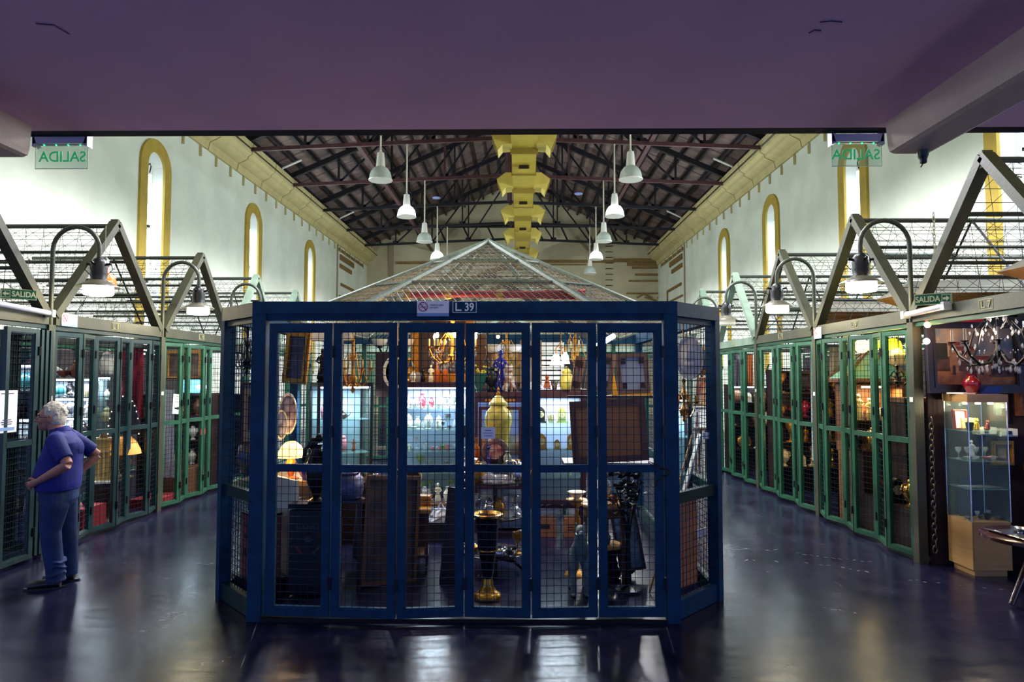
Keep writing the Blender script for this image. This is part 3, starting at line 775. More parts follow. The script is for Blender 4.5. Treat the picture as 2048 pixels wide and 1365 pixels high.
# demijohn-like orange lamp hung behind the first left lamp
p = W(208, 585, 8.0); t = thing('orange_lamp', 'orange bulb-shaped hanging lamp behind the lit lamp over the man', 'lamp', p)
MB().lathe([(.02, 0), (.10, .02), (.135, .08), (.12, .16), (.06, .24), (.04, .30)], 16).build('lamp_body', mat('orange_glow', (230, 90, 20), .3, emit=(240, 110, 20), es=1.2), t, smooth=True)
MB().lathe([(.045, .30), (.05, .33), (.05, .38), (.02, .42)], 10).tube([(0, 0, .4), (0, 0, .8)], .004, 4).build('lamp_cap', silver, t)
# smoking notices on beams
smoke_notice((LX+.052, 7.42, 2.47), PI/2, .26, .14, 'small no-smoking notice on the beam right of the left post', False)
smoke_notice((RXX-.052, 9.08, 2.43), -PI/2, .22, .15, 'small no-smoking notice on the beam beside number L. 9', False)

# ================================================================ central kiosk
K = thing('kiosk', 'large dark blue mesh kiosk numbered L. 39 standing in the middle of the hall', 'kiosk', (-.43, 5.28, 0))
HW, CH, CY, DEP = 1.585, .47, .50, 4.1        # half width of the front, chamfer, depth
KZ = 2.43
def kpost(x, y, w=.105, rz=0, nm='post'): return MB().cbox(0, 0, KZ/2, w, .10, KZ).build(nm, navy, K, loc=(x, y, 0), rot=(0, 0, rz))
for s in (-1, 1):
    kpost(s*HW, 0); kpost(s*(HW+CH), CY, .07, s*PI/4); kpost(s*(HW+CH), DEP, .09); kpost(s*(HW+CH), DEP*.55, .07)
MB().box(-HW-.02, -.055, 2.335, HW+.02, .06, KZ).build('header_beam', navy, K)
MB().box(-HW+.05, -.035, 2.285, HW-.05, .03, 2.338).build('header_rail', navy, K)
MB().box(-HW+.05, -.05, 0, HW-.05, .05, .028).build('sill', blackm, K)
for s in (-1, 1):
    m = mat('lit_beam_face', (88, 84, 70), .5, noise=.25, scale=6) if s < 0 else navy  # left beam's olive is lamp light and reflection put into the colour
    p = Vector((s*HW, -.0, 0)); q = Vector((s*(HW+CH), CY, 0)); u = (q-p).normalized()
    MB().bar((p.x, p.y, 2.375), (q.x, q.y, 2.375), .11, .11).build('chamfer_beam', m, K)
    MB().bar((p.x, p.y, 2.295), (q.x, q.y, 2.295), .05, .04).build('chamfer_rail', m, K)
    MB().bar((p.x, p.y, .915), (q.x, q.y, .915), .05, .085).build('middle_rail', teal, K)
    MB().bar((p.x, p.y, .075), (q.x, q.y, .075), .06, .14).build('bottom_rail', teal if s < 0 else navy, K)
    L = (q-p).length; a = math.atan2(q.y-p.y, q.x-p.x)
    g = grid(MB(), .05, .15, L-.04, 2.28, 0, .052, .003, .058)
    o = g.build('wire_mesh', kwire, K, loc=p, rot=(0, 0, a)); o['kind'] = 'stuff'
    # long side walls
    MB().box(s*(HW+CH)-.05, CY, 2.30, s*(HW+CH)+.05, DEP, KZ).build('side_beam', navy, K)
    MB().box(s*(HW+CH)-.03, CY, .87, s*(HW+CH)+.03, DEP, .95).build('middle_rail', teal, K)
    MB().box(s*(HW+CH)-.03, CY, 0, s*(HW+CH)+.03, DEP, .12).build('bottom_rail', teal, K)
    g = grid(MB(), 0, .12, DEP-CY, 2.3, 0, .055, .003); o = g.build('wire_mesh', kwire, K, loc=(s*(HW+CH), CY, 0), rot=(0, 0, PI/2)); o['kind'] = 'stuff'
MB().box(-HW-CH, DEP-.05, 2.30, HW+CH, DEP+.05, KZ).build('rear_beam', navy, K)
g = grid(MB(), -HW-CH, .05, HW+CH, 2.3, DEP, .055, .003); o = g.build('wire_mesh', kwire, K); o['kind'] = 'stuff'
for i in range(6): MB().cbox(-HW-CH+(i+.5)*.685, DEP, 1.15, .05, .04, 2.3).build('rear_stile', green, K)
n = 6; x0 = -HW+.075; w = (2*HW-.135)/n
for i in range(n):
    y0 = (-.02, -.055, -.085, -.03, -.06, -.03, -.02)
    door_leaf(K, (x0+i*w, y0[i]), (x0+(i+1)*w, y0[i+1]), .045, 2.262, navy, kwire, 1.155, fw=.062, sp=.057)
# L.39 plate and notice
nf = frame_rect(MB(), -.092, -.044, .092, .044, .004, -.002, .002).build('number_frame', mat('pale_letter', (240, 250, 238), .5), K, loc=(W(929, 615, 5.22).x+.43, -.058, 2.385))
text('L. 39', 'kiosk_number', MATS['pale_letter'], .088, nf, (0, -.001, -.002), sx=.84, bold=.002)
smoke_notice((W(866, 617, 5.2).x, 5.20, 2.372), 0, .245, .118, 'white no-smoking notice on the kiosk header beside number L. 39')
ns = tag(MB().cbox(0, 0, 0, .105, .002, .085).build('handwritten_note', paper, loc=(W(976, 867, 5.15).x, 5.165, W(976, 867, 5.15).z)), 'small handwritten white note tied to the kiosk mesh, middle door', 'note')
for j, (wd_, zz) in enumerate(((.05, .02), (.07, .0), (.06, -.02))): MB().cbox(0, -.0015, zz, wd_, .001, .004).build('pen_line', MATS['print_grey'], ns)
# pyramid roof of pipes and mesh
AP = W(977, 483, 7.6); AP = Vector((AP.x+.43, 7.6-5.28, AP.z)); q0 = 2.0
a_, b_, cz = 1.10, 1.70, 2.35
base = [(-b_, -1.61), (-a_, -2.0), (a_, -2.0), (b_, -1.61), (b_, 1.61), (a_, 2.0), (-a_, 2.0), (-b_, 1.61)]
bp = [Vector((AP.x+x, AP.y+y, cz)) for x, y in base]
for k, p in enumerate(bp): MB().tube([AP, p], .034 if k in (1, 2) else .028, 8).build('hip_pipe', pipe, K)
for tt in (.33, .623, .995):
    for k in range(8):
        MB().tube([AP.lerp(bp[k], tt), AP.lerp(bp[(k+1) % 8], tt)], .018, 6).build('ring_pipe', pipe, K)
for k in range(8):
    A, B = bp[k], bp[(k+1) % 8]; mb = MB(); n = max(6, int((B-A).length/.055))
    wide = k in (1, 3, 5)
    # diamond expanded-metal lattice
    M_ = 26; Nn = int(30*(B-A).length/2.2)+3
    for j in range(-M_, Nn*2):
        for dirn in (1, -1):
            # line in (u,t): u = j/Nn + dirn*(1-t)*slope  ; triangle bounded by 0<=u<=1 scaled by t
            pts = []
            for t_ in (0.04, .995):
                pass
            s0 = (j+.5)/Nn; sl = .9
            # u_abs measured along edge B-A about apex: position = AP + t*(A-AP) + u*(B-A), 0<=u<=t
            def inside(t): u = s0+dirn*sl*(1-t); return u, 0 <= u <= t
            lo = hi = None
            for q_ in range(0, 41):
                t = q_/40; u, ok_ = inside(t)
                if ok_:
                    if lo is None: lo = (t, u)
                    hi = (t, u)
            if lo and hi and hi[0]-lo[0] > .02:
                P = AP+(A-AP)*lo[0]+(B-A)*lo[1]; Q = AP+(A-AP)*hi[0]+(B-A)*hi[1]
                mb.wirebar(P, Q, .0023)
    o = mb.build('roof_mesh', wireL if k in (0,1,2,3) else wireL, K); o['kind'] = 'stuff'
mb = MB()
for k in range(8):
    A, B = bp[k], bp[(k+1) % 8]
    for i in range(1, 20):
        t_ = i/20; mb.wirebar(AP.lerp(A, t_), AP.lerp(B, t_), .003)
o = mb.build('roof_wires', wire, K); o['kind'] = 'stuff'
# inner timber gable under the mesh roof
MB().bar((AP.x-1.2, AP.y+.9, 2.35), (AP.x, AP.y+.9, 3.12), .05, .09).bar((AP.x+1.2, AP.y+.9, 2.35), (AP.x, AP.y+.9, 3.12), .05, .09).build('inner_gable', pipeD, K)
# things stowed on top, under the roof mesh
p = W(815, 590, 6.3); q = W(1170, 590, 6.3)
t = thing('red_roll', 'long rolled red cloth lying under the kiosk roof mesh', 'cloth', p); d_ = q-p
MB().tube([(0, 0, 0), d_*.35+Vector((0, 0, .005)), d_*.7, d_], [.03, .032, .035, .05], 10).build('roll', mat('bright_red_cloth', (186, 16, 52), .6, noise=.2), t, smooth=True)
for u in (.0, .23, .52): MB().tube([d_*u-Vector((.03, 0, 0)), d_*u+Vector((.03, 0, 0))], .042, 8).build('tie_band', mat('ochre_band', (200, 150, 60), .6), t)
# padlock chain on the kiosk doors
def chain_along(pts, label, r=.011, step=.034, name='door_chain'):
    t = thing(name, label, 'chain', pts[0]); mb = MB(); o0 = Vector(pts[0]); i = 0
    for a, b in zip(pts[:-1], pts[1:]):
        a = Vector(a)-o0; b = Vector(b)-o0; L = (b-a).length; d = (b-a).normalized(); n = max(1, int(L/step)); s = d.orthogonal().normalized(); s2 = d.cross(s)
        for k in range(n):
            c = a+d*(k+.5)*L/n; u = s if i % 2 else s2; i += 1
            mb.tube([c+u*r*math.cos(t_)+d*step*.7*math.sin(t_) for t_ in [2*PI*j/8 for j in range(9)]], .0042, 4, cap=False)
    mb.build('chain_links', blackm, t); return t
chain_along([W(1298, 925, 5.2), W(1340, 945, 5.18), W(1318, 960, 5.18), W(1310, 975, 5.18)], 'dark padlock chain wrapped round the right post of the kiosk')
chain_along([W(1336, 895, 5.35), W(1345, 940, 5.35), W(1352, 990, 5.38)], 'dark chain hanging inside the right corner of the kiosk')
tag(MB().cbox(0,0,0,.06,.02,.05).build('lock_plate', paper, loc=W(1412, 872, 5.72), rot=(0,0,PI/4)), 'small pale lock plate on the right corner post of the kiosk', 'lock')
# ================================================================ antiques: prototypes (copied per place)
PROTO = {}
P_ = {
 'vase':   [(.30,0),(.34,.03),(.28,.08),(.42,.30),(.50,.50),(.44,.68),(.22,.82),(.20,.90),(.30,1.0),(.24,.99)],
 'urn':    [(.34,0),(.36,.05),(.18,.12),(.16,.18),(.45,.36),(.55,.58),(.46,.76),(.24,.86),(.28,.92),(.20,.98),(.05,1.0)],
 'bottle': [(.30,0),(.32,.04),(.32,.50),(.26,.62),(.10,.74),(.09,.90),(.13,.93),(.12,1.0),(.04,1.0)],
 'jar':    [(.34,0),(.40,.05),(.46,.30),(.44,.58),(.30,.70),(.32,.73),(.34,.76),(.26,.86),(.10,.92),(.12,.97),(.03,1.0)],
 'bowl':   [(.30,0),(.28,.12),(.60,.40),(.95,.95),(1.0,1.0),(.92,.97),(.55,.48),(.1,.3)],
 'goblet': [(.40,0),(.38,.04),(.08,.08),(.06,.45),(.20,.55),(.42,.75),(.44,1.0),(.38,.98),(.30,.72),(.05,.6)],
 'candlestick': [(.42,0),(.44,.06),(.14,.12),(.10,.30),(.20,.36),(.09,.44),(.08,.75),(.18,.82),(.22,.88),(.14,.92),(.14,1.0),(.05,1.0)],
 'cup':    [(.30,0),(.36,.08),(.48,.6),(.52,1.0),(.46,.98),(.40,.5),(.1,.2)],
}
def orient_lathe(mb, k, h, w, n=12, at=(0,0,0)):
    return mb.lathe([(r*w/ (2*.5), z*h) for r, z in P_[k]], n, at=at)
LATHE_W = dict(vase=.5, urn=.55, bottle=.32, jar=.46, bowl=1.0, goblet=.44, candlestick=.44, cup=.52)
def make(kind, m, h, w=None, m2=None):
    """one mesh (or an Empty with parts) standing at its own origin, height h"""
    mb = MB()
    if kind in P_:
        w = w or h*{'vase':.55,'urn':.6,'bottle':.3,'jar':.6,'bowl':2.2,'goblet':.5,'candlestick':.4,'cup':.9}[kind]
        s = w/2/LATHE_W[kind]
        mb.lathe([(r*s, z*h) for r, z in P_[kind]], 14)
        if kind == 'cup': mb.tube([(w*.45, 0, h*.8), (w*.72, 0, h*.75), (w*.7, 0, h*.4), (w*.4, 0, h*.3)], h*.05, 5)
        if kind == 'urn':
            for s_ in (-1, 1): mb.tube([(s_*w*.38, 0, h*.5), (s_*w*.6, 0, h*.62), (s_*w*.52, 0, h*.8), (s_*w*.26, 0, h*.82)], h*.03, 5)
        return mb.build(kind, m, smooth=True)
    if kind == 'teapot':
        mb.lathe([(h*.3,0),(h*.5,h*.15),(h*.58,h*.4),(h*.45,h*.65),(h*.2,h*.78),(h*.22,h*.8),(h*.07,h*.88),(h*.09,h*.95),(h*.03,h)], 14)
        mb.tube([(h*.5,0,h*.3),(h*.8,0,h*.45),(h*.92,0,h*.75)], [h*.1,h*.06,h*.04], 6)
        mb.tube([(-h*.45,0,h*.6),(-h*.85,0,h*.62),(-h*.8,0,h*.3),(-h*.5,0,h*.22)], h*.045, 6)
        return mb.build(kind, m, smooth=True)
    if kind == 'plate':          # standing on edge, leaning slightly
        r = h/2
        for i, (a, b) in enumerate(((r, 0), (r*.98, .012), (r*.7, .004), (r*.65, .016), (.0, .016))): pass
        prof = [(r*.3, 0), (r*.65, -.004), (r*.96, -.018), (r, -.022), (r*.96, -.014), (r*.62, .004), (.001, .005)]
        base = MB().lathe(prof, 22)
        mat_ = Matrix.Rotation(PI/2-.16, 4, 'X')
        vs = [mat_ @ Vector(v) + Vector((0, 0, r)) for v in base.v]
        mn = min(v.z for v in vs); mb.add([v-Vector((0, 0, mn)) for v in vs], base.f)
        o = mb.build('plate', m, smooth=True)
        if m2:
            b2 = MB().lathe([(r*.55, .0), (r*.55, .008), (.001, .0085)], 18); vs = [mat_ @ Vector(v)+Vector((0, 0, r-mn)) for v in b2.v]
            MB().add(vs, b2.f).build('plate_centre', m2, o)
        return o
    if kind == 'figurine':
        mb.lathe([(h*.16,0),(h*.17,h*.05),(h*.12,h*.07),(h*.17,h*.12),(h*.13,h*.34),(h*.075,h*.52),(h*.10,h*.64),(h*.11,h*.72),(h*.09,h*.78),(h*.035,h*.82),(h*.035,h*.84)], 12, sy=.75)
        mb.ball((0,0,h*.905), h*.062, h*.066, h*.085, 10, 8)
        mb.ball((0,h*.02,h*.93), h*.07, h*.06, h*.07, 10, 6)
        for s_ in (-1, 1): mb.tube([(s_*h*.09,0,h*.75),(s_*h*.17,-h*.02,h*.62),(s_*h*.06,-h*.10,h*.56)], [h*.04,h*.032,h*.024], 7)
        return mb.build('figurine', m, smooth=True)
    if kind == 'animal':         # seated cat or dog
        mb.ball((0,0,h*.30), h*.20, h*.26, h*.30, 12, 8); mb.ball((0,-h*.08,h*.52), h*.15, h*.16, h*.24, 12, 8)
        mb.ball((0,-h*.12,h*.80), h*.14, h*.14, h*.14, 12, 8); mb.ball((0,-h*.25,h*.77), h*.06, h*.08, h*.05, 8, 6)
        for s_ in (-1, 1):
            mb.lathe([(h*.05,0),(h*.03,h*.06),(.002,h*.11)], 6, at=(s_*h*.09,-h*.10,h*.89))
            mb.tube([(s_*h*.09,-h*.20,h*.5),(s_*h*.09,-h*.24,h*.2),(s_*h*.09,-h*.26,0.01)], [h*.06,h*.045,h*.05], 7)
            mb.ball((s_*h*.17,h*.02,h*.14), h*.09, h*.18, h*.14, 8, 6)
        mb.tube([(0,h*.22,h*.06),(h*.2,h*.26,h*.05),(h*.3,h*.08,h*.05)], h*.035, 6)
        return mb.build('animal_figurine', m, smooth=True)
    if kind == 'clock':
        o = MB().prism([(-h*.32,0),(h*.32,0),(h*.32,h*.1),(h*.25,h*.12),(h*.25,h*.72),(h*.12,h*.9),(0,h*.96),(-h*.12,h*.9),(-h*.25,h*.72),(-h*.25,h*.12),(-h*.32,h*.1)], -h*.14, h*.14).build('mantel_clock', m, fix=True)
        d = MB().lathe([(h*.19,0),(h*.19,h*.02),(.001,h*.021)], 18); mt = Matrix.Rotation(PI/2, 4, 'X')
        MB().add([mt @ Vector(v)+Vector((0,-h*.142,h*.5)) for v in d.v], d.f).build('dial', cream, o)
        MB().bar((0,-h*.165,h*.5),(0,-h*.165,h*.64),h*.015).bar((0,-h*.165,h*.5),(h*.09,-h*.165,h*.46),h*.015).build('clock_hand', black, o)
        return o
    if kind == 'box':
        w = w or h*1.6; o = mb.box(-w/2,-w*.35,0,w/2,w*.35,h*.72).build('small_box', m); MB().box(-w*.52,-w*.37,h*.73,w*.52,w*.37,h).build('lid', m, o); return o
    if kind == 'book':
        w = w or h*.7; o = mb.box(-w/2,-.02,0,w/2,.02,h).build('book', m); MB().box(-w/2+.005,-.017,.004,w/2+.002,.017,h-.004).build('pages', paper, o); return o
    if kind == 'shade_lamp':
        t = thing('table_lamp', None, None)
        MB().lathe([(h*.2,0),(h*.21,h*.03),(h*.06,h*.08),(h*.10,h*.2),(h*.17,h*.36),(h*.10,h*.5),(h*.03,h*.55),(h*.03,h*.62)], 14).build('lamp_base', m, t, smooth=True)
        MB().lathe([(h*.36,h*.56),(h*.34,h*.66),(h*.25,h*.84),(h*.13,h*.96),(h*.11,h*.96),(h*.23,h*.83),(h*.33,h*.57)], 20).build('lamp_shade', m2 or cream, t, smooth=True)
        return t
    if kind == 'globe_lamp':
        t = thing('globe_lamp', None, None)
        MB().ball((0,0,0), h/2, n=16, m=10).build('globe', m, t, smooth=True)
        MB().lathe([(h*.14,h*.48),(h*.16,h*.56),(h*.05,h*.62)], 10).tube([(0,0,h*.6),(0,0,h*1.6)], .006, 5).build('lamp_cap', brass, t)
        return t
def place(kind, loc, h, m, label, cat, w=None, m2=None, rz=0, group=None, name=None):
    """item standing at loc (Vector or tuple)"""
    key = (kind, m.name, m2.name if m2 else '', round(w/h, 2) if w else 0)
    if key in PROTO:
        src, h0 = PROTO[key]; o = copy_tree(src)
    else:
        o = make(kind, m, h, w, m2); PROTO[key] = (o, h); h0 = h
    o.location = loc; o.rotation_euler = (0, 0, rz); s = h/h0; o.scale = (s, s, s)
    for k in ('group',):
        if k in o: del o[k]
    tag(o, label, cat, group)
    if name: o.name = name
    return o
KN = dict(vase='vase', urn='urn', bottle='bottle', jar='lidded jar', bowl='bowl', goblet='goblet', candlestick='candlestick', cup='cup', teapot='teapot',
          plate='plate', figurine='figurine', animal='animal figurine', clock='clock', box='box', book='book')
COLN = {'white_china': 'white china', 'cream_china': 'cream china', 'yellow_china': 'yellow china', 'gilt': 'gilt', 'brass': 'brass', 'silver': 'silver',
        'bronze': 'dark bronze', 'crystal': 'clear crystal', 'green_glass': 'yellow-green glass', 'blue_glass': 'blue glass', 'amber_glass': 'amber glass',
        'ruby_glass': 'ruby glass', 'brown_wood': 'brown wooden', 'dark_wood': 'dark wooden', 'teal_glaze': 'teal glazed', 'pink_china': 'pink china', 'black': 'black'}
COLN['terracotta_china'] = 'brown glazed'
COLN['ivory_figure'] = 'ivory'
NTH = ['first', 'second', 'third', 'fourth', 'fifth', 'sixth', 'seventh', 'eighth', 'ninth', 'tenth', 'eleventh', 'twelfth'] + ['%dth' % i for i in range(13, 40)]
tealg = mat('teal_glaze', (40, 96, 100), .25, coat=.4); pinkg = mat('pink_china', (196, 120, 130), .3, coat=.3)
ordn = ['bottom', 'second', 'third', 'fourth', 'fifth', 'sixth']
def fill(parent_pt, rz, w, z, h, kinds, mats, where, rng, depth=.0, gap=.02):
    """a row of things along local x, centred on parent_pt, standing at height z"""
    x = -w/2+.03; M = Matrix.Rotation(rz, 4, 'Z'); cnt = 0
    while x < w/2-.05:
        k = rng.choice(kinds); m = rng.choice(mats); hh = h*rng.uniform(.55, .95)
        if k in ('bowl',): hh *= .35
        if k in ('cup', 'teapot', 'box'): hh *= .55
        wd_ = hh*{'vase':.55,'urn':.75,'bottle':.3,'jar':.6,'bowl':2.2,'goblet':.5,'candlestick':.4,'cup':1.2,'teapot':1.7,'plate':1.0,'figurine':.36,'animal':.5,'clock':.65,'box':1.6,'book':.25}[k]
        if x+wd_ > w/2: 
            x += .06; continue
        p = M @ Vector((x+wd_/2, rng.uniform(-depth, depth), 0))
        lab = '%s %s, %s from left %s' % (COLN[m.name], KN[k], NTH[cnt], where); cnt += 1
        place(k, (parent_pt[0]+p.x, parent_pt[1]+p.y, z), hh, m, lab, KN[k].split()[-1], rz=rz+(rng.uniform(-.3, .3) if k not in ('plate', 'book', 'box') else 0))
        x += wd_+gap+rng.uniform(0, .03)

def vitrine(loc, rz, w, d, z0, z1, nsh, label, fm, led=True, topm=None, back=None, shelfm=None, basem=None, power=9):
    """glass display cabinet; interior from z0 to z1, base cupboard below"""
    t = thing('display_cabinet', label, 'display cabinet', loc, rz)
    fw = .03
    f = MB()
    for x in (-w/2, w/2-fw):
        for y in (-d/2, d/2-fw): f.box(x, y, z0, x+fw, y+fw, z1)
    f.box(-w/2, -d/2, z1-.0, w/2, d/2, z1+.04)
    f.box(-w/2, -d/2, z0-.04, w/2, d/2, z0)
    f.build('cabinet_frame', fm, t)
    if basem: 
        MB().box(-w/2, -d/2, 0, w/2, d/2, z0-.04).build('cabinet_base', basem, t)
    else:
        for x in (-w/2+.02, w/2-.05):
            for y in (-d/2+.02, d/2-.05): MB().box(x, y, 0, x+.03, y+.03, z0-.04).build('leg', fm, t)
    if back: MB().box(-w/2+fw, d/2-.02, z0, w/2-fw, d/2-.01, z1).build('back_panel', back, t)
    MB().box(-w/2+fw, -d/2+.005, z0, w/2-fw, -d/2+.010, z1).build('glass_pane', glass, t)
    for s in (-1, 1): MB().box(s*(w/2-.006)-.002, -d/2+fw, z0, s*(w/2-.006)+.002, d/2-fw, z1).build('glass_pane', glass, t)
    zs = [z0+(z1-z0)*i/nsh for i in range(nsh)]
    for z in zs[1:]: MB().box(-w/2+.015, -d/2+.02, z-.008, w/2-.015, d/2-.02, z).build('shelf', shelfm or mat('glass_shelf', (170, 210, 210), .1, alpha=.2), t)
    if led:
        MB().box(-w/2+.04, -d/2+.03, z1-.02, w/2-.04, -d/2+.05, z1-.003).build('led_strip', LED_E, t)
        M = Matrix.Rotation(rz, 4, 'Z'); p = M @ Vector((0, -d*.3, 0))
        light('AREA', (loc[0]+p.x, loc[1]+p.y, z1-.03), power, (.80, .88, 1), w*.8, size_y=.08, rot=(0, 0, rz), name='led_light')
    return t, zs
def frame_pic(loc, w, h, fm, label, rz=0, tilt=0, fw=.05, pic=None, mat_=None, cat='picture', name='framed_picture', roll=0):
    """picture hanging or standing: loc = bottom centre"""
    t = thing(name, label, cat, loc); t.rotation_euler = (tilt, roll, rz)
    a = MB(); frame_rect(a, -w/2, 0, w/2, h, fw, -.03, .0); a.build('frame', fm, t)
    a = MB(); frame_rect(a, -w/2+fw*.5, fw*.5, w/2-fw*.5, h-fw*.5, fw*.4, -.045, -.03); a.build('frame_moulding', fm, t)
    if mat_:
        MB().box(-w/2+fw, -.012, fw, w/2-fw, -.006, h-fw).build('mount', mat_, t); iw = (w-2*fw)*.55; ih = (h-2*fw)*.6
        MB().box(-iw/2, -.016, h/2-ih/2, iw/2, -.012, h/2+ih/2).build('picture_sheet', pic, t)
    else: MB().box(-w/2+fw, -.012, fw, w/2-fw, -.004, h-fw).build('picture_sheet', pic or darkcloth, t)
    return t
duskpaint = mat('dusky_painting', (44, 38, 56), .5, noise=1, scale=5, col2=(96, 84, 96)); sepia = mat('sepia_print', (120, 96, 84), .7, noise=.6, scale=9)
landsc = mat('landscape_print', (110, 120, 70), .6, noise=.6, scale=14, col2=(170, 140, 90)); mountm = mat('cream_mount', (206, 186, 150), .8)

ALLM = [white, cream, white, silver, crystal, tealg, bglass, bronze, brass]
CHINA = [white, cream, crystal, silver, white, tealg]
r1 = random.Random(3)

# ---------------------------------------------------------------- inside the kiosk
def GX(px, d): return W(px, 754, d).x
# left corner display cabinet with frosted LED interior, corner towards us
frost = mat('frosted_back', (130, 160, 172), .5, noise=.25, scale=7)
mid = W(676, 900, 7.75)
tA, zsA = vitrine((mid.x, 7.85, 0), math.radians(28), .62, .46, .62, 1.74, 3, 'black-framed display cabinet with a white LED strip, left in the kiosk', black, back=frost, basem=darkwood, power=26)
for zi, z in enumerate(zsA):
    fill((mid.x, 7.85), math.radians(28), .52, z, .24, ['vase', 'figurine', 'plate', 'jar', 'teapot'], [white, gglass, amber, crystal, bronze, pinkg], 'on %s shelf of black-framed kiosk cabinet' % ordn[zi], r1, .06)
# middle large glass cabinet
mB = W(870, 900, 8.45)
tB, zsB = vitrine((mB.x, 8.55, 0), 0, .93, .42, .42, 1.72, 5, 'wide mahogany display cabinet full of glassware, lit white, middle of the kiosk', purplewood, back=mat('mirror_back', (150, 165, 190), .35), power=48)
setB = [(['bowl', 'goblet', 'vase', 'plate'], [gglass, crystal, tealg, gglass]), (['plate', 'bowl', 'goblet'], [gglass, gglass, crystal, amber]), (['bowl', 'cup', 'goblet'], [gglass, gglass, crystal]),
        (['goblet', 'vase', 'jar'], [crystal, silver, white]), (['goblet', 'bottle', 'vase'], [crystal, crystal, redglass, white])]
for zi, z in enumerate(zsB):
    fill((mB.x, 8.55), 0, .86, z, .22, setB[zi][0], setB[zi][1], 'in back row, %s shelf of wide kiosk cabinet' % ordn[zi], r1, .03, gap=.004)
    fill((mB.x, 8.42), 0, .86, z, .15, ['cup', 'goblet', 'bowl', 'figurine'], [crystal, white, silver, pinkg], 'in front row, %s shelf of wide kiosk cabinet' % ordn[zi], r1, .01, gap=.02)
MB().box(-.5, -.24, 1.762, .5, .24, 1.785).build('cabinet_top', purplewood, tB)
# mahogany mirror cabinet
mC = W(1000, 900, 7.95)
tC = thing('mirror_cabinet', 'dark mahogany cabinet with a mirrored front behind the ginger jar', 'cabinet', (mC.x, 8.15, 0))
frame_rect(MB(), -.33, .0, .33, 1.62, .07, -.16, .16).box(-.34, -.19, 1.62, .34, .19, 1.67).build('cabinet_frame', purplewood, tC)
frame_rect(MB(), -.25, .55, .25, 1.50, .035, -.185, -.16).build('door_moulding', purplewood, tC)
MB().box(-.26, -.15, .1, .26, -.14, 1.55).build('mirror', mat('old_mirror', (170, 180, 190), .12, metal=.9), tC)
MB().box(-.30, .13, .05, .30, .15, 1.6).build('back_panel', darkwood, tC)
for i in range(9): MB().lathe([(.016, 0), (.016, .012), (.004, .014)], 8).build('rosette', gold, tC, loc=(-.16+.04*i, -.165, 1.575), rot=(PI/2, 0, 0))
# mahogany clock cabinet, right
mD = W(1115, 900, 8.0)
tD, zsD = vitrine((mD.x, 8.2, 0), 0, .64, .34, .36, 1.62, 4, 'mahogany display cabinet with small clocks, right of the ginger jar', purplewood, back=mat('pale_back', (150, 160, 190), .5), power=30)
MB().box(-.36, -.19, 1.66, .36, .19, 1.70).build('cabinet_top', purplewood, tD)
frame_rect(MB(), -.33, .36, .33, 1.66, .06, -.20, -.17).build('door_frame', purplewood, tD)
for q_, (kk, mm, hh, dx) in enumerate((('clock', bronze, .20, -.19), ('cup', cream, .10, -.07), ('clock', gglass, .19, .06), ('clock', gold, .14, .20))):
    place(kk, (mD.x+dx, 8.12, zsD[3]), hh, mm, ['dark shell-shaped clock in the clock cabinet, left on the top shelf', 'cream cup between the clocks on the top shelf', 'green-gold clock in the middle of the top shelf of the clock cabinet', 'small gilt clock at the right of the top shelf of the clock cabinet'][q_], 'clock' if kk == 'clock' else 'cup')
for q_, (kk, mm, hh, dx) in enumerate((('clock', gold, .20, -.18), ('clock', brass, .13, .0), ('clock', gold, .20, .17))):
    place(kk, (mD.x+dx, 8.10, zsD[2]), hh, mm, ['gilt carriage clock, left one on the middle shelf of the clock cabinet', 'round brass watch stand between the two carriage clocks', 'gilt carriage clock, right one on the middle shelf of the clock cabinet'][q_], 'clock')
fill((mD.x, 8.2), 0, .56, zsD[1], .16, ['bowl', 'plate', 'figurine'], [crystal, white, silver], 'on the second shelf of the clock cabinet', r1, .02)
for i in range(9):
    t = thing('cutlery_piece', 'ivory-handled knife, %s from left on the bottom shelf of the clock cabinet' % NTH[i], 'knife', (mD.x-.24+.055*i, 8.12, zsD[0]+.012), r1.uniform(-.9, .9)-PI/2, 'knives in the clock cabinet')
    MB().tube([(0, 0, 0), (.10, 0, 0)], .008, 5).build('handle', cream, t); MB().box(.10, -.008, -.002, .21, .008, .002).build('blade', silver, t)
# things on top of the cabinets
zt = 1.785
for px, d, h, k, m, lab, cat in (
    (846, 8.45, .19, 'figurine', bronze, 'small dark statuette on the wide cabinet under the big gilt frame', 'figurine'),
    (862, 8.40, .21, 'figurine', white, 'white statuette with red head beside the amber bottles', 'figurine'),
    (874, 8.4, .26, 'bottle', amber, 'amber pointed bottle, left of the two on the wide cabinet', 'bottle'),
    (890, 8.4, .26, 'bottle', amber, 'amber pointed bottle, right of the two on the wide cabinet', 'bottle'),
    (826, 8.40, .14, 'vase', white, 'small white cone-shaped vase at the left end of the wide cabinet', 'vase'),
    (818, 8.5, .30, 'candlestick', gold, 'ornate gilt candlestick at the left end of the wide cabinet', 'candlestick'),
    (838, 8.5, .12, 'cup', crystal, 'clear cup on the wide cabinet below the hanging lamp', 'cup')):
    place(k, (GX(px, d), d, zt), h, m, lab, cat)
zt = 1.67
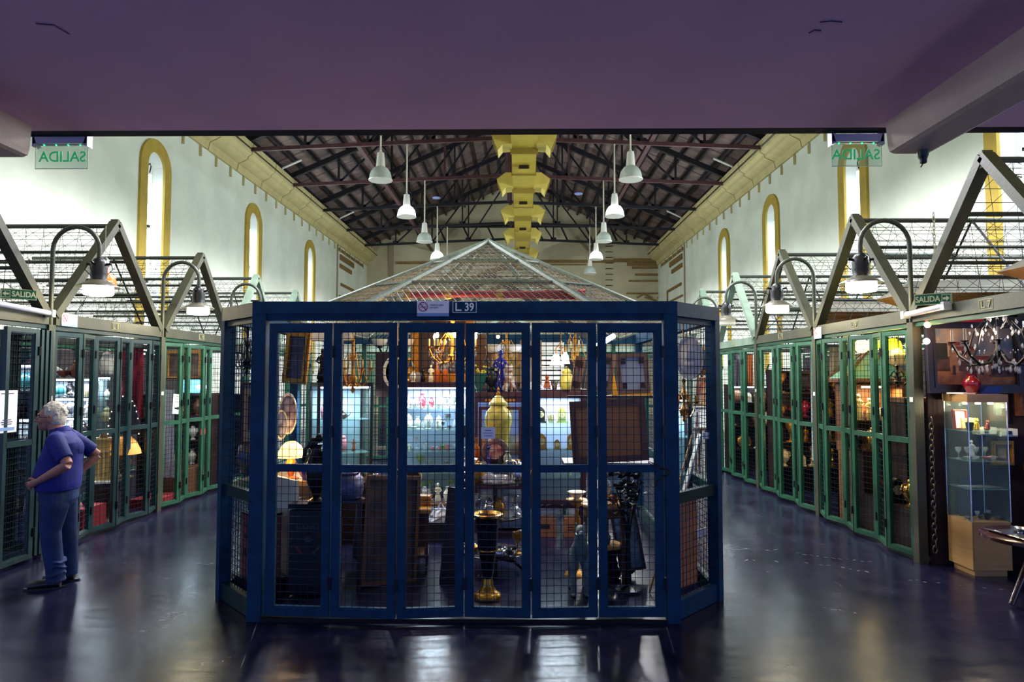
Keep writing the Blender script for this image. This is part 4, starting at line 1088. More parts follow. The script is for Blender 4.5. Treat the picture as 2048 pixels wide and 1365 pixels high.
for px, d, h, k, m, lab, cat in (
    (958, 8.05, .22, 'bowl', tealg, 'teal bowl on the mirror cabinet under yellow flowers', 'bowl'),
    (982, 8.1, .30, 'urn', black, 'black urn on the mirror cabinet', 'urn'),
    (1001, 8.1, .50, 'figurine', bglass, 'tall blue and white standing figurine on the mirror cabinet', 'figurine'),
    (1018, 8.05, .33, 'animal', mat('brown_spotted', (220, 214, 210), .4, noise=1, scale=14, col2=(110, 60, 56)), 'brown and white spotted dog figurine on the mirror cabinet', 'figurine')):
    place(k, (GX(px, d), d, zt), h, m, lab, cat, w=.22 if k == 'bowl' else None)
fl_ = thing('flower_bunch', 'bunch of small yellow flowers in the teal bowl', 'flowers', (GX(958, 8.05), 8.05, 1.80))
mb = MB(); mg = MB()
for i in range(26):
    x, y, z = r1.uniform(-.1, .1), r1.uniform(-.05, .05), r1.uniform(.05, .19); mb.ball((x, y, z), .013, n=6, m=4); mg.tube([(0, 0, 0), (x, y, z)], .003, 3)
mb.build('blossoms', mat('yellow_blossom', (200, 190, 60), .7), fl_)['kind'] = 'stuff'; mg.build('stems', mat('stem_green', (60, 90, 50), .7), fl_)['kind'] = 'stuff'
zt = 1.70
for px, d, h, k, m, lab, cat in (
    (1062, 8.1, .09, 'box', white, 'white box at the left end of the clock cabinet top', 'box'),
    (1074, 8.1, .21, 'animal', white, 'white cat figurine on the clock cabinet', 'figurine'),
    (1094, 8.1, .18, 'animal', amber, 'brown bear playing a violin, figurine on the clock cabinet', 'figurine'),
    (1109, 8.1, .10, 'cup', silver, 'metal mug on the clock cabinet', 'cup'),
    (1120, 8.1, .10, 'goblet', crystal, 'clear goblet on the clock cabinet', 'goblet'),
    (1133, 8.0, .27, 'jar', yelchina, 'yellow lidded urn at the right end of the clock cabinet', 'urn')):
    place(k, (GX(px, d), d, zt), h, m, lab, cat)
tag(MB().box(-.30, -.01, 0, .30, .01, .02).build('led_bar', LED_E, loc=(mD.x, 8.25, 1.705)), 'bright LED bar lying along the top of the clock cabinet', 'light')
light('AREA', (mD.x, 8.2, 1.75), 5, (.85, .9, 1), .5, size_y=.05, rot=(PI*.8, 0, 0))
# hung and standing pictures behind and above
p = W(883, 772, 8.62); frame_pic((p.x, 8.68, 1.79), .80, .92, gold, 'large bright gilt frame with a dark brown canvas on the wide cabinet', fw=.10, pic=mat('brown_canvas', (60, 40, 40), .6, noise=.4, scale=3))
p = W(1015, 765, 8.9); frame_pic((p.x, 8.95, 1.72), .52, .52, wood, 'brown wooden frame standing behind the figurines on the mirror cabinet', fw=.05, pic=landsc, mat_=mountm)
p = W(955, 765, 8.95); tag(MB().box(-.11, -.05, 0, .11, .05, .7).build('wood_pilaster', wood, loc=(p.x, 8.98, 1.70)), 'carved brown pilaster panel behind the yellow flowers', 'panel')
tag(MB().box(-.14, -.02, .0, .14, .02, .62).build('door_panel', mat('panelled_wood', (130, 96, 50), .5, noise=.3), loc=(GX(1062, 8.8), 8.85, 1.70)), 'brown panelled board left of the pale door, over the clock cabinet', 'panel')
t = thing('pale_door', 'pale blue-white louvred door standing behind the cat figurine', 'door', (GX(1098, 8.9), 8.95, 1.70))
frame_rect(MB(), -.20, 0, .20, .60, .04, -.02, .02).build('door_frame', white, t); 
for i in range(8): MB().cbox(0, 0, .07+.065*i, .32, .03, .045).build('louvre', white, t)
p = W(591, 765, 6.0)
frame_pic((W(590, 770, 6.0).x, 6.0, W(590, 768, 6.0).z), .225, .46, gold, 'tilted gilt frame with a dusky painting hanging in the left door of the kiosk', fw=.045, pic=duskpaint, tilt=-.05, rz=-.15, roll=.07)
p = W(496, 890, 6.05); frame_pic((p.x, 6.15, p.z), .20, .55, wood, 'brown frame with a cream mount and dim print in the left corner of the kiosk', fw=.022, pic=sepia, mat_=mountm, rz=.35)
for nm, px, z0_ in (('hanging_wire', 580, 2.3), ('hanging_wire', 600, 2.3)):
    tag(MB().tube([W(px, 680, 6.0), (W(px, 680, 6.0).x, 6.0, 2.42)], .003, 4).build(nm, black), 'thin wire at the %s of the tilted gilt picture' % ('left' if px == 580 else 'right'), 'wire')
# statue on the left cabinet
place('figurine', (GX(645, 7.8), 7.8, 1.78), .40, bronze, 'tall dark bronze goddess statuette on the black-framed cabinet', 'figurine')
place('box', (GX(690, 7.8), 7.75, 1.78), .10, redglass, 'small red box on the black-framed cabinet', 'box')
# oval porcelain plaques
plq = mat('plaque_porcelain', (176, 166, 180), .4, noise=.8, scale=12, col2=(90, 70, 84)); bl_plq = mat('blue_grey_relief', (150, 156, 190), .4, noise=.6, scale=14, col2=(80, 80, 110))
def oval(c, rx, rz_, d_, m, rim, label, name='oval_plaque', yaw=0, cat='plaque'):
    t = thing(name, label, cat, c, yaw)
    n = 28
    ring = MB().loft([[(rx*k*math.cos(2*PI*i/n), y, rz_*k*math.sin(2*PI*i/n)) for i in range(n)] for k, y in ((.85, 0), (.9, -.012), (1.0, -.016), (1.0, .01), (.85, .012))], cap=False)
    ring.build('rim', rim, t, fix=True)
    MB().loft([[(rx*k*math.cos(2*PI*i/n), y, rz_*k*math.sin(2*PI*i/n)) for i in range(n)] for k, y in ((.9, .004), (.86, -.004), (.5, -.014), (.05, -.016))]).build('plaque_face', m, t, fix=True, smooth=True)
    return t
t = oval(W(576, 828, 6.5), .085, .20, 0, plq, white, 'tall oval painted porcelain plaque on the lamp table, right of the two', yaw=.15)
t = oval(W(563, 850, 6.45), .055, .14, 0, bl_plq, white, 'smaller blue-grey oval plaque on the lamp table, left of the two', yaw=.15)
t = oval(W(1380, 716, 5.75), .12, .18, 0, mat('cameo_white', (244, 232, 232), .5, noise=.15, scale=10), white, 'large pale oval cameo plaque hanging in the right corner of the kiosk', yaw=-PI/4+.2)
c = thing('cameo_bust', None, None); C.objects.unlink(c)
MB().ball((0, -.025, .02), .035, .02, .055, 10, 8).ball((0, -.02, -.06), .05, .015, .035, 10, 6).ball((.012, -.03, .06), .03, .02, .03, 10, 6).build('relief_bust', MATS['cameo_white'], t, smooth=True)
tag(MB().tube([W(1380, 670, 5.75), (W(1380, 670, 5.75).x, 5.75, 2.4)], .003, 4).build('hanging_wire', black), 'thin wire holding the pale oval cameo', 'wire')
# oval mirror frame
t = thing('oval_mirror', 'white oval mirror frame standing between the left and the wide cabinet', 'mirror', W(790, 745, 7.6))
n = 28; ring = MB()
ring.loft([[((.12+.018*math.cos(a))*math.cos(2*PI*i/n), .018*math.sin(a), (.17+.018*math.cos(a))*math.sin(2*PI*i/n)) for i in range(n)] for a in [2*PI*j/8 for j in range(9)]], cap=False).build('mirror_frame', white, t, smooth=True)
MB().loft([[(.11*k*math.cos(2*PI*i/n), .0, .16*k*math.sin(2*PI*i/n)) for i in range(n)] for k in (1, .05)]).build('mirror_glass', mat('mirror_glass', (200, 205, 215), .08, metal=1), t)
tag(MB().tube([W(790, 716, 7.6), (W(790, 716, 7.6).x, 7.6, 2.9)], .003, 4).build('hanging_wire', black), 'thin wire holding the white oval mirror', 'wire')
tag(MB().box(-.14, -.03, 0, .14, .03, .52).build('dark_board', darkwood, loc=(W(775, 700, 7.9).x, 7.95, 1.62)), 'dark brown board behind the white oval mirror', 'board')
# chandeliers
def chandelier(c, arms, r, h, m, label, lit=(), drops=None, shade=None, top=2.9, candle=None, scale=1, tiers=1):
    t = thing('chandelier', label, 'chandelier', c)
    MB().lathe([(.005, -h*.55), (.02, -h*.5), (.012, -h*.42), (.035, -h*.34), (.045, -h*.26), (.018, -h*.18), (.014, .05*h), (.03, .12*h), (.014, .2*h), (.012, .42*h), (.022, .48*h), (.006, .52*h)], 12).build('stem', m, t, smooth=True)
    MB().tube([(0, 0, h*.5), (0, 0, top-c[2])], .005, 5).build('suspension_rod', m, t)
    for k in range(arms):
        a = 2*PI*k/arms+.2; ca, sa = math.cos(a), math.sin(a)
        pts = [(ca*u*r, sa*u*r, z*h) for u, z in ((.06, -.22), (.25, -.38), (.55, -.42), (.85, -.28), (1.0, -.10))]
        arm = MB().tube(pts, r*.025+.003, 6); 
        pts2 = [(ca*u*r, sa*u*r, z*h) for u, z in ((.1, .1), (.3, .22), (.5, .08), (.62, -.16), (.75, -.28))]
        arm.tube(pts2, r*.018+.002, 5); arm.lathe([(.008, 0), (.028, .008), (.034, .016), (.01, .018)], 10, at=(ca*r, sa*r, -.10*h))
        ao = arm.build('arm', m, t, smooth=True)
        if shade: MB().lathe([(.045, 0), (.075, .02), (.10, .07), (.105, .085), (.05, .07), (.03, .03)], 14, at=(ca*r, sa*r, -.06*h)).build('glass_shade', shade, ao, smooth=True)
        else:
            MB().tube([(ca*r, sa*r, -.09*h), (ca*r, sa*r, .10*h)], .011, 7).build('candle', candle or cream, ao)
            if k in lit: MB().lathe([(.006, 0), (.013, .012), (.015, .028), (.008, .05), (.002, .062)], 8, at=(ca*r, sa*r, .10*h)).build('bulb', WARM_E, ao)
        if drops:
            db = MB()
            for j, (u, z) in enumerate(((1.0, -.13), (.85, -.32), (.6, -.44), (.35, -.42))):
                zz = z*h; db.lathe([(.001, 0), (.008, -.012), (.012, -.028), (.010, -.040), (.002, -.055)], 6, at=(ca*u*r, sa*u*r, zz-.01))
                db.lathe([(.001, 0), (.006, -.006), (.001, -.012)], 5, at=(ca*u*r+.006, sa*u*r, zz))
            for j in range(3):
                u = .2+.25*j; db.lathe([(.001, 0), (.008, -.012), (.012, -.03), (.001, -.05)], 6, at=(ca*u*r, sa*u*r, (.28-.2*j)*h))
            for j in range(4): 
                b = a+(j-1.5)*.22; db.lathe([(.001, 0), (.007, -.01), (.001, -.02)], 5, at=(math.cos(b)*r*.9, math.sin(b)*r*.9, (-.18-.06*(2-abs(j-1.5)))*h))
            d_ = db.build('crystal_drops', drops, ao); d_['kind'] = 'stuff'
    return t
chandelier(W(706, 730, 6.6), 6, .17, .50, gold, 'gilt brass chandelier with downturned arms hanging left in the kiosk', top=2.45)
chandelier(W(905, 688, 6.4), 8, .22, .44, gold, 'crystal chandelier with lit candle bulbs in front of the big gilt frame', lit=(0, 2, 3, 5, 6), drops=crystal, top=2.5)
light('POINT', W(905, 665, 6.3), 14, WARM, .06, name='chandelier_light'); light('POINT', W(905, 705, 6.9), 10, WARM, .06, name='chandelier_light')
light('POINT', W(880, 700, 8.2), 6, WARM, .06)
chandelier(W(495, 700, 6.1), 6, .13, .42, bronze, 'dark iron chandelier with crystal drops in the left corner of the kiosk', drops=crystal, top=2.4)
chandelier(W(797, 690, 8.9), 5, .30, .45, bronze, 'chandelier with upturned white glass shades behind the oval mirror', shade=white, top=2.7)
chandelier(W(1013, 700, 8.7), 5, .20, .55, gold, 'gilt chandelier with white bell shades above the mirror cabinet', shade=white, top=2.7)
chandelier(W(1150, 690, 8.6), 4, .18, .5, gold, 'gilt scroll-armed chandelier over the yellow urn', top=2.7, candle=cream)
# clear bulbs with flare: star bulb points
for px, py, d, lb in ((951, 664, 6.6, 'bare lit bulb left of the gilt chandelier'), (996, 674, 8.4, 'small bright bulb behind the middle door')):
    t = thing('hanging_bulb', lb, 'bulb', W(px, py, d)); MB().ball((0, 0, 0), .022, n=10, m=8).build('bulb', WARM_E, t); MB().tube([(0, 0, .02), (0, 0, 2.45-W(px, py, d).z)], .004, 4).build('flex', black, t)
for px, py, d, lb in ((822, 728, 7.4, 'dark bell-pull lamp hanging left of the gilt frame'), (893, 728, 7.2, 'dark funnel pendant hanging before the gilt frame'), (973, 720, 7.4, 'dark spotlight hanging behind the middle door')):
    p = W(px, py, d); t = thing('dark_pendant', lb, 'pendant', p)
    MB().lathe([(.04, -.03), (.035, -.02), (.012, .02), (.006, .05)], 12).build('funnel_shade', black, t); MB().tube([(0, 0, .04), (0, 0, 2.5-p.z)], .005, 5).build('pole', black, t)
# wall-lamp pair with tulip shades
for px, py, lb in ((1112, 715, 'lit white tulip shade lamp, left of the pair over the clock cabinet'), (1131, 712, 'lit white tulip shade lamp, right of the pair over the clock cabinet')):
    p = W(px, py, 7.6); t = thing('tulip_lamp', lb, 'lamp', p)
    sc_ = 1 if px < 1120 else .7
    MB().lathe([(.07*sc_, -.09), (.055*sc_, -.05), (.045*sc_, 0), (.02*sc_, .04)], 14).build('glass_shade', mat('tulip_lit', (255, 250, 235), .4, emit=(255, 236, 190), es=7), t, smooth=True)
    MB().tube([(0, 0, .04), (0, 0, .10), (.05, 0, .16), (.06, 0, .3), (.0, 0, 2.5-p.z)], .007, 6).build('bracket', gold, t)
light('POINT', W(1118, 738, 7.45), 7, (1, .85, .6), .05)
# canvas stretchers and yellow envelope, large board
def stretcher(px0, py0, px1, py1, d, label, tilt):
    a = W(px0, py1, d); b = W(px1, py0, d); w = b.x-a.x; h = b.z-a.z
    t = thing('canvas_stretcher', label, 'canvas', ((a.x+b.x)/2, d, a.z)); t.rotation_euler = (-.12, tilt, .05)
    frame_rect(MB(), -w/2, 0, w/2, h, .036, -.012, .012).build('stretcher_frame', stretch_w, t); MB().box(-w/2, .012, 0, w/2, .016, h).build('canvas_sheet', canvas, t)
    for sx in (-1, 1):
        for z in (.045, h-.095): MB().box(sx*(w/2-.045)-(.035 if sx > 0 else 0), -.016, z, sx*(w/2-.045)+(.035 if sx < 0 else 0), -.006, z+.05).build('corner_wedge', wood, t)
stretcher(1140, 712, 1160, 785, 6.02, 'narrow canvas seen from behind, leftmost of the three stretched canvases', .18)
stretcher(1168, 704, 1222, 782, 5.95, 'tilted stretched canvas seen from behind, middle of the three', .16)
stretcher(1236, 706, 1300, 788, 5.9, 'stretched canvas seen from behind, rightmost of the three', -.04)
tag(MB().prism([(-.26, 0), (.28, .03), (.28, .075), (-.02, .06), (-.07, .34), (-.12, .34), (-.06, .05), (-.24, .02)], -.004, .004).build('yellow_envelope', yellowpaper, loc=W(1240, 800, 6.08), fix=True), 'yellow-orange card wedged between the stretched canvases', 'card')
a = W(1146, 925, 5.86); b = W(1297, 800, 5.86); w = b.x-a.x; h = b.z-a.z
t = thing('backboard', 'large brown cardboard-backed panel with a wooden frame leaning in the right door', 'panel', ((a.x+b.x)/2, 5.86, a.z)); t.rotation_euler = (-.08, -.055, 0)
frame_rect(MB(), -w/2, 0, w/2, h, .05, -.014, .012).build('panel_frame', mat('panel_wood', (130, 86, 72), .6, noise=.3), t); MB().box(-w/2+.03, .0, .03, w/2-.03, .008, h-.03).build('panel_sheet', card, t)
sh_ = tag(MB().box(-.40, -.12, 0, .42, .28, .03).build('shelf_board', darkwood, loc=((a.x+b.x)/2, 5.95, a.z-.035)), 'dark shelf board carrying the large brown panel', 'shelf')
sh2 = tag(MB().box(-.36, -.03, 0, .40, .10, .02).build('shelf_board', darkwood, loc=((a.x+b.x)/2, 6.0, W(1200, 792, 6.0).z-.02)), 'narrow dark board under the stretched canvases', 'shelf')
# left foreground: desk, lamp, jug, bowl, trunk, boxes
t = thing('writing_desk', 'brown wooden desk with a pale top in the left of the kiosk', 'desk', (-1.98, 6.58, 0))
MB().box(-.42, -.35, .86, .42, .50, .90).build('desk_top', honey, t); MB().box(-.40, -.33, .76, .40, .48, .86).build('apron', wood, t)
for x in (-.38, .34):
    for y in (-.31, .44): MB().lathe([(.02, 0), (.022, .3), (.03, .7), (.028, .76)], 8, at=(x, y, 0)).build('leg', wood, t)
MB().lathe([(.012, 0), (.012, .015), (.005, .02)], 8).build('knob', brass, t, loc=(.1, -.335, .81), rot=(PI/2, 0, 0))
lp = W(582, 940, 6.38)
place('shade_lamp', (lp.x, 6.38, .90), .36, amber, 'lit table lamp with a cream shade and amber glass base on the desk', 'lamp', m2=mat('lit_shade', (255, 220, 150), .6, emit=(255, 206, 120), es=2.6))
light('POINT', (lp.x, 6.28, 1.06), 3.2, WARM, .04); light('POINT', (lp.x, 6.30, 1.36), 1.6, WARM, .04)
place('bowl', (W(611, 930, 6.3).x, 6.3, .90), .11, bglass, 'cobalt blue footed bowl beside the lit table lamp', 'bowl', w=.15)
place('vase', (W(500, 960, 6.3).x, 6.32, .90), .46, mat('mottled_yellow_vase', (140, 120, 60), .25, noise=1, scale=9, col2=(50, 50, 110), coat=.4), 'tall mottled yellow and blue vase in the left corner of the kiosk', 'vase')
place('box', (W(500, 905, 6.7).x, 6.8, .90), .13, mat('floral_tin', (150, 146, 176), .5, noise=.5, scale=18), 'pale floral tin behind the mottled vase', 'tin')
# bronze jug with statue
t = thing('bronze_ewer', 'tall dark bronze ewer with a reclining figure on the handle', 'ewer', (W(632, 1010, 5.85).x, 5.85, .775))
MB().lathe([(.07, 0), (.075, .02), (.03, .05), (.035, .08), (.08, .18), (.095, .30), (.06, .40), (.035, .46), (.05, .50), (.04, .50)], 16).build('ewer_body', bronze, t, smooth=True)
MB().tube([(.09, 0, .2), (.15, 0, .32), (.13, 0, .44), (.06, 0, .49)], .012, 6).build('handle', bronze, t)
MB().ball((.02, 0, .55), .035, .03, .04).ball((-.03, 0, .50), .04, .04, .06).tube([(-.03, 0, .52), (-.09, -.02, .46), (-.11, 0, .36)], .018, 7).tube([(-.02, 0, .47), (.06, -.03, .42), (.09, -.03, .34)], .02, 7).build('ewer_figure', bronze, t, smooth=True)
t = thing('travel_trunk', 'black trunk with pale crest and two coloured badges under the ewer', 'trunk', (W(618, 1100, 5.85).x, 5.95, 0))
MB().box(-.16, -.14, .02, .16, .2, .72).build('trunk_body', mat('trunk_black', (20, 16, 26), .5), t); MB().box(-.165, -.145, .735, .165, .205, .775).build('lid', bronze, t)
text('Industrias', 'lettering', mat('gold_letter', (96, 90, 110), .5), .05, t, (0, -.143, .58), ext=.0008) 
for i in range(3):
    for j in range(5): 
        if (i-1)**2+(j-2)**2 < 5: MB().cbox(-.028+.014*j, -.142, .465+.014*i, .009, .003, .009).build('crest_dot', MATS['gold_letter'], t)
MB().bar((-.10, -.142, .42), (-.045, -.142, .36), .004, .022, up=(.7, 0, .7)).build('badge', mat('red_badge', (110, 40, 44), .6), t); MB().bar((.10, -.142, .42), (.045, -.142, .36), .004, .022, up=(-.7, 0, .7)).build('badge', mat('green_badge', (50, 84, 60), .6), t)
t = thing('camera_box', 'brown cardboard camera carton with printed lettering in the left corner', 'box', (W(497, 1100, 5.75).x+.02, 5.95, .14), math.radians(-45))
MB().box(-.15, -.10, 0, .15, .12, .52).build('carton', mat('carton_brown', (134, 76, 66), .8), t); MB().box(-.155, -.105, .52, .155, .125, .54).build('lid', black, t)
text('Projector', 'lettering', black, .045, t, (0, -.102, .44), ext=.0005); text('P 350', 'lettering', black, .045, t, (0, -.102, .39), ext=.0005); text('Autofocus', 'lettering', black, .045, t, (0, -.102, .34), ext=.0005)
text('Rollei', 'lettering', black, .085, t, (.0, -.102, .20), ext=.0005, bold=.001)
tag(MB().box(-.22, -.16, 0, .22, .16, .14).build('low_plinth', darkwood, loc=(W(497, 1100, 5.75).x+.02, 5.98, 0), rot=(0, 0, math.radians(-45))), 'low dark plinth under the camera carton', 'plinth')
tag(MB().box(-.24, -.015, .1, .24, .015, .95).build('white_board', white, loc=(-2.10, 6.12, .0), rot=(0, 0, math.radians(-45))), 'white board standing behind the camera carton', 'board')
# globe vase
t = place('jar', (W(692, 1010, 6.0).x, 6.05, .78), .30, mat('pewter_vase', (96, 98, 140), .35, metal=.3, bump=.5, bscale=16), 'round blue-grey embossed vase beside the trunk', 'vase', w=.29)
t = thing('small_table', 'small dark table carrying the blue-grey vase and dried flowers', 'table', (W(694, 1100, 6.15).x-.05, 6.22, 0))
MB().box(-.22, -.24, .74, .22, .2, .775).build('table_top', darkwood, t)
for x in (-.19, .19):
    for y in (-.2, .16): MB().cbox(x, y, .37, .035, .035, .74).build('leg', darkwood, t)
df = thing('dried_flowers', 'bunch of dried brown and teal flowers behind the blue-grey vase', 'flowers', (W(722, 985, 6.3).x, 6.33, .775))
for nm, m, k in (('red_blooms', mat('rust_bloom', (130, 60, 40), .8), 12), ('teal_blooms', mat('teal_bloom', (40, 84, 80), .8), 8), ('pale_blooms', mat('pale_bloom', (180, 150, 110), .8), 7)):
    b_ = MB()
    for i in range(k): b_.ball((r1.uniform(-.13, .15), r1.uniform(-.05, .05), r1.uniform(.05, .24)), r1.uniform(.015, .03), n=7, m=5)
    b_.build(nm, m, df)['kind'] = 'stuff'
# leaning framed boards
t = thing('old_boards', 'pair of old framed boards leaning behind the second door of the kiosk', 'frames', (W(776, 1150, 6.15).x, 6.18, 0)); t.rotation_euler = (0, .0, .55)
o = frame_rect(MB(), -.26, 0, .26, .95, .03, -.02, .02).build('board_frame', wood, t, rot=(-.1, .08, 0)); MB().box(-.24, .0, .02, .24, .01, .93).build('board', mat('scuffed_board', (44, 34, 34), .6, noise=1, scale=4, col2=(84, 60, 50)), o)
o = frame_rect(MB(), -.26, 0, .26, .88, .03, -.02, .02).build('board_frame', darkwood, t, loc=(.02, .09, 0), rot=(-.1, .06, 0)); MB().box(-.24, .0, .02, .24, .01, .86).build('board', darkcloth, o)
# trolley
t = thing('tea_trolley', 'light wooden tea trolley on castors in the middle of the kiosk', 'trolley', (W(812, 1100, 6.72).x, 6.72, 0), .12)
MB().box(-.24, -.24, .56, .24, .24, .59).build('tray_top', honey, t); MB().box(-.22, -.22, .14, .22, .22, .165).build('lower_shelf', wood, t)
for i in range(3): MB().box(-.23+.155*i, -.23, .59, -.085+.155*i, .23, .597).build('top_plank', honey, t)
for x in (-.2, .2):
    for y in (-.2, .2): MB().cbox(x, y, .36, .035, .035, .42).build('leg', wood, t)
MB().box(-.2, .12, .165, .2, .2, .56).build('side_board', wood, t)
for x in (-.2, .2):
    for y in (-.2, .2):
        o = MB().tube([(x, y, .14), (x, y, .08)], .008, 6).build('castor_stem', blackm, t); MB().tube([(x-.012, y, .035), (x+.012, y, .035)], .034, 12).build('wheel', black, o)
for i in range(4): tag(MB().box(-.12, -.06, 0, .12, .06, .022)  .build('wooden_offcut', honey, loc=(W(838, 1000, 6.74).x, 6.74, .599+.024*i), rot=(0, 0, .1*(-1)**i)), 'flat wooden offcut on the tea trolley, %s of the pile' % ['bottom', 'second', 'third', 'top'][i], 'wood', 'offcuts piled on the tea trolley')
# draped dark table
t = thing('draped_table', 'table under a dark navy cloth behind the tea trolley', 'table', (W(780, 1040, 7.26).x, 7.24, 0))
n = 28
def drp(rx, ry, z, amp): return [(rx*math.copysign(abs(math.cos(2*PI*i/n))**.5, math.cos(2*PI*i/n))*(1+amp*math.sin(i*2.3)), ry*math.copysign(abs(math.sin(2*PI*i/n))**.5, math.sin(2*PI*i/n))*(1+amp*math.cos(i*1.7)), z) for i in range(n)]
MB().loft([drp(.36, .25, .02, .08), drp(.34, .24, .35, .05), drp(.32, .22, .70, .0), drp(.30, .20, .72, 0)]).build('tablecloth', darkcloth, t, smooth=True)
fill((W(780, 1040, 7.26).x, 7.12), 0, .56, .72, .13, ['cup', 'bowl', 'box', 'goblet'], [silver, white, pinkg, cream], 'on the navy draped table', r1, .02)
place('figurine', (W(756, 950, 7.26).x, 7.26, .72), .20, mat('purple_dress', (110, 40, 110), .5), 'figurine in a purple dress on the navy draped table', 'figurine')
oval(W(812, 962, 7.3)+Vector((0, 0, .04)), .17, .10, 0, darkcloth, cream, 'oval dark tray with a pale rim on the draped table', 'oval_tray', cat='tray')
# low shelf with porcelain and plastic bag
t = thing('low_shelf', 'low wooden shelf of porcelain to the right of the draped table', 'shelf', (W(876, 1000, 8.1).x, 8.12, 0))
MB().box(-.28, -.12, .345, .28, .12, .37).build('shelf_board', wood, t)
for x in (-.26, .26): MB().cbox(x, 0, .17, .03, .2, .345).build('leg', wood, t)
fill((W(876, 1000, 8.1).x, 8.10), 0, .52, .372, .25, ['figurine', 'vase', 'jar', 'cup', 'urn'], [white, pinkg, white, crystal, white], 'on the low wooden shelf of the kiosk', r1, .03)
t = thing('plastic_bag', 'crumpled white plastic bag on a grey crate under the low shelf', 'bag', (W(880, 1030, 7.8).x, 7.85, .22))
n = 14; rg = random.Random(5)
MB().loft([[((.15-.02*k)*(1+rg.uniform(-.18, .18))*math.cos(2*PI*i/n), (.10-.015*k)*(1+rg.uniform(-.18, .18))*math.sin(2*PI*i/n), .032*k) for i in range(n)] for k in range(5)]).tube([(-.03, 0, .12), (0, 0, .2), (.04, 0, .13)], .012, 5).build('bag_body', plasticbag, t)
tag(MB().box(-.17, -.12, 0, .17, .12, .2).box(-.18, -.13, .2, .18, .13, .22).build('crate', mat('grey_crate', (46, 46, 60), .7), loc=(W(880, 1030, 7.8).x, 7.85, 0)), 'grey crate under the plastic bag', 'crate')
# dark leaning panel and stick
t = thing('leaning_door', 'tall dark panel leaning beside the black vase', 'panel', (W(892, 1165, 6.25).x, 6.25, 0)); t.rotation_euler = (0, .09, 0)
frame_rect(MB(), -.06, 0, .10, .85, .02, -.02, .02).box(-.04, -.005, .02, .08, .005, .83).build('panel_body', darkwood, t); MB().ball((.05, -.03, .45), .012).build('knob', silver, t)
# black vase
bv = W(974, 1200, 5.72)
t = thing('floor_vase', 'tall black floor vase with a brass rim and flared brass foot', 'vase', (bv.x, 5.8, 0))
MB().lathe([(.115, 0), (.12, .02), (.115, .035), (.095, .05), (.07, .07), (.05, .11), (.042, .16), (.035, .175)], 26).build('foot', brass, t, smooth=True)
MB().lathe([(.04, .17), (.055, .25), (.07, .38), (.082, .41), (.088, .55), (.105, .68), (.12, .69)], 26).build('vase_body', mat('vase_black', (14, 12, 24), .22, coat=.6), t, smooth=True)
MB().lathe([(.078, .395), (.085, .40), (.082, .41)], 26).build('ring', brass, t)
MB().lathe([(.10, .67), (.125, .69), (.13, .70), (.12, .705), (.09, .68), (.06, .66)], 26).build('rim', brass, t, smooth=True)
# tiered round glass table with silverware
cx, cyy = W(990, 1000, 6.6).x, 6.65
t = thing('tiered_stand', 'round three-tier stand crowded with silver and crystal behind the black vase', 'stand', (cx, cyy, 0))
for z, r_, nm in ((.18, .30, 'lower_tier'), (.52, .27, 'middle_tier'), (.86, .30, 'upper_tier')):
    MB().lathe([(r_-.01, z-.02), (r_, z-.012), (r_, z-.002), (r_-.005, z)], 28).build(nm, darkwood, t)
MB().lathe([(.03, 0), (.02, .3), (.03, .5), (.02, .84)], 10).build('column', darkwood, t)
for k in range(3):
    a = 2*PI*k/3; MB().tube([(0, 0, .12), (.18*math.cos(a), .18*math.sin(a), .08), (.28*math.cos(a), .28*math.sin(a), .0)], .018, 6).build('leg', darkwood, t)
for ti_, (z, r_, ks) in enumerate(((.18, .24, ['teapot', 'bowl', 'goblet', 'urn']), (.52, .21, ['goblet', 'teapot', 'candlestick', 'jar', 'vase']), (.86, .24, ['bowl', 'goblet', 'jar', 'teapot']))):
    for k in range(8):
        a = PI+PI*k/7.0 if True else 0; kk = ks[k % len(ks)]; m = [silver, crystal, silver, gold, crystal][(k*3+ti_) % 5]
        hh = (.07 if kk == 'bowl' else .12 if kk == 'teapot' else .20) 
        place(kk, (cx+r_*math.cos(a), cyy+r_*math.sin(a), z), hh, m, '%s %s, %s from left on the %s tier behind the black vase' % (COLN[m.name], KN[kk], NTH[k], ('lowest', 'middle', 'top')[ti_]), KN[kk].split()[-1])
# things standing at mid height in front of the mirror cabinet
t = thing('side_table', 'dark side table carrying the ginger jar and the round plate', 'table', (W(990, 950, 7.3).x, 7.35, 0))
MB().box(-.34, -.2, .88, .34, .2, .92).build('table_top', darkwood, t)
for x in (-.3, .3):
    for y in (-.16, .16): MB().cbox(x, y, .44, .04, .04, .88).build('leg', darkwood, t)
gj = W(996, 900, 7.35)
t = thing('ginger_jar', 'large yellow-green lidded ginger jar with a gilt finial', 'jar', (gj.x, 7.4, .92))
MB().lathe([(.09, 0), (.10, .02), (.10, .18), (.125, .34), (.145, .44), (.145, .50), (.125, .56), (.085, .60), (.08, .62)], 24).build('jar_body', yelchina, t, smooth=True)
MB().lathe([(.09, .62), (.10, .63), (.095, .655), (.085, .66), (.05, .71), (.02, .73)], 22).build('lid', yelchina, t, smooth=True)
MB().lathe([(.015, .73), (.02, .75), (.01, .77), (.018, .785), (.002, .82)], 10).build('finial', gold, t, smooth=True)
place('plate', (W(990, 920, 7.18).x, 7.2, .92), .29, purplewood, 'large round plate with a dark rim and cream figure scene', 'plate', m2=mat('plate_scene', (206, 176, 160), .4, noise=.5, scale=16, col2=(150, 60, 50)))
place('candlestick', (W(977, 925, 7.1).x, 7.1, .92), .23, bglass, 'cobalt blue candlestick in front of the round plate', 'candlestick')
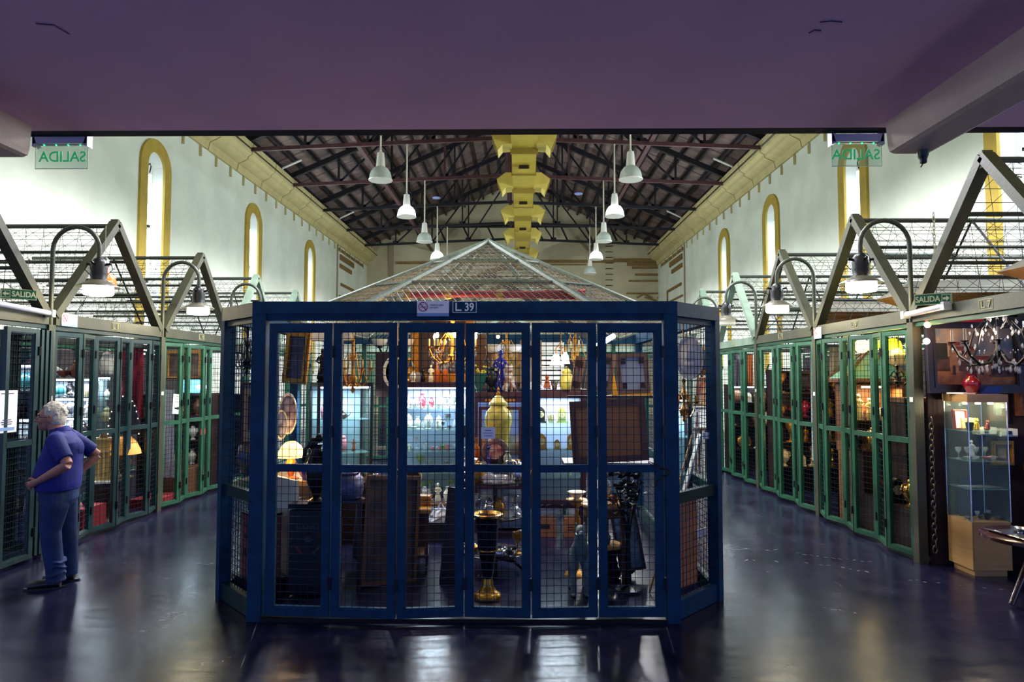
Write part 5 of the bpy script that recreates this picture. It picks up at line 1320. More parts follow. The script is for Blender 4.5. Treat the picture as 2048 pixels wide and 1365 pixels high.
place('vase', (W(1015, 925, 7.08).x, 7.1, .92), .16, mat('striped_vase', (190, 196, 180), .3, noise=1, scale=30, stretch=(1, 1, .01), col2=(20, 80, 60)), 'white and green striped vase in front of the round plate', 'vase')
place('bottle', (W(1000, 925, 7.08).x, 7.08, .92), .12, black, 'small black bottle between the blue candlestick and the striped vase', 'bottle')
place('bowl', (W(940, 925, 7.1).x, 7.15, .92), .08, cream, 'cream covered tureen at the left of the round plate', 'tureen', w=.16)
place('bottle', (W(951, 925, 7.3).x, 7.45, .92), .27, amber, 'amber decanter left of the ginger jar', 'decanter')
place('bowl', (W(1030, 925, 7.15).x, 7.2, .92), .06, gold, 'shallow gilt dish at the right end of the side table', 'dish', w=.12)
# cardboard boxes by the clock cabinet
for px, w_, lb, txt in ((1090, .26, 'brown printed carton on the floor under the clock cabinet, left one', 'FRAGIL'), (1146, .19, 'brown printed carton on the floor under the clock cabinet, right one', 'BAZAR')):
    t = thing('carton', lb, 'box', (W(px, 1050, 7.95).x, 8.1, 0)); MB().box(-w_/2, -.10, 0, w_/2, .10, .20).build('carton_body', card, t); MB().box(-w_/2, -.102, .19, w_/2, .102, .205).build('flap', card, t)
    MB().cbox(0, -.1025, .12, w_*.45, .001, .055).build('printed_mark', mat('print_dark', (60, 44, 50), .8), t) if px == 1090 else None
    for zz in (.16, .13, .10) if px != 1090 else (): MB().cbox(0, -.1025, zz-.02, w_*.6, .001, .012).build('printed_line', MATS['print_dark'], t)
# round wooden table with lower tier
rt = W(1216, 1210, 5.9)
t = thing('round_side_table', 'round two-tier wooden side table with tapering legs, right in the kiosk', 'table', (rt.x, 6.15, 0))
MB().lathe([(.19, .70), (.20, .71), (.20, .725), (.19, .73)], 30).build('table_top', honey, t); MB().lathe([(.175, .62), (.18, .63), (.18, .70), (.17, .70)], 30).build('apron', wood, t)
MB().lathe([(.15, .345), (.155, .35), (.155, .37), (.15, .375)], 30).build('lower_shelf', honey, t)
for k in range(4):
    a = PI/4+PI/2*k+.5; MB().bar((.165*math.cos(a), .165*math.sin(a), .70), (.17*math.cos(a), .17*math.sin(a), 0), .03, .03).build('leg', wood, t)
place('box', (rt.x-.06, 6.12, .73), .14, white, 'white porcelain box on the round two-tier table', 'box', w=.15)
place('bowl', (rt.x+.08, 6.08, .73), .07, amber, 'amber dish on the round two-tier table', 'dish', w=.13)
place('bowl', (rt.x-.04, 6.03, .73), .05, crystal, 'clear glass dish at the front of the round two-tier table', 'dish', w=.12)
place('vase', (rt.x+.0, 6.20, .73), .26, white, 'white vase of dark roses on the round two-tier table', 'vase')
fb = thing('dark_roses', 'dark purple artificial roses in the white vase', 'flowers', (rt.x, 6.20, .98)); b_ = MB()
for i in range(9): b_.ball((r1.uniform(-.08, .08), r1.uniform(-.05, .05), r1.uniform(0, .12)), .026, n=8, m=6)
b_.build('rose_heads', mat('purple_rose', (60, 26, 60), .7), fb)['kind'] = 'stuff'
place('jar', (rt.x+.02, 6.12, .375), .12, tealg, 'teal jar on the lower tier of the round table', 'jar')
place('bowl', (W(1155, 1005, 6.4).x, 6.5, .70), .07, white, 'white scalloped bowl on a gilt stand left of the round table', 'bowl', w=.18)
t = thing('gilt_stand', 'slender gilt stand holding the white scalloped bowl', 'stand', (W(1155, 1005, 6.4).x, 6.5, 0))
MB().lathe([(.12, 0), (.11, .02), (.02, .05), (.015, .35), (.03, .4), (.015, .62), (.09, .68), (.10, .70)], 14).build('stand_body', gold, t, smooth=True)
# greyhound statue
gx = W(1158, 1180, 6.0).x; gt = thing('dog_statue', 'pale stone dog statue standing beside the right-hand door of the kiosk', 'statue', (gx, 6.0, 0))
stone = mat('pale_stone', (120, 140, 140), .5, noise=.3, scale=9)
g = MB(); g.tube([(0, .12, .30), (0, .02, .33), (0, -.10, .36), (0, -.16, .46), (0, -.17, .53)], [.075, .07, .085, .055, .045], 12); g.ball((0, -.20, .565), .045, .065, .045); g.ball((0, -.26, .55), .025, .045, .025)
for s in (-1, 1):
    g.tube([(s*.05, -.10, .34), (s*.055, -.11, .18), (s*.055, -.11, .02)], [.04, .024, .026], 8); g.ball((s*.055, -.13, .015), .025, .045, .018)
    g.tube([(s*.05, .12, .30), (s*.06, .06, .20), (s*.06, .15, .11), (s*.06, .13, .02)], [.06, .038, .02, .024], 8); g.ball((s*.06, .11, .015), .025, .045, .018); g.ball((s*.035, -.17, .59), .012, .02, .035)
g.tube([(0, .18, .32), (0, .24, .22), (0, .26, .1)], [.02, .014, .008], 6); g.build('dog_body', stone, gt, smooth=True)
# dark metal foliage stand
t = thing('leaf_stand', 'black metal plant-shaped stand with many small leaves in the right door', 'stand', (W(1258, 1210, 5.95).x, 5.98, 0)); st = MB()
for k in range(9):
    a = r1.uniform(0, 2*PI); st.tube([(0, 0, .35), (.03*math.cos(a), .03*math.sin(a), .6), (.11*math.cos(a), .08*math.sin(a), r1.uniform(.8, 1.05))], .006, 4)
st.tube([(0, 0, 0), (0, 0, .6)], [.03, .014], 7); st.lathe([(.12, 0), (.11, .03), (.03, .06)], 12); st.build('branches', blackm, t)
lf = MB()
for k in range(170):
    c = Vector((r1.gauss(0, .065), r1.gauss(0, .05), r1.uniform(.68, 1.12))); a = r1.uniform(0, 2*PI); b2 = r1.uniform(-.6, .6)
    u = Vector((math.cos(a), math.sin(a), b2)).normalized()*.036; v = u.orthogonal().normalized()*.018
    lf.add([c-u, c+v, c+u, c-v, c+Vector((0, 0, .004))], [(0, 1, 4), (1, 2, 4), (2, 3, 4), (3, 0, 4), (0, 3, 2, 1)])
lf.build('leaves', black, t)['kind'] = 'stuff'
lump = MB()
for k in range(14): lump.ball((r1.gauss(0, .09), r1.gauss(0, .06), r1.uniform(.04, .3)), r1.uniform(.04, .07), n=8, m=6)
tag(lump.build('dark_bundle', darkcloth, loc=(W(1240, 1200, 6.0).x, 6.35, 0)), 'dark crumpled bundle at the foot of the black leaf stand', 'bundle')
# plastic wrapped painting at the right end
t = thing('wrapped_canvas', 'canvas wrapped in crinkled clear plastic leaning in the right door', 'canvas', (W(1275, 1150, 6.2).x, 6.35, .0)); t.rotation_euler = (-.1, -.16, 0)
MB().box(-.10, -.01, .1, .10, .01, .95).build('wrapped_sheet', mat('crinkled_plastic', (110, 140, 170), .2, noise=.6, scale=6, bump=1, bscale=14), t); frame_rect(MB(), -.12, .08, .12, .97, .025, -.018, .018).build('canvas_frame', darkwood, t)
# right corner of the kiosk: cardboard panels, oars, teal vitrine
t = thing('cardboard_panel', 'brown cardboard sheets standing in the lower right corner of the kiosk', 'cardboard', (W(1372, 1190, 5.7).x-.02, 5.72, .12), math.radians(43))
MB().box(-.25, 0, 0, .22, .02, .78).build('cardboard_sheet', card, t); MB().box(-.1, .04, 0, .27, .06, .70).build('cardboard_sheet', wood, t)
MB().cbox(.22, -.04, .42, .14, .01, .06).build('torn_paper', paper, t)
for q_, (x0, x1, m, lb) in enumerate(((1352, 1385, lightwood, 'pale wooden plank leaning in the right corner, thinner one'), (1366, 1400, white, 'white painted plank leaning in the right corner, wider one'))):
    b = W(x1, 868, 5.95); a = W(x0, 990, 5.95); a = b+(a-b)*(b.z-.01)/(b.z-a.z); tag(MB().bar(a, b, .02 if q_ == 0 else .10, .012).build('leaning_plank', m), lb, 'plank')
tE, zsE = vitrine((1.42, 6.4, 0), -.1, .30, .26, .62, 1.64, 3, 'narrow black-framed vitrine with a pale teal interior at the right of the kiosk', black, back=frost, basem=darkwood, power=8)
for zi, z in enumerate(zsE): fill((1.42, 6.4), -.1, .25, z, .26, ['plate', 'vase', 'jar', 'figurine'], [crystal, pinkg, white, bglass], 'on the %s shelf of the narrow teal vitrine' % ordn[zi], r1, .03)
t = thing('hanging_pan', 'dark long-handled pan hanging in the right corner of the kiosk', 'pan', W(1345, 862, 5.9)); MB().ball((0, 0, 0), .035, .012, .055).tube([(0, 0, .05), (-.005, 0, .10)], .007, 6).tube([(.0, 0, -.05), (.01, 0, -.12)], .006, 6).build('pan_body', black, t, smooth=True)
MB().tube([(-.005+.022*math.cos(a), 0, .125+.025*math.sin(a)) for a in [2*PI*i/12 for i in range(13)]], .003, 5, cap=False).build('hanging_ring', blackm, t); MB().tube([(-.005, 0, .15), (0, 0, 2.4-W(1345, 862, 5.9).z)], .002, 4).build('hanging_wire', black, t)
chandelier(W(1368, 800, 6.1), 4, .11, .36, brass, 'tangled brass wall-light arms hanging in the right corner of the kiosk', top=2.4, candle=brass)
tag(MB().box(-.05, -.01, -.02, .05, .01, .02).build('led_bar', LED_E, loc=W(1345, 787, 6.2)), 'bright LED bar seen through the right corner of the kiosk', 'light')
tag(MB().tube([W(1195, 692, 7.8), W(1228, 672, 7.9)], .03, 8).build('tube_light', LED_E), 'bright slanting tube light above the stretched canvases', 'light')
light('POINT', W(1215, 700, 7.6), 4, COOL, .05)
# cornet on the top left
for q_, (px, py) in enumerate(((610, 652), (1245, 655))):
    pass
tag(MB().add([(-.30, -.1, 0), (.30, -.1, 0), (.22, .1, .16), (-.12, .1, .16), (.30, .1, 0), (-.30, .1, 0)], [(0, 1, 2, 3), (1, 4, 2), (5, 0, 3), (5, 3, 2, 4), (0, 5, 4, 1)]).build('hanging_lampshade', mat('taupe_shade', (150, 132, 116), .8), loc=W(650, 682, 7.2)), 'broad taupe fabric lampshade above the dark statuette', 'lampshade')
# wood floor patch light inside the kiosk
light('SPOT', (-1.2, 7.0, 2.3), 16, WARM, .06, spot=1.4, blend=.6)

# ---------------------------------------------------------------- left stalls
def shelf_unit(loc, rz, w, d, zs, label, m, sh=None, led=None, side=True, power=9):
    t = thing('shelf_unit', label, 'shelf', loc, rz)
    if side:
        for x in (-w/2, w/2-.03): MB().box(x, -d/2, 0, x+.03, d/2, zs[-1]+.02).build('side_panel', m, t)
    MB().box(-w/2, d/2-.02, 0, w/2, d/2, zs[-1]).build('back_panel', m, t)
    for z in zs: MB().box(-w/2+.03, -d/2, z-.02, w/2-.03, d/2-.02, z).build('shelf', sh or m, t)
    for z in (led or ()):
        MB().box(-w/2+.05, -d/2+.01, z-.045, w/2-.05, -d/2+.03, z-.022).build('led_strip', LED_E, t)
        M = Matrix.Rotation(rz, 4, 'Z'); p = M @ Vector((0, -d*.38, 0)); light('AREA', (loc[0]+p.x, loc[1]+p.y, z-.06), power, (.82, .9, 1), w*.85, size_y=.05, rot=(0, 0, rz), name='led_light')
    return t
whiteish = mat('shelf_white', (150, 160, 165), .6)
r2 = random.Random(11)
zs1 = [.50, .78, 1.05, 1.32, 1.58, 1.84]
sx = -6.13
shelf_unit((sx, 9.2, 0), 0, .84, .30, zs1, 'tall white shelf unit with LED strips, full of china, behind the man', whiteish, led=(1.05, 1.32, 1.58, 1.84), power=12)
terra = mat('terracotta_china', (150, 70, 50), .4)
for zi, z in enumerate(zs1):
    ks = ['plate', 'jar', 'vase', 'figurine', 'cup', 'bottle', 'teapot', 'bowl'] if zi < 5 else ['jar', 'bowl', 'urn', 'teapot']
    ms = [white, bronze, cream, crystal, silver, tealg, black, white] if zi < 5 else [white, white, cream, terra]
    for row, yy in (('back row of ', 9.23), ('front row of ', 9.12)):
        fill((sx, yy), 0, .78, z, .23 if zi < 5 else .34, ks, ms, 'in %s%s shelf behind the man' % (row, ordn[zi]), r2, .01, gap=.0)
t, zz = vitrine((-5.58, 9.22, 0), 0, .22, .22, .95, 1.84, 3, 'narrow silver-framed vitrine with shells beside the red cloth', silver, basem=darkwood, power=6)
for zi, z in enumerate(zz): fill((-5.58, 9.22), 0, .2, z, .22, ['vase', 'jar', 'figurine'], [cream, white, amber, tealg], 'on %s shelf of the narrow silver vitrine' % ordn[zi], r2, .02, gap=0)
place('jar', (-5.60, 9.22, 1.88), .34, white, 'large white soup tureen on the narrow silver vitrine', 'jar', w=.21)
def cloth(p, w, h, m, label, rz=0, folds=6, amp=.02, name='hanging_cloth', cat='cloth', taper=0):
    t = thing(name, label, cat, p, rz); mb = MB(); n = 24; rows = []
    for j in range(9):
        z = -h*j/8; ww = w*(1+taper*j/8); rows.append([(-ww/2+ww*i/n, amp*math.sin(folds*PI*i/n+j*.3)*(0.4+.6*j/8), z) for i in range(n+1)])
    vs = [v for r in rows for v in r]; back = [(v[0], v[1]+.012, v[2]) for v in vs]; N = n+1; fs = []
    for j in range(8):
        for i in range(n):
            fs.append((j*N+i, j*N+i+1, (j+1)*N+i+1, (j+1)*N+i)); o_ = len(vs); fs.append((o_+j*N+i, o_+(j+1)*N+i, o_+(j+1)*N+i+1, o_+j*N+i+1))
    mb.add(vs+back, fs).build('cloth_panel', m, t, smooth=True); return t
def rail(x0, x1, y, z, label): tag(MB().tube([(x0, y, z), (x1, y, z)], .01, 6).build('hanging_rail', blackm), label, 'rail')
cloth(Vector((-5.22, 9.12, 2.22)), .30, .95, redcloth, 'deep red velvet cloth hanging behind the mesh doors, left side')
rail(-5.42, -5.05, 9.12, 2.23, 'black rail holding the red velvet cloth')
t = thing('dark_fan', 'large round dark fan edged with small lights below the red cloth', 'fan', (-5.22, 8.98, 1.10))
n = 30; MB().loft([[(.21*k*math.cos(PI*i/(n-1)), y, .50*k*math.sin(PI*i/(n-1))-.0) for i in range(n)] for k, y in ((1, 0), (1, .012), (.02, .014), (.02, -.004), (1, 0))], cap=False).build('fan_leaf', mat('fan_navy', (22, 34, 56), .7, noise=.3), t)
for i in range(16): a = PI*i/15; MB().ball((.205*math.cos(a), -.008, .495*math.sin(a)), .008, n=6, m=4).build('fan_light', mat('fairy_light', (255, 240, 220), emit=(255, 230, 200), es=5), t)
MB().tube([(0, .01, 0), (0, .01, -.5)], .012, 6).build('fan_handle', darkwood, t)
t = thing('marble_table', 'low round table with a white marble top and dark pedestal behind the left mesh doors', 'table', (-5.25, 8.72, 0))
MB().lathe([(.22, .515), (.23, .52), (.23, .545), (.22, .55)], 30).build('table_top', white, t); MB().lathe([(.18, .40), (.19, .42), (.19, .515), (.18, .515)], 24).build('apron', darkwood, t)
MB().lathe([(.18, 0), (.16, .04), (.05, .1), (.06, .25), (.04, .4)], 14).build('pedestal', darkwood, t, smooth=True)
t = thing('wooden_shrine', 'cream wooden clock-tower cabinet with columns on the white marble table', 'cabinet', (-5.30, 8.68, .55), .3)
yw = mat('yellowed_wood', (196, 168, 106), .6, noise=.2, scale=6)
MB().box(-.13, -.10, 0, .13, .10, .05).box(-.10, -.08, .05, .10, .08, .34).box(-.12, -.10, .34, .12, .10, .37).box(-.08, -.06, .37, .08, .06, .50).box(-.10, -.08, .50, .10, .08, .525).build('tower_body', yw, t)
for x in (-.09, -.03, .03, .09): MB().tube([(x, -.09, .05), (x, -.09, .34)], .012, 8).build('column', yw, t)
MB().lathe([(.05, .525), (.04, .57), (.01, .62)], 8).build('dome', wood, t)
place('shade_lamp', (-5.10, 8.80, .55), .55, wood, 'amber glowing shade lamp at the right end of the marble table', 'lamp', m2=mat('amber_shade', (210, 150, 70), .6, emit=(210, 140, 50), es=.6))
tag(MB().box(-.2, .0, 0, .2, .45, .30).build('red_platform', mat('red_felt', (140, 16, 30), .8), loc=(-5.30, 8.0, 0)), 'low platform covered in red felt behind the left mesh doors', 'platform')
fill((-5.3, 8.2), 0, .38, .30, .2, ['jar', 'bottle', 'plate', 'vase'], [white, tealg, gglass, crystal], 'on the red felt platform', r2, .05)
# stall with the white dress
t = cloth(Vector((-5.20, 10.0, 1.66)), .22, 1.28, mat('white_linen', (206, 206, 220), .8, noise=.08), 'long white dress on a hanger behind the mesh door, left side', folds=7, amp=.02, name='white_dress', cat='dress', taper=.4)
MB().tube([(-.10, 0, 0), (0, 0, .06), (.10, 0, 0)], .008, 5).tube([(0, 0, .06), (0, 0, .14), (.02, 0, .16)], .004, 5).build('hanger', wood, t)
rail(-5.5, -5.05, 10.0, 1.82, 'black rail holding the white dress')
t = tag(MB().cbox(0, 0, 0, .22, .004, .28).build('arrow_notice', paper, loc=(-4.90, 9.72, 1.46), rot=(0, .07, PI/2)), 'white paper with a black arrow taped to the mesh beside the white dress', 'notice')
MB().prism([(-.06, -.012), (.02, -.012), (.02, -.03), (.07, 0), (.02, .03), (.02, .012), (-.06, .012)], -.005, -.003).build('arrow', black, t, loc=(0, 0, -.06), fix=True)
for zz_ in (.11, .09, .07, .03): MB().cbox(0, -.003, zz_, .13, .001, .006).build('print_line', MATS['print_grey'], t)
t = tag(MB().cbox(0, 0, 0, .15, .006, .09).build('red_sign', mat('red_sign', (190, 30, 40), .6), loc=(-4.90, 10.55, 1.0), rot=(0, 0, PI/2)), 'small red sign on the mesh doors of the white dress stall', 'sign')
for zz_ in (.012, -.012): MB().cbox(0, -.004, zz_, .07, .002, .008).build('print_line', paper, t)
shelf_unit((-5.72, 11.43, 0), 0, 1.2, .34, [.4, .8, 1.2, 1.56], 'brown shelf unit carrying the television in the white dress stall', darkwood)
frame_pic((-5.68, 11.50, 1.80), .62, .50, honey, 'long honey-wood frame with a brown print over the television, left side', pic=sepia, fw=.06)
t = thing('television', 'glowing blue screen in the white dress stall', 'television', (-5.50, 11.36, 1.562))
MB().box(-.19, -.03, 0, .19, .03, .26).build('case', black, t); MB().box(-.175, -.034, .02, .175, -.03, .24).build('screen', mat('screen_glow', (90, 160, 190), .3, emit=(110, 200, 235), es=2.2), t)
for xx, nn in ((-5.18, 'right'), (-5.32, 'left')): tag(MB().ball((0, 0, 0), .06, .04, .03, 10, 6).build('spot_lamp', LED_E, loc=(xx, 11.3, 1.68)), 'bright spot lamp right of the blue television screen, %s one' % nn, 'lamp')
light('POINT', (-5.25, 10.9, 1.66), 6, COOL, .06)
for zi, z in enumerate((.4, .8, 1.2)): fill((-5.72, 11.38), 0, 1.1, z, .33, ['vase', 'clock', 'urn', 'figurine', 'candlestick', 'box'], [wood, bronze, cream, brass, redglass, white], 'on %s board of the brown shelf unit' % ordn[zi], r2, .03)
tag(MB().box(-.22, -.4, 0, .22, .4, .42).build('dark_chest', wood, loc=(-5.35, 10.75, 0)), 'brown chest on the floor of the white dress stall', 'chest')
fill((-5.35, 10.75), 0, .42, .42, .42, ['urn', 'clock', 'candlestick', 'figurine'], [brass, bronze, cream, wood], 'on the brown chest of the white dress stall', r2, .1)
tag(MB().box(-.2, -.3, 0, .2, .3, .12).build('red_mat', MATS['red_felt'], loc=(-5.3, 9.95, 0)), 'low red base under the white dress', 'platform')
# nearest open left stall
zs0 = [.35, .75, 1.1, 1.4, 1.7, 2.0]
shelf_unit((-5.75, 7.62, 0), 0, .8, .26, zs0, 'shelf unit of china at the left edge of the photo', whiteish, led=(2.0, 1.4), power=5)
for zi, z in enumerate(zs0): fill((-5.75, 7.58), 0, .74, z, .24, ['plate', 'cup', 'vase', 'bowl', 'teapot', 'figurine'], [white, bronze, silver, tealg, black, cream], 'on %s shelf at the left edge' % ordn[zi], r2, .02)
shelf_unit((-5.7, 13.7, 0), 0, 1.2, .3, [.5, 1.0, 1.5], 'dark shelf unit in the third closed stall on the left', darkwood)

# ---------------------------------------------------------------- right stalls
r3 = random.Random(21)
dollw = mat('cabinet_oak', (128, 84, 46), .5, noise=.3, scale=5)
hx_, hy_ = 4.47, 8.80
t = thing('house_cabinet', 'oak display cabinet with a teal pitched roof, like a small house, in stall L. 9', 'cabinet', (hx_, hy_, 0))
frame_rect(MB(), -.35, .9, .35, 1.80, .05, -.20, -.15).build('cabinet_frame', dollw, t); MB().box(-.35, .15, 0, .35, .2, 1.8).build('back_panel', dollw, t); MB().box(-.35, -.20, 0, .35, .2, .9).build('cabinet_base', dollw, t)
for x in (-.35, .30): MB().box(x, -.15, .9, x+.05, .15, 1.8).build('side_panel', dollw, t)
MB().box(-.41, -.25, 1.78, .41, .25, 1.83).build('eave_board', dollw, t)
rt_ = mat('teal_roof', (70, 150, 140), .5, noise=.35, scale=4, col2=(140, 160, 90))
MB().add([(-.41, -.25, 1.83), (.41, -.25, 1.83), (.41, .25, 1.83), (-.41, .25, 1.83), (0, 0, 2.19)], [(0, 1, 4), (1, 2, 4), (2, 3, 4), (3, 0, 4), (0, 3, 2, 1)]).build('pitched_roof', rt_, t)
for x, y in ((-.41, -.25), (.41, -.25), (.41, .25), (-.41, .25)): MB().bar((x, y, 1.84), (0, 0, 2.21), .03, .03).build('roof_ridge', dollw, t)
MB().tube([(-.15, -.1, 1.72), (.15, -.1, 1.72)], .015, 6).build('cabinet_light', mat('warm_strip', (255, 240, 200), emit=(255, 220, 150), es=10), t)
light('AREA', (hx_, hy_-.1, 1.70), 12, (1, .8, .45), .5, size_y=.1)
MB().box(-.30, -.15, 1.29, .30, .15, 1.305).build('shelf', dollw, t)
ivory = mat('ivory_figure', (232, 216, 160), .4)
for px, hh, kk, m, lb in ((1716, .33, 'figurine', ivory, 'tall ivory figurine of a lady with a raised hat in stall L. 9'), (1737, .28, 'figurine', ivory, 'ivory figurine of a lady in a long dress in stall L. 9'),
      (1727, .13, 'figurine', pinkg, 'small pink figurine between the two ivory ladies of stall L. 9'), (1706, .13, 'vase', cream, 'small cream vase left of the ivory figurines'), (1757, .16, 'plate', ivory, 'ivory fan-shaped dish right of the figurines in stall L. 9')):
    place(kk, (GX(px, 8.68), 8.68, 1.305), hh, m, lb, 'dish' if kk == 'plate' else kk, w=.14 if kk == 'figurine' and hh > .2 else None)
for px, hh, kk, m, nm in ((1697, .3, 'candlestick', brass, 'left'), (1712, .25, 'urn', bronze, 'middle'), (1740, .28, 'jar', brass, 'right')):
    place(kk, (GX(px, 8.45), 8.45, .95), hh, m, '%s on the low cupboard before the house cabinet, %s one' % (kk, nm), kk)
tag(MB().box(-.30, -.10, 0, .30, .10, .95).build('low_cupboard', darkwood, loc=(4.45, 8.46, 0)), 'low dark cupboard before the house-shaped cabinet', 'cupboard')
opalG = mat('opal_globe', (255, 250, 220), .4, emit=(255, 236, 150), es=3.2); limeG = mat('lime_shade', (200, 210, 40), .4, emit=(205, 220, 30), es=2.4)
place('globe_lamp', (GX(1725, 8.3), 8.3, 2.22), .17, opalG, 'glowing cream globe lamp, left of the pair in stall L. 9', 'lamp')
place('globe_lamp', (GX(1748, 8.2), 8.2, 2.23), .16, opalG, 'glowing cream globe lamp, right of the pair in stall L. 9', 'lamp')
for px, py, d, s_, lb in ((1768, 688, 7.9, .7, 'lime green lit glass shade, left one near the front post of stall L. 9'), (1785, 690, 7.7, 1, 'lime green lit glass shade, middle one near the front post of stall L. 9'), (1822, 686, 7.4, .6, 'lime green lit glass shade, right one behind the front post of stall L. 9')):
    p = W(px, py, d); t = thing('lime_lamp', lb, 'lamp', p); MB().lathe([(.09*s_, -.06), (.10*s_, -.03), (.08*s_, .04), (.03*s_, .07)], 16).build('glass_shade', limeG, t, smooth=True); MB().tube([(0, 0, .06), (0, 0, 2.42-p.z)], .008, 5).build('stem', brass, t)
p = W(1797, 712, 7.6); t = thing('panel_shade', 'hanging lamp of cream glass panels below the lime shades', 'lamp', p); MB().lathe([(.08, -.10), (.11, -.06), (.135, .0), (.13, .015), (.04, .08), (.02, .09)], 8).build('glass_panels', mat('panel_glass', (214, 190, 140), .4, emit=(200, 160, 90), es=.35), t)
for k_ in range(8):
    a = 2*PI*k_/8; MB().tube([(.02*math.cos(a), .02*math.sin(a), .09), (.136*math.cos(a), .136*math.sin(a), 0), (.11*math.cos(a), .11*math.sin(a), -.06)], .004, 4).build('lead_strip', bronze, t)
MB().tube([(0, 0, .08), (0, 0, 2.42-p.z)], .008, 5).build('stem', brass, t)
light('POINT', (4.25, 8.0, 2.12), 7, (1, .85, .35), .08); light('POINT', W(1790, 700, 7.55), 6, (.95, 1, .25), .08)
chandelier(W(1795, 752, 7.75), 6, .14, .24, bronze, 'dark iron chandelier hanging below the glass-panel lamp', top=2.42)
t = thing('tallboy', 'dark brown tallboy behind the front doors of stall L. 9', 'cabinet', (4.66, 7.95, 0)); MB().box(-.33, -.2, 0, .33, .2, 1.56).build('cabinet_body', darkwood, t); MB().box(-.36, -.23, 1.56, .36, .23, 1.61).build('cabinet_cornice', dollw, t); MB().box(-.3, -.212, .8, .3, -.2, 1.45).build('door', mat('dark_glass', (24, 34, 60), .1, coat=.5), t)
cloth(Vector((4.22, 9.12, 2.25)), .20, .42, mat('linen_beige', (190, 170, 150), .8), 'beige hanging cloth at the far end of stall L. 9')
rail(4.05, 4.4, 9.12, 2.26, 'rail holding the beige cloth of stall L. 9')
chandelier(W(1700, 690, 8.6), 6, .13, .22, brass, 'crystal chandelier high in stall L. 9, above the teal roof', top=2.42, drops=crystal)
tag(MB().box(-.10, -.5, 0, .10, .5, .45).build('low_bench', darkwood, loc=(4.2, 7.8, 0)), 'low dark bench along the doors of stall L. 9', 'bench')
for k_, (yy, kk, m, hh) in enumerate(((7.45, 'urn', brass, .3), (7.75, 'clock', bronze, .28), (8.1, 'vase', redglass, .25))): place(kk, (4.2, yy, .45), hh, m, '%s %s on the low bench of stall L. 9' % (COLN[m.name], kk), kk)
# stall L.11
shelf_unit((4.76, 11.30, 0), 0, 1.3, .34, [.4, .8, 1.2, 1.6, 1.95], 'dark shelf unit with brass pieces in stall L. 11', darkwood)
for zi, z in enumerate((.4, .8, 1.2, 1.6)): fill((4.76, 11.22), 0, 1.2, z, .34, ['candlestick', 'urn', 'vase', 'figurine', 'clock', 'goblet'], [gold, brass, bronze, cream, gold, redglass], 'on %s shelf of stall L. 11' % ordn[zi], r3, .03)
light('POINT', (4.35, 10.8, 1.5), 5, WARM, .05); light('POINT', (4.3, 10.7, .85), 2.5, WARM, .05)
cloth(Vector((GX(1629, 9.5), 9.5, 2.2)), .10, 1.5, mat('white_linen', (206, 206, 220), .8), 'narrow white cloth hanging at the near end of stall L. 11')
rail(4.02, 4.25, 9.5, 2.21, 'rail holding the narrow white cloth')
frame_pic((GX(1600, 10.6), 10.6, 1.66), .34, .28, wood, 'brown framed print hanging in stall L. 11', pic=sepia, fw=.05)
rail(4.0, 4.7, 10.6, 1.97, 'rail holding the brown framed print of stall L. 11')
# stall L.13
shelf_unit((4.58, 13.60, 0), 0, 1.0, .3, [.45, .9, 1.35, 1.68], 'dark shelf unit in stall L. 13', darkwood, led=(1.68,), power=4)
for zi, z in enumerate((.45, .9, 1.35)): fill((4.58, 13.54), 0, .92, z, .34, ['vase', 'clock', 'urn', 'plate', 'candlestick'], [white, brass, bronze, wood, cream], 'on %s shelf of stall L. 13' % ordn[zi], r3, .03)
cloth(Vector((GX(1478, 13.2), 13.2, 2.28)), .20, .62, mat('mauve_cloth', (120, 106, 124), .8), 'mauve cloth hanging in stall L. 13')
cloth(Vector((GX(1497, 13.2), 13.2, 2.28)), .18, .60, mat('orange_drape', (170, 90, 36), .8), 'orange-brown drape hanging in stall L. 13', folds=9)
rail(4.05, 4.8, 13.2, 2.29, 'rail holding the cloths of stall L. 13')
# end of the right corridor: pictures
ex = W(1424, 760, 14.2)
frame_pic((W(1421, 700, 14.2).x-.1, 14.3, 1.92), .40, .55, gold, 'small gilt frame with a dark portrait at the end of the right corridor', fw=.07, pic=duskpaint)
frame_pic((W(1426, 770, 14.1).x-.08, 14.2, 1.28), .46, .56, lightwood, 'pale board with a red rose sketch at the end of the right corridor', fw=.02, pic=mat('rose_sketch', (200, 170, 130), .8, noise=.8, scale=5, col2=(150, 70, 40)))
frame_pic((W(1424, 820, 14.0).x-.1, 14.1, .80), .50, .45, white, 'white framed print leaning at the end of the right corridor', fw=.03, pic=paper)
t = thing('easel', 'wooden easel at the end of the right corridor', 'easel', (W(1426, 900, 13.9).x-.1, 14.1, 0))
for x in (-.22, .22): MB().bar((x, -.1, 0), (x*.4, .12, 2.3), .04, .04).build('leg', wood, t)
MB().bar((0, .5, 0), (0, .14, 2.1), .04, .04).build('leg', wood, t); MB().cbox(0, -.02, .78, .55, .08, .03).build('tray', wood, t); MB().cbox(0, .05, 1.26, .5, .06, .03).build('crossbar', wood, t); MB().cbox(0, .1, 1.9, .42, .06, .03).build('crossbar', wood, t)
tag(MB().ball((0, 0, 0), .09, .06, .07).tube([(-.1, 0, .02), (.14, 0, .06)], .015, 6).tube([(-.05, 0, 0), (-.09, 0, -.16)], .012, 5).tube([(.04, 0, 0), (.07, 0, -.16)], .012, 5).build('dark_sculpture', black, loc=(W(1430, 845, 13.7).x, 13.75, .97)), 'small black sculpture on a plinth before the easel', 'sculpture')
tag(MB().box(-.15, -.12, 0, .15, .12, .81).build('plinth', darkwood, loc=(W(1430, 845, 13.7).x, 13.75, 0)), 'dark plinth under the small black sculpture', 'plinth')
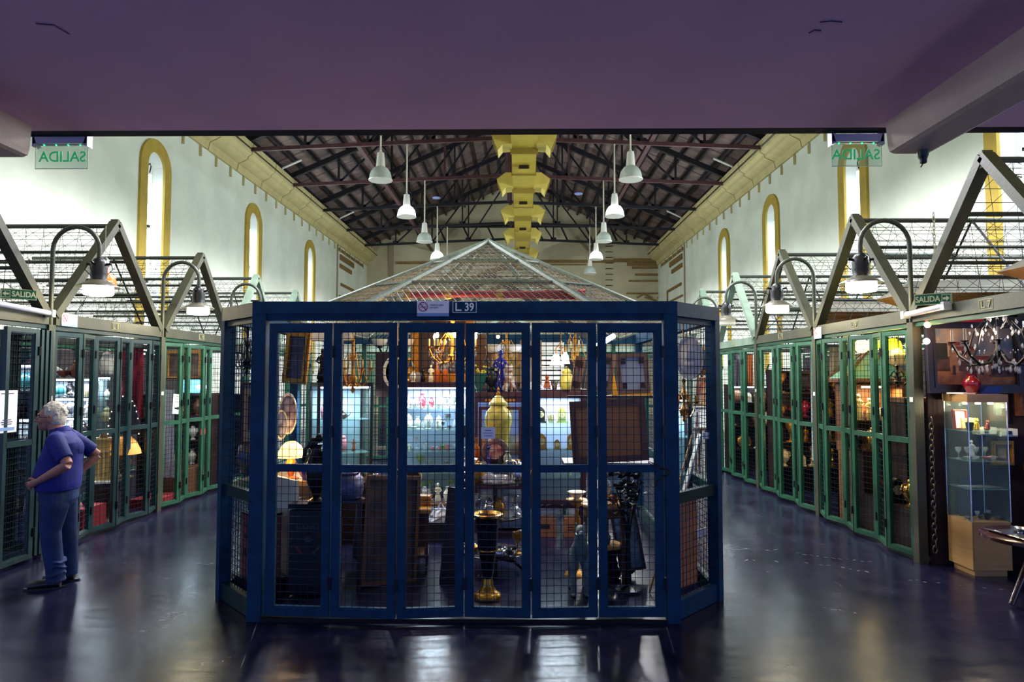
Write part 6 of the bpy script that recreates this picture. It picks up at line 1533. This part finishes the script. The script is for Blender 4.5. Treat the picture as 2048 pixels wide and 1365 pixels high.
# ---------------------------------------------------------------- stall L.7 (open, right edge)
# village painting
a = W(1862, 775, 6.80); b = W(2030, 640, 6.80)
pw, ph = b.x-a.x+.1, b.z-a.z+.06
t = thing('village_painting', 'large dark-framed oil painting of a village street with red-roofed houses', 'painting', ((a.x+b.x)/2+.02, 6.82, a.z-.06)); t.rotation_euler = (-.04, 0, 0)
frame_rect(MB(), -pw/2, 0, pw/2, ph, .085, -.05, .0).build('frame', mat('ebony_frame', (30, 22, 30), .35), t); frame_rect(MB(), -pw/2+.055, .055, pw/2-.055, ph-.055, .02, -.06, -.05).build('frame_moulding', mat('ebony_frame', (30, 22, 30)), t)
iw, ih = pw/2-.085, ph-.17; z0 = .085
sky_ = mat('painted_sky', (84, 104, 128), .5, noise=.9, scale=3.5, col2=(176, 148, 120))
MB().box(-iw, -.012, z0, iw, -.008, z0+ih).build('painted_sky', sky_, t)
def pq(x0, y0, x1, y1, m, nm='painted_patch', y=-.013):
    MB().box(-iw+2*iw*x0, y-.001, z0+ih*y0, -iw+2*iw*x1, y, z0+ih*y1).build(nm, m, t)
wl1 = mat('painted_wall', (150, 104, 76), .6, noise=.4, scale=14); wl2 = mat('painted_wall_dark', (92, 60, 54), .6, noise=.5, scale=12); rfm = mat('painted_roof', (120, 48, 44), .6, noise=.3, scale=12); rd = mat('painted_road', (150, 96, 60), .6, noise=.7, scale=8, col2=(96, 56, 50)); tr_ = mat('painted_tree', (44, 46, 40), .7, noise=.4); dk = mat('painted_shadow', (44, 26, 34), .7)
pq(0, 0, 1, .28, rd, 'painted_road'); pq(0, .24, .22, .50, wl2); pq(.02, .45, .17, .74, tr_, 'painted_tree', -.0135); pq(.19, .20, .34, .62, wl1, y=-.015); pq(.20, .60, .30, .72, wl1, y=-.0155)
pq(.18, .70, .33, .76, rfm, 'painted_roof', -.017); pq(.30, .46, .52, .64, wl1, y=-.016); pq(.28, .62, .56, .68, rfm, 'painted_roof', -.018); pq(.30, .24, .56, .42, wl2, y=-.0165)
pq(.52, .18, .70, .46, wl1, y=-.0175); pq(.49, .45, .74, .51, rfm, 'painted_roof', -.019); pq(.68, .14, 1, .42, wl2, y=-.017); pq(.66, .40, 1, .46, rfm, 'painted_roof', -.0185)
for x in (.22, .57, .72, .80, .90): pq(x, .18, x+.035, .34, dk, 'painted_doorway', -.0205)
for x, y in ((.21, .64), (.34, .53), (.43, .53), (.63, .32)): pq(x, y, x+.03, y+.07, dk, 'painted_window', -.0205)
pq(.44, .12, .52, .24, dk, 'painted_cart', -.0205)
# dark back cloth wall behind the pictures
bwall = mat('maroon_backcloth', (44, 24, 32), .9, noise=.5, scale=5)
tag(MB().box(4.08, 6.90, 0, 6.6, 6.93, 2.2).build('backcloth_wall', bwall), 'dark maroon patterned wall cloth behind the pictures of stall L. 7', 'wall cloth')
def gpic(px0, py0, px1, py1, d, m, label, fw, pic, mt=None):
    a = W(px0, py1, d); b = W(px1, py0, d); frame_pic(((a.x+b.x)/2, d, a.z), b.x-a.x, b.z-a.z, m, label, fw=fw, pic=pic, mat_=mt)
ogold = mat('old_gold_frame', (120, 72, 40), .45, metal=.4, noise=.4, scale=14, bump=.4)
gpic(1976, 792, 2012, 842, 6.87, ogold, 'small old-gold framed landscape beside the top of the glass tower', .055, landsc)
gpic(1980, 882, 2023, 930, 6.87, gold, 'small bright gilt frame with a red mount on the wall cloth of stall L. 7', .035, mat('tiny_portrait', (170, 140, 110), .7, noise=.5, scale=20), mat('red_mount', (90, 14, 30), .8))
gpic(2030, 778, 2075, 832, 6.87, ogold, 'carved old-gold frame at the right edge of the photo', .06, duskpaint)
gpic(2040, 655, 2090, 748, 6.84, gold, 'gilt frame cut by the right edge, next to the village painting', .05, duskpaint)
for px, py, nm in ((1977, 863, 'left'), (2019, 866, 'right')):
    p = W(px, py, 6.76); t = thing('wall_phone', 'small white wall device with a dark window beside the glass tower, %s one' % nm, 'device', p); MB().cbox(0, .06, 0, .16, .12, .075).build('device_body', white, t); MB().cbox(-.02 if nm == 'left' else 0, -.003, 0, .04, .006, .035).build('device_window', black, t); MB().cbox(0, -.003, -.03, .16, .004, .004).build('seam', black, t)
t = thing('red_strip_roll', 'red ribbon strip running along the top of stall L. 7', 'ribbon', W(1850, 638, 6.72)); q_ = W(1965, 640, 6.72)-W(1850, 638, 6.72)
MB().tube([(0, 0, 0), q_*.5, q_], .025, 8).build('ribbon_body', MATS['bright_red_cloth'], t)
MB().tube([W(1850, 630, 6.72)-t.location+Vector((0, 0, .03)), q_*1.6+Vector((0, 0, .05))], .02, 6).build('pole', blackm, t)
for k_, (px, py) in enumerate(((1855, 650), (1853, 683))): tag(MB().ball((0, 0, 0), .03, n=10, m=8).build('bare_bulb', WARM_E if k_ == 0 else LED_E, loc=W(px, py, 6.7)), ['bright bare bulb in the top left corner of stall L. 7', 'small violet-white light below the bare bulb in stall L. 7'][k_], 'bulb')
light('POINT', W(1868, 660, 6.6), 5, WARM, .05); light('POINT', W(1990, 668, 6.0), 9, (1, .8, .6), .08)  # second point has no lit source; added to brighten the village painting
# crystal chandelier of L.7
cd = chandelier(W(1995, 672, 6.1), 8, .34, .62, blackm, 'large crystal chandelier with black arms hanging in stall L. 7', drops=crystal, top=2.6, candle=mat('grey_candle', (150, 130, 120), .6))
db = MB()
for k_ in range(60):
    a = r3.uniform(0, 2*PI); r_ = r3.uniform(.05, .24); db.lathe([(.001, 0), (.007, -.010), (.010, -.022), (.002, -.036)], 6, at=(r_*math.cos(a), r_*math.sin(a), r3.choice([-.02, .06, .12, -.22, -.26])+r3.uniform(-.02, .02)))
db.build('crystal_drops', crystal, cd)['kind'] = 'stuff'
# glass tower
t = thing('glass_tower', 'tall glass display tower with a beech top and beech base, lit by small spots', 'display cabinet', (0, 0, 0))
c0 = W(1870, 1125, 6.55); 
tc = Vector((4.37, 6.64, 0)); t.location = tc; t.rotation_euler = (0, 0, -.0)
tr = 0.0; t.rotation_euler = (0, 0, tr)
tw, td = .36, .36; zb_ = .50; zt_ = 1.61
MB().box(-tw/2, -td/2, .06, tw/2, td/2, zb_).build('cabinet_base', lightwood, t); MB().box(-tw/2+.03, -td/2+.03, 0, tw/2-.03, td/2-.03, .06).build('toe_kick', lightwood, t)
MB().box(-tw/2+.012, -td/2-.004, .10, tw/2-.012, -td/2-.0005, zb_-.02).build('base_door', lightwood, t)
MB().box(-tw/2-.01, -td/2-.01, zt_, tw/2+.01, td/2+.01, zt_+.075).build('cabinet_top', lightwood, t)
for s in (-1, 1): MB().box(s*tw/2-.003, -td/2, zb_, s*tw/2+.003, td/2, zt_).build('glass_pane', glass, t)
MB().box(-tw/2, -td/2, zb_, tw/2, -td/2+.006, zt_).build('glass_pane', glass, t); MB().box(-tw/2, td/2-.006, zb_, tw/2, td/2, zt_).build('glass_pane', glass, t)
for x in (-tw/2, tw/2):
    for y in (-td/2, td/2): MB().cbox(x, y, (zb_+zt_)/2, .008, .008, zt_-zb_).build('corner_strip', silver, t)
shz = [.80, 1.06, 1.34]
for z in shz: MB().box(-tw/2+.01, -td/2+.01, z-.006, tw/2-.01, td/2-.01, z).build('shelf', mat('glass_shelf', (170, 210, 210), .1, alpha=.2), t)
MT = Matrix.Rotation(tr, 4, 'Z')
for x in (-.12, 0, .12):
    MB().lathe([(.02, 0), (.025, .01), (.02, .02)], 10).build('spot', WARM_E, t, loc=(x, -.05, zt_-.022)); 
    pp = tc+MT @ Vector((x, -.05, zt_-.04)); light('POINT', pp, 4, (1, .8, .5), .02)
def tin(k, x, y, z, h, m, lb, cat, w=None, m2=None):
    p = tc+MT @ Vector((x, y, z)); place(k, p, h, m, lb, cat, w=w, m2=m2, rz=tr)
tin('animal', -.02, -.04, shz[2], .12, mat('yellow_enamel', (220, 190, 60), .4), 'yellow animal figurine on the top glass shelf of the tower', 'figurine')
tin('animal', .10, -.02, shz[2], .10, mat('brown_ceramic', (96, 40, 30), .4), 'brown animal figurine on the top glass shelf of the tower', 'figurine')
tin('box', -.03, .09, shz[2], .11, cream, 'cream carved box on the top glass shelf of the tower', 'box', w=.12); tin('cup', -.13, -.12, shz[2], .08, bronze, 'dark cup at the corner of the top glass shelf', 'cup')
p = tc+MT @ Vector((-.10, .08, shz[2])); frame_pic(p, .13, .19, mat('red_thin_frame', (140, 50, 40), .5), 'small red-framed card on the top glass shelf of the tower', rz=tr, fw=.012, pic=paper, tilt=-.08)
for i in range(4): tin('bowl', -.13+.085*i, -.08+.03*(i % 2), shz[1], .035, [silver, crystal, pinkg, crystal][i], '%s dish on the second glass shelf of the tower' % ['silver', 'clear left', 'pink', 'clear right'][i], 'dish', w=.085)
for i in range(4): tin('goblet', -.13+.085*i, .06, shz[1], .11, crystal, 'clear goblet, %s from left on the second glass shelf of the tower' % NTH[i], 'goblet')
tin('figurine', -.02, .03, shz[1], .18, white, 'white figurine on the second glass shelf of the tower', 'figurine')
for i in range(9):
    p = tc+MT @ Vector((-.14+.035*i, -.03, shz[0]+.006)); s_ = thing('silver_spoon', 'silver spoon, %s from left on the lowest glass shelf of the tower' % NTH[i], 'spoon', p, tr-1.2, 'silver spoons in the glass tower')
    MB().tube([(-.07, 0, 0), (.04, 0, .004)], .004, 5).build('handle', silver, s_); MB().ball((.06, 0, .003), .025, .014, .005, 8, 6).build('bowl', silver, s_)
for i in range(7): tin(['bowl', 'cup', 'goblet'][i % 3], -.14+.046*i, -.06+.05*(i % 2), zb_, [.03, .06, .08][i % 3], [silver, bronze, crystal][i % 3], '%s, %s from left on the beech floor of the glass tower' % (['silver dish', 'dark cup', 'clear goblet'][i % 3], NTH[i]), ['dish', 'cup', 'goblet'][i % 3], w=.08 if i % 3 == 0 else None)
dv_ = tc+MT @ Vector((.0, .12, zb_)); tag(MB().prism([(-.10, 0), (.10, 0), (.02, .38), (-.08, .38)], -.01, .01).build('blue_stand', mat('blue_card', (20, 44, 84), .6), loc=dv_, rot=(0, 0, tr), fix=True), 'dark blue card stand at the back of the glass tower', 'stand')
tp = tc+Vector((0, 0, zt_+.075))
place('vase', tp+Vector((-.02, 0, 0)), .20, redglass, 'ruby glass vase with a gilt rim on top of the glass tower', 'vase', w=.16)
tag(MB().box(-.07, -.09, 0, .08, .09, .012).build('envelope', paper, loc=tp+Vector((-.13, 0, 0)), rot=(0, 0, .3)), 'pale paper lying on the glass tower, left of the ruby vase', 'paper')
tag(MB().prism([(-.09, 0), (.09, 0), (.13, .07), (-.02, .07)], -.06, .06).build('blue_box', mat('royal_blue', (16, 50, 130), .5), loc=tp+Vector((.13, .03, 0)), fix=True), 'royal blue box on the glass tower, right of the ruby vase', 'box')
# dark furniture behind and curved-leg table with tray
t = thing('carved_sideboard', 'dark carved sideboard behind the glass tower in stall L. 7', 'sideboard', (5.75, 6.56, 0)); MB().box(-.75, -.25, 0, .8, .25, .93).build('cabinet_body', darkwood, t); MB().box(-.8, -.3, .93, .85, .27, .99).build('cabinet_top', mat('carved_top', (70, 36, 30), .4, bump=.6, bscale=20), t)
for x in (-.55, -.05, .45): MB().box(x-.2, -.27, .15, x+.2, -.25, .8).build('door', darkwood, t)
tt = Vector((W(2050, 1100, 5.6).x+.21, 5.75, 0)); dm_ = mat('polished_mahogany', (70, 32, 30), .2, noise=.3, coat=.6)
t = thing('pedestal_table', 'polished dark table with curved legs at the right edge', 'table', tt)
MB().lathe([(.38, .50), (.40, .51), (.40, .535), (.38, .545)], 36).build('table_top', dm_, t, smooth=True); MB().lathe([(.06, .18), (.09, .26), (.05, .36), (.08, .46), (.12, .50)], 16).build('column', dm_, t, smooth=True)
for k_ in range(3):
    a = PI+.35+2*PI*k_/3; MB().tube([(.04*math.cos(a), .04*math.sin(a), .26), (.16*math.cos(a), .16*math.sin(a), .27), (.25*math.cos(a), .25*math.sin(a), .14), (.33*math.cos(a), .33*math.sin(a), .02)], [.03, .028, .024, .022], 8).build('leg', dm_, t, smooth=True)
tr2 = thing('silver_tray', 'silver tray with raised rim on the dark pedestal table', 'tray', tt+Vector((.0, 0, .547)), .1)
MB().prism([(-.30, .016), (-.27, 0), (.27, 0), (.30, .016), (.29, .020), (.26, .006), (-.26, .006), (-.29, .020)], -.20, .20).build('tray_body', silver, tr2, fix=True); MB().tube([(-.30, -.05, .02), (-.34, -.03, .035), (-.34, .03, .035), (-.30, .05, .02)], .006, 6).build('handle', silver, tr2)
place('bowl', tt+Vector((-.10, .05, .555)), .04, silver, 'silver dish on the tray at the right edge', 'dish', w=.14)
# ================================================================ the man
def remeshed(mb, name, m, parent, voxel=.007, smooth=4):
    o = mb.build(name, m, None, fix=True)
    md = o.modifiers.new('r', 'REMESH'); md.mode = 'VOXEL'; md.voxel_size = voxel
    sm = o.modifiers.new('s', 'SMOOTH'); sm.iterations = smooth; sm.factor = .5
    bpy.context.view_layer.update(); dg = bpy.context.evaluated_depsgraph_get()
    me = bpy.data.meshes.new_from_object(o.evaluated_get(dg)); me.name = name; o.modifiers.clear(); o.data = me
    if not me.materials: me.materials.append(m)
    me.shade_smooth(); o.parent = parent; return o
def hand(mb, wrist, dirv, palmn, s=1.0, curl=.8):
    """palm, four unequal bent fingers and a thumb from the side; dirv along the hand, palmn out of the palm"""
    d = Vector(dirv).normalized(); n = Vector(palmn).normalized(); side = d.cross(n).normalized(); w = Vector(wrist)
    mb.tube([w, w+d*.04*s, w+d*.085*s], [.024*s, .030*s, .028*s], 10)
    for k, (off, L) in enumerate(((-.030, .070), (-.010, .080), (.010, .076), (.029, .060))):
        p = w+d*.055*s+side*off*.7*s; q0 = w+d*.092*s+side*off*s
        pts = [p, q0]; ang = 0; c = q0
        for j in range(3):
            ang += curl*(.55 if j == 0 else .75); st = (d*math.cos(ang)+n*math.sin(ang))*L*s*(.42, .32, .26)[j]; c = c+st; pts.append(c)
        mb.tube(pts, [.010*s, .0105*s, .0095*s, .0085*s, .007*s], 7)
    b = w+d*.025*s-side*.022*s
    mb.tube([b, b-side*.026*s+d*.025*s+n*.012*s, b-side*.034*s+d*.055*s+n*.028*s, b-side*.028*s+d*.075*s+n*.036*s], [.014*s, .0125*s, .0105*s, .008*s], 8)
skin = mat('skin', (186, 128, 108), .5, noise=.12, scale=30); hairm = mat('grey_hair', (232, 222, 200), .8, noise=.2, scale=60, bump=.6, bscale=90)
shirtm = mat('blue_polo', (24, 32, 128), .75, noise=.25, scale=7, bump=.3, bscale=9); jeansm = mat('blue_jeans', (28, 54, 104), .8, noise=.35, scale=5, bump=.4, bscale=10)
shoem = mat('black_shoe', (18, 18, 26), .4)
man = thing('person', 'grey-haired man with glasses in blue polo shirt and jeans, looking left, hands at waist', 'person', (-4.14, 6.14, 0), math.radians(197))
LS = Vector((-.01, .185, 1.30)); LE = Vector((-.15, .285, 1.09)); LH = Vector((.10, .20, .945))
RS = Vector((-.02, -.185, 1.30)); RE = Vector((-.23, -.27, 1.11)); RH = Vector((-.06, -.215, .93))
HC = Vector((.085, 0, 1.485))
b = MB()
# head
b.ball(HC+Vector((-.012, 0, .012)), .098, .078, .105, 20, 14); b.ball(HC+Vector((.035, 0, -.045)), .062, .058, .075, 16, 12)
b.ball(HC+Vector((.062, 0, -.092)), .030, .034, .026, 12, 8)                   # chin
b.ball(HC+Vector((.078, 0, .028)), .020, .058, .016, 12, 8)                    # brow
b.tube([HC+Vector((.085, 0, .015)), HC+Vector((.104, 0, -.010)), HC+Vector((.118, 0, -.028)), HC+Vector((.096, 0, -.036))], [.010, .013, .016, .010], 8)   # nose
for s in (-1, 1): b.ball(HC+Vector((.105, s*.012, -.031)), .010, .010, .009, 8, 6); b.ball(HC+Vector((.060, s*.045, -.028)), .024, .022, .028, 10, 8)
b.ball(HC+Vector((.094, 0, -.056)), .012, .026, .008, 10, 6); b.ball(HC+Vector((.090, 0, -.068)), .012, .024, .008, 10, 6)          # lips
for s in (-1, 1):
    b.loft([[HC+Vector((-.012+.020*k*math.cos(a)-.006, s*(.072+dy), -.008+.034*k*math.sin(a))) for a in [2*PI*i/10 for i in range(10)]] for k, dy in ((.7, -.006), (.9, .008), (1.0, .018), (.85, .022), (.4, .014))])
b.tube([(.0, 0, 1.28), (.025, 0, 1.36), (.055, 0, 1.43)], [.075, .064, .062], 14)
# trunk and limbs under the clothes
b.tube([(-.0, 0, .82), (.0, 0, .98), (-.03, 0, 1.14), (-.02, 0, 1.28)], [.12, .12, .11, .09], 16)
for S, E, H, y in ((LS, LE, LH, 1), (RS, RE, RH, -1)):
    b.tube([S*1.0+Vector((0, -y*.06, 0)), S, S.lerp(E, .5), E], [.055, .055, .048, .041], 12); b.tube([E, E.lerp(H, .3), E.lerp(H, .7), H], [.041, .043, .034, .027], 12)
hand(b, LH, (.75, -.35, -.40), (-.25, -.95, .1), 1.0, .75)
hand(b, RH, (.55, .35, -.75), (.1, .95, 0), 1.0, .6)
for s, kn, an in ((1, (.02, .11, .47), (-.045, .11, .10)), (-1, (-.045, -.10, .47), (-.075, -.10, .10))):
    b.tube([(.0, s*.085, .84), (.01, s*.10, .66), kn, (kn[0]*.5+an[0]*.5-.01, kn[1], .30), an, (an[0], an[1], .05)], [.09, .08, .055, .050, .038, .04], 12)
body = remeshed(b, 'body', skin, man, .0055, 3)
# eyes
for s in (-1, 1): MB().ball(HC+Vector((.083, s*.030, .002)), .012, .012, .010, 10, 8).build('eye', mat('eye_white', (220, 215, 205), .3), man, smooth=True); MB().ball(HC+Vector((.0925, s*.031, .001)), .004, .005, .005, 8, 6).build('iris', mat('iris', (50, 36, 30), .3), man)
# hair: cap around the back and top, receding in front
h = MB(); rg = random.Random(9)
h.ball(HC+Vector((-.030, 0, .045)), .100, .088, .098, 20, 14); h.ball(HC+Vector((-.055, 0, -.010)), .072, .084, .080, 16, 10)
for i in range(60):
    a = rg.uniform(0, 2*PI); e = rg.uniform(-.2, 1.4); v = Vector((math.cos(a)*math.cos(e), math.sin(a)*math.cos(e), math.sin(e)))
    c = HC+Vector((-.032, 0, .040))+Vector((v.x*.097, v.y*.086, v.z*.098))
    if c.x > HC.x+.045 and c.z < HC.z+.10: continue
    h.ball(c, rg.uniform(.010, .015), n=7, m=5)
hair = remeshed(h, 'hair', hairm, man, .006, 3)
# cut the hair back off the face
me = hair.data; bm = bmesh.new(); bm.from_mesh(me)
dl = [v for v in bm.verts if (v.co.x > HC.x+.030 and v.co.z < HC.z+.085) or (v.co.x > HC.x+.0 and v.co.z < HC.z+.015) or v.co.z < HC.z-.085]
bmesh.ops.delete(bm, geom=dl, context='VERTS'); bm.to_mesh(me); bm.free()
g = MB()
for s in (-1, 1):
    g.tube([HC+Vector((.100+.003*math.cos(a), s*.034+.020*math.cos(a), .0+.015*math.sin(a))) for a in [2*PI*i/14 for i in range(15)]], .0018, 5, cap=False)
    g.tube([HC+Vector((.100, s*.054, .004)), HC+Vector((.085, s*.076, .006)), HC+Vector((-.010, s*.090, .004))], .0018, 5)
g.tube([HC+Vector((.101, -.014, .003)), HC+Vector((.106, 0, .006)), HC+Vector((.101, .014, .003))], .0018, 5)
g.build('glasses', blackm, man)
# polo shirt: torso rings (x centre, half depth, half width, z)
def ring(cx, cz, rx, ry, n=28, tilt=0, cyy=0, p=.85):
    out = []
    for i in range(n):
        a = 2*PI*i/n; x = rx*math.copysign(abs(math.cos(a))**p, math.cos(a)); y = ry*math.copysign(abs(math.sin(a))**p, math.sin(a)); out.append(Vector((cx+x, cyy+y, cz+tilt*x)))
    return out
s_ = MB()
s_.loft([ring(.005, .845, .165, .205), ring(.005, .90, .175, .212), ring(.012, .98, .185, .210), ring(-.0, 1.08, .172, .198), ring(-.02, 1.18, .152, .196), ring(-.025, 1.26, .130, .195), ring(-.015, 1.32, .095, .160), ring(.0, 1.36, .070, .085, tilt=-.25)])
for S, E, y in ((LS, LE, 1), (RS, RE, -1)):
    M_ = S.lerp(E, .80); s_.tube([S+Vector((0, -y*.07, .0)), S+Vector((0, -y*.01, -.01)), S.lerp(E, .45), M_], [.075, .078, .070, .066], 16)
s_.ball((-.06, 0, 1.20), .125, .165, .12, 16, 12)
shirt = remeshed(s_, 'polo_shirt', shirtm, man, .0075, 5)
cl = MB(); cl.loft([ring(.005, 1.345, .088, .092, tilt=-.3), ring(.015, 1.385, .076, .078, tilt=-.3), ring(.015, 1.392, .070, .072, tilt=-.3), ring(.005, 1.35, .078, .082, tilt=-.3)], cap=False); cl.build('collar', shirtm, man, smooth=True)
MB().loft([ring(.005, .835, .150, .180), ring(.005, .86, .150, .180)]).build('belt', black, man)
# jeans
j = MB(); j.loft([ring(.0, .70, .12, .17), ring(.0, .76, .148, .182), ring(.0, .84, .150, .178), ring(.0, .86, .145, .172)])
for s, pts, rr in ((1, [(.0, .085, .82), (.0, .10, .70), (.02, .11, .50), (.0, .115, .33), (-.03, .115, .15), (-.035, .115, .055)], [.115, .112, .083, .078, .074, .076]),
                   (-1, [(.0, -.085, .82), (-.015, -.095, .70), (-.045, -.10, .50), (-.06, -.10, .33), (-.07, -.10, .15), (-.07, -.10, .055)], [.115, .11, .082, .076, .072, .074])):
    j.tube(pts, rr, 18)
rg2 = random.Random(4)
for k in range(7): z = .07+.028*k; j.tube([(-.035+.075*math.cos(a), .115+.075*math.sin(a), z+rg2.uniform(-.012, .012)+.01*math.sin(a*2+k)) for a in [2*PI*i/16 for i in range(17)]], .0075, 6, cap=False) if k % 2 == 0 else None
remeshed(j, 'jeans', jeansm, man, .0075, 4)
for x0, y0 in ((.035, .115), (-.01, -.10)):
    s2 = MB(); s2.tube([(x0-.11, y0, .04), (x0-.05, y0, .045), (x0+.06, y0+.005, .038), (x0+.14, y0+.01, .028)], [.038, .044, .042, .028], 12)
    s2.ball((x0-.06, y0, .075), .05, .04, .04)
    o = remeshed(s2, 'shoe', shoem, man, .008, 3); MB().loft([[Vector((x0+.01+.165*math.cos(2*PI*i/20), y0+.045*math.sin(2*PI*i/20), z)) for i in range(20)] for z in (0, .014)]).build('sole', black, o)
# ================================================================ shared labels become groups; unused originals go
def finish():
    seen = {}
    for o in C.objects:
        if o.parent is None and 'label' in o: seen.setdefault(o['label'], []).append(o)
    for l, os_ in seen.items():
        if len(os_) > 1:
            for o in os_: o['group'] = os_[0].get('group', l)
finish()

for o in C.objects:
    if o.parent is None and 'label' in o and not 4 <= len(o['label'].split()) <= 16: print('LABELLEN', o['label'])
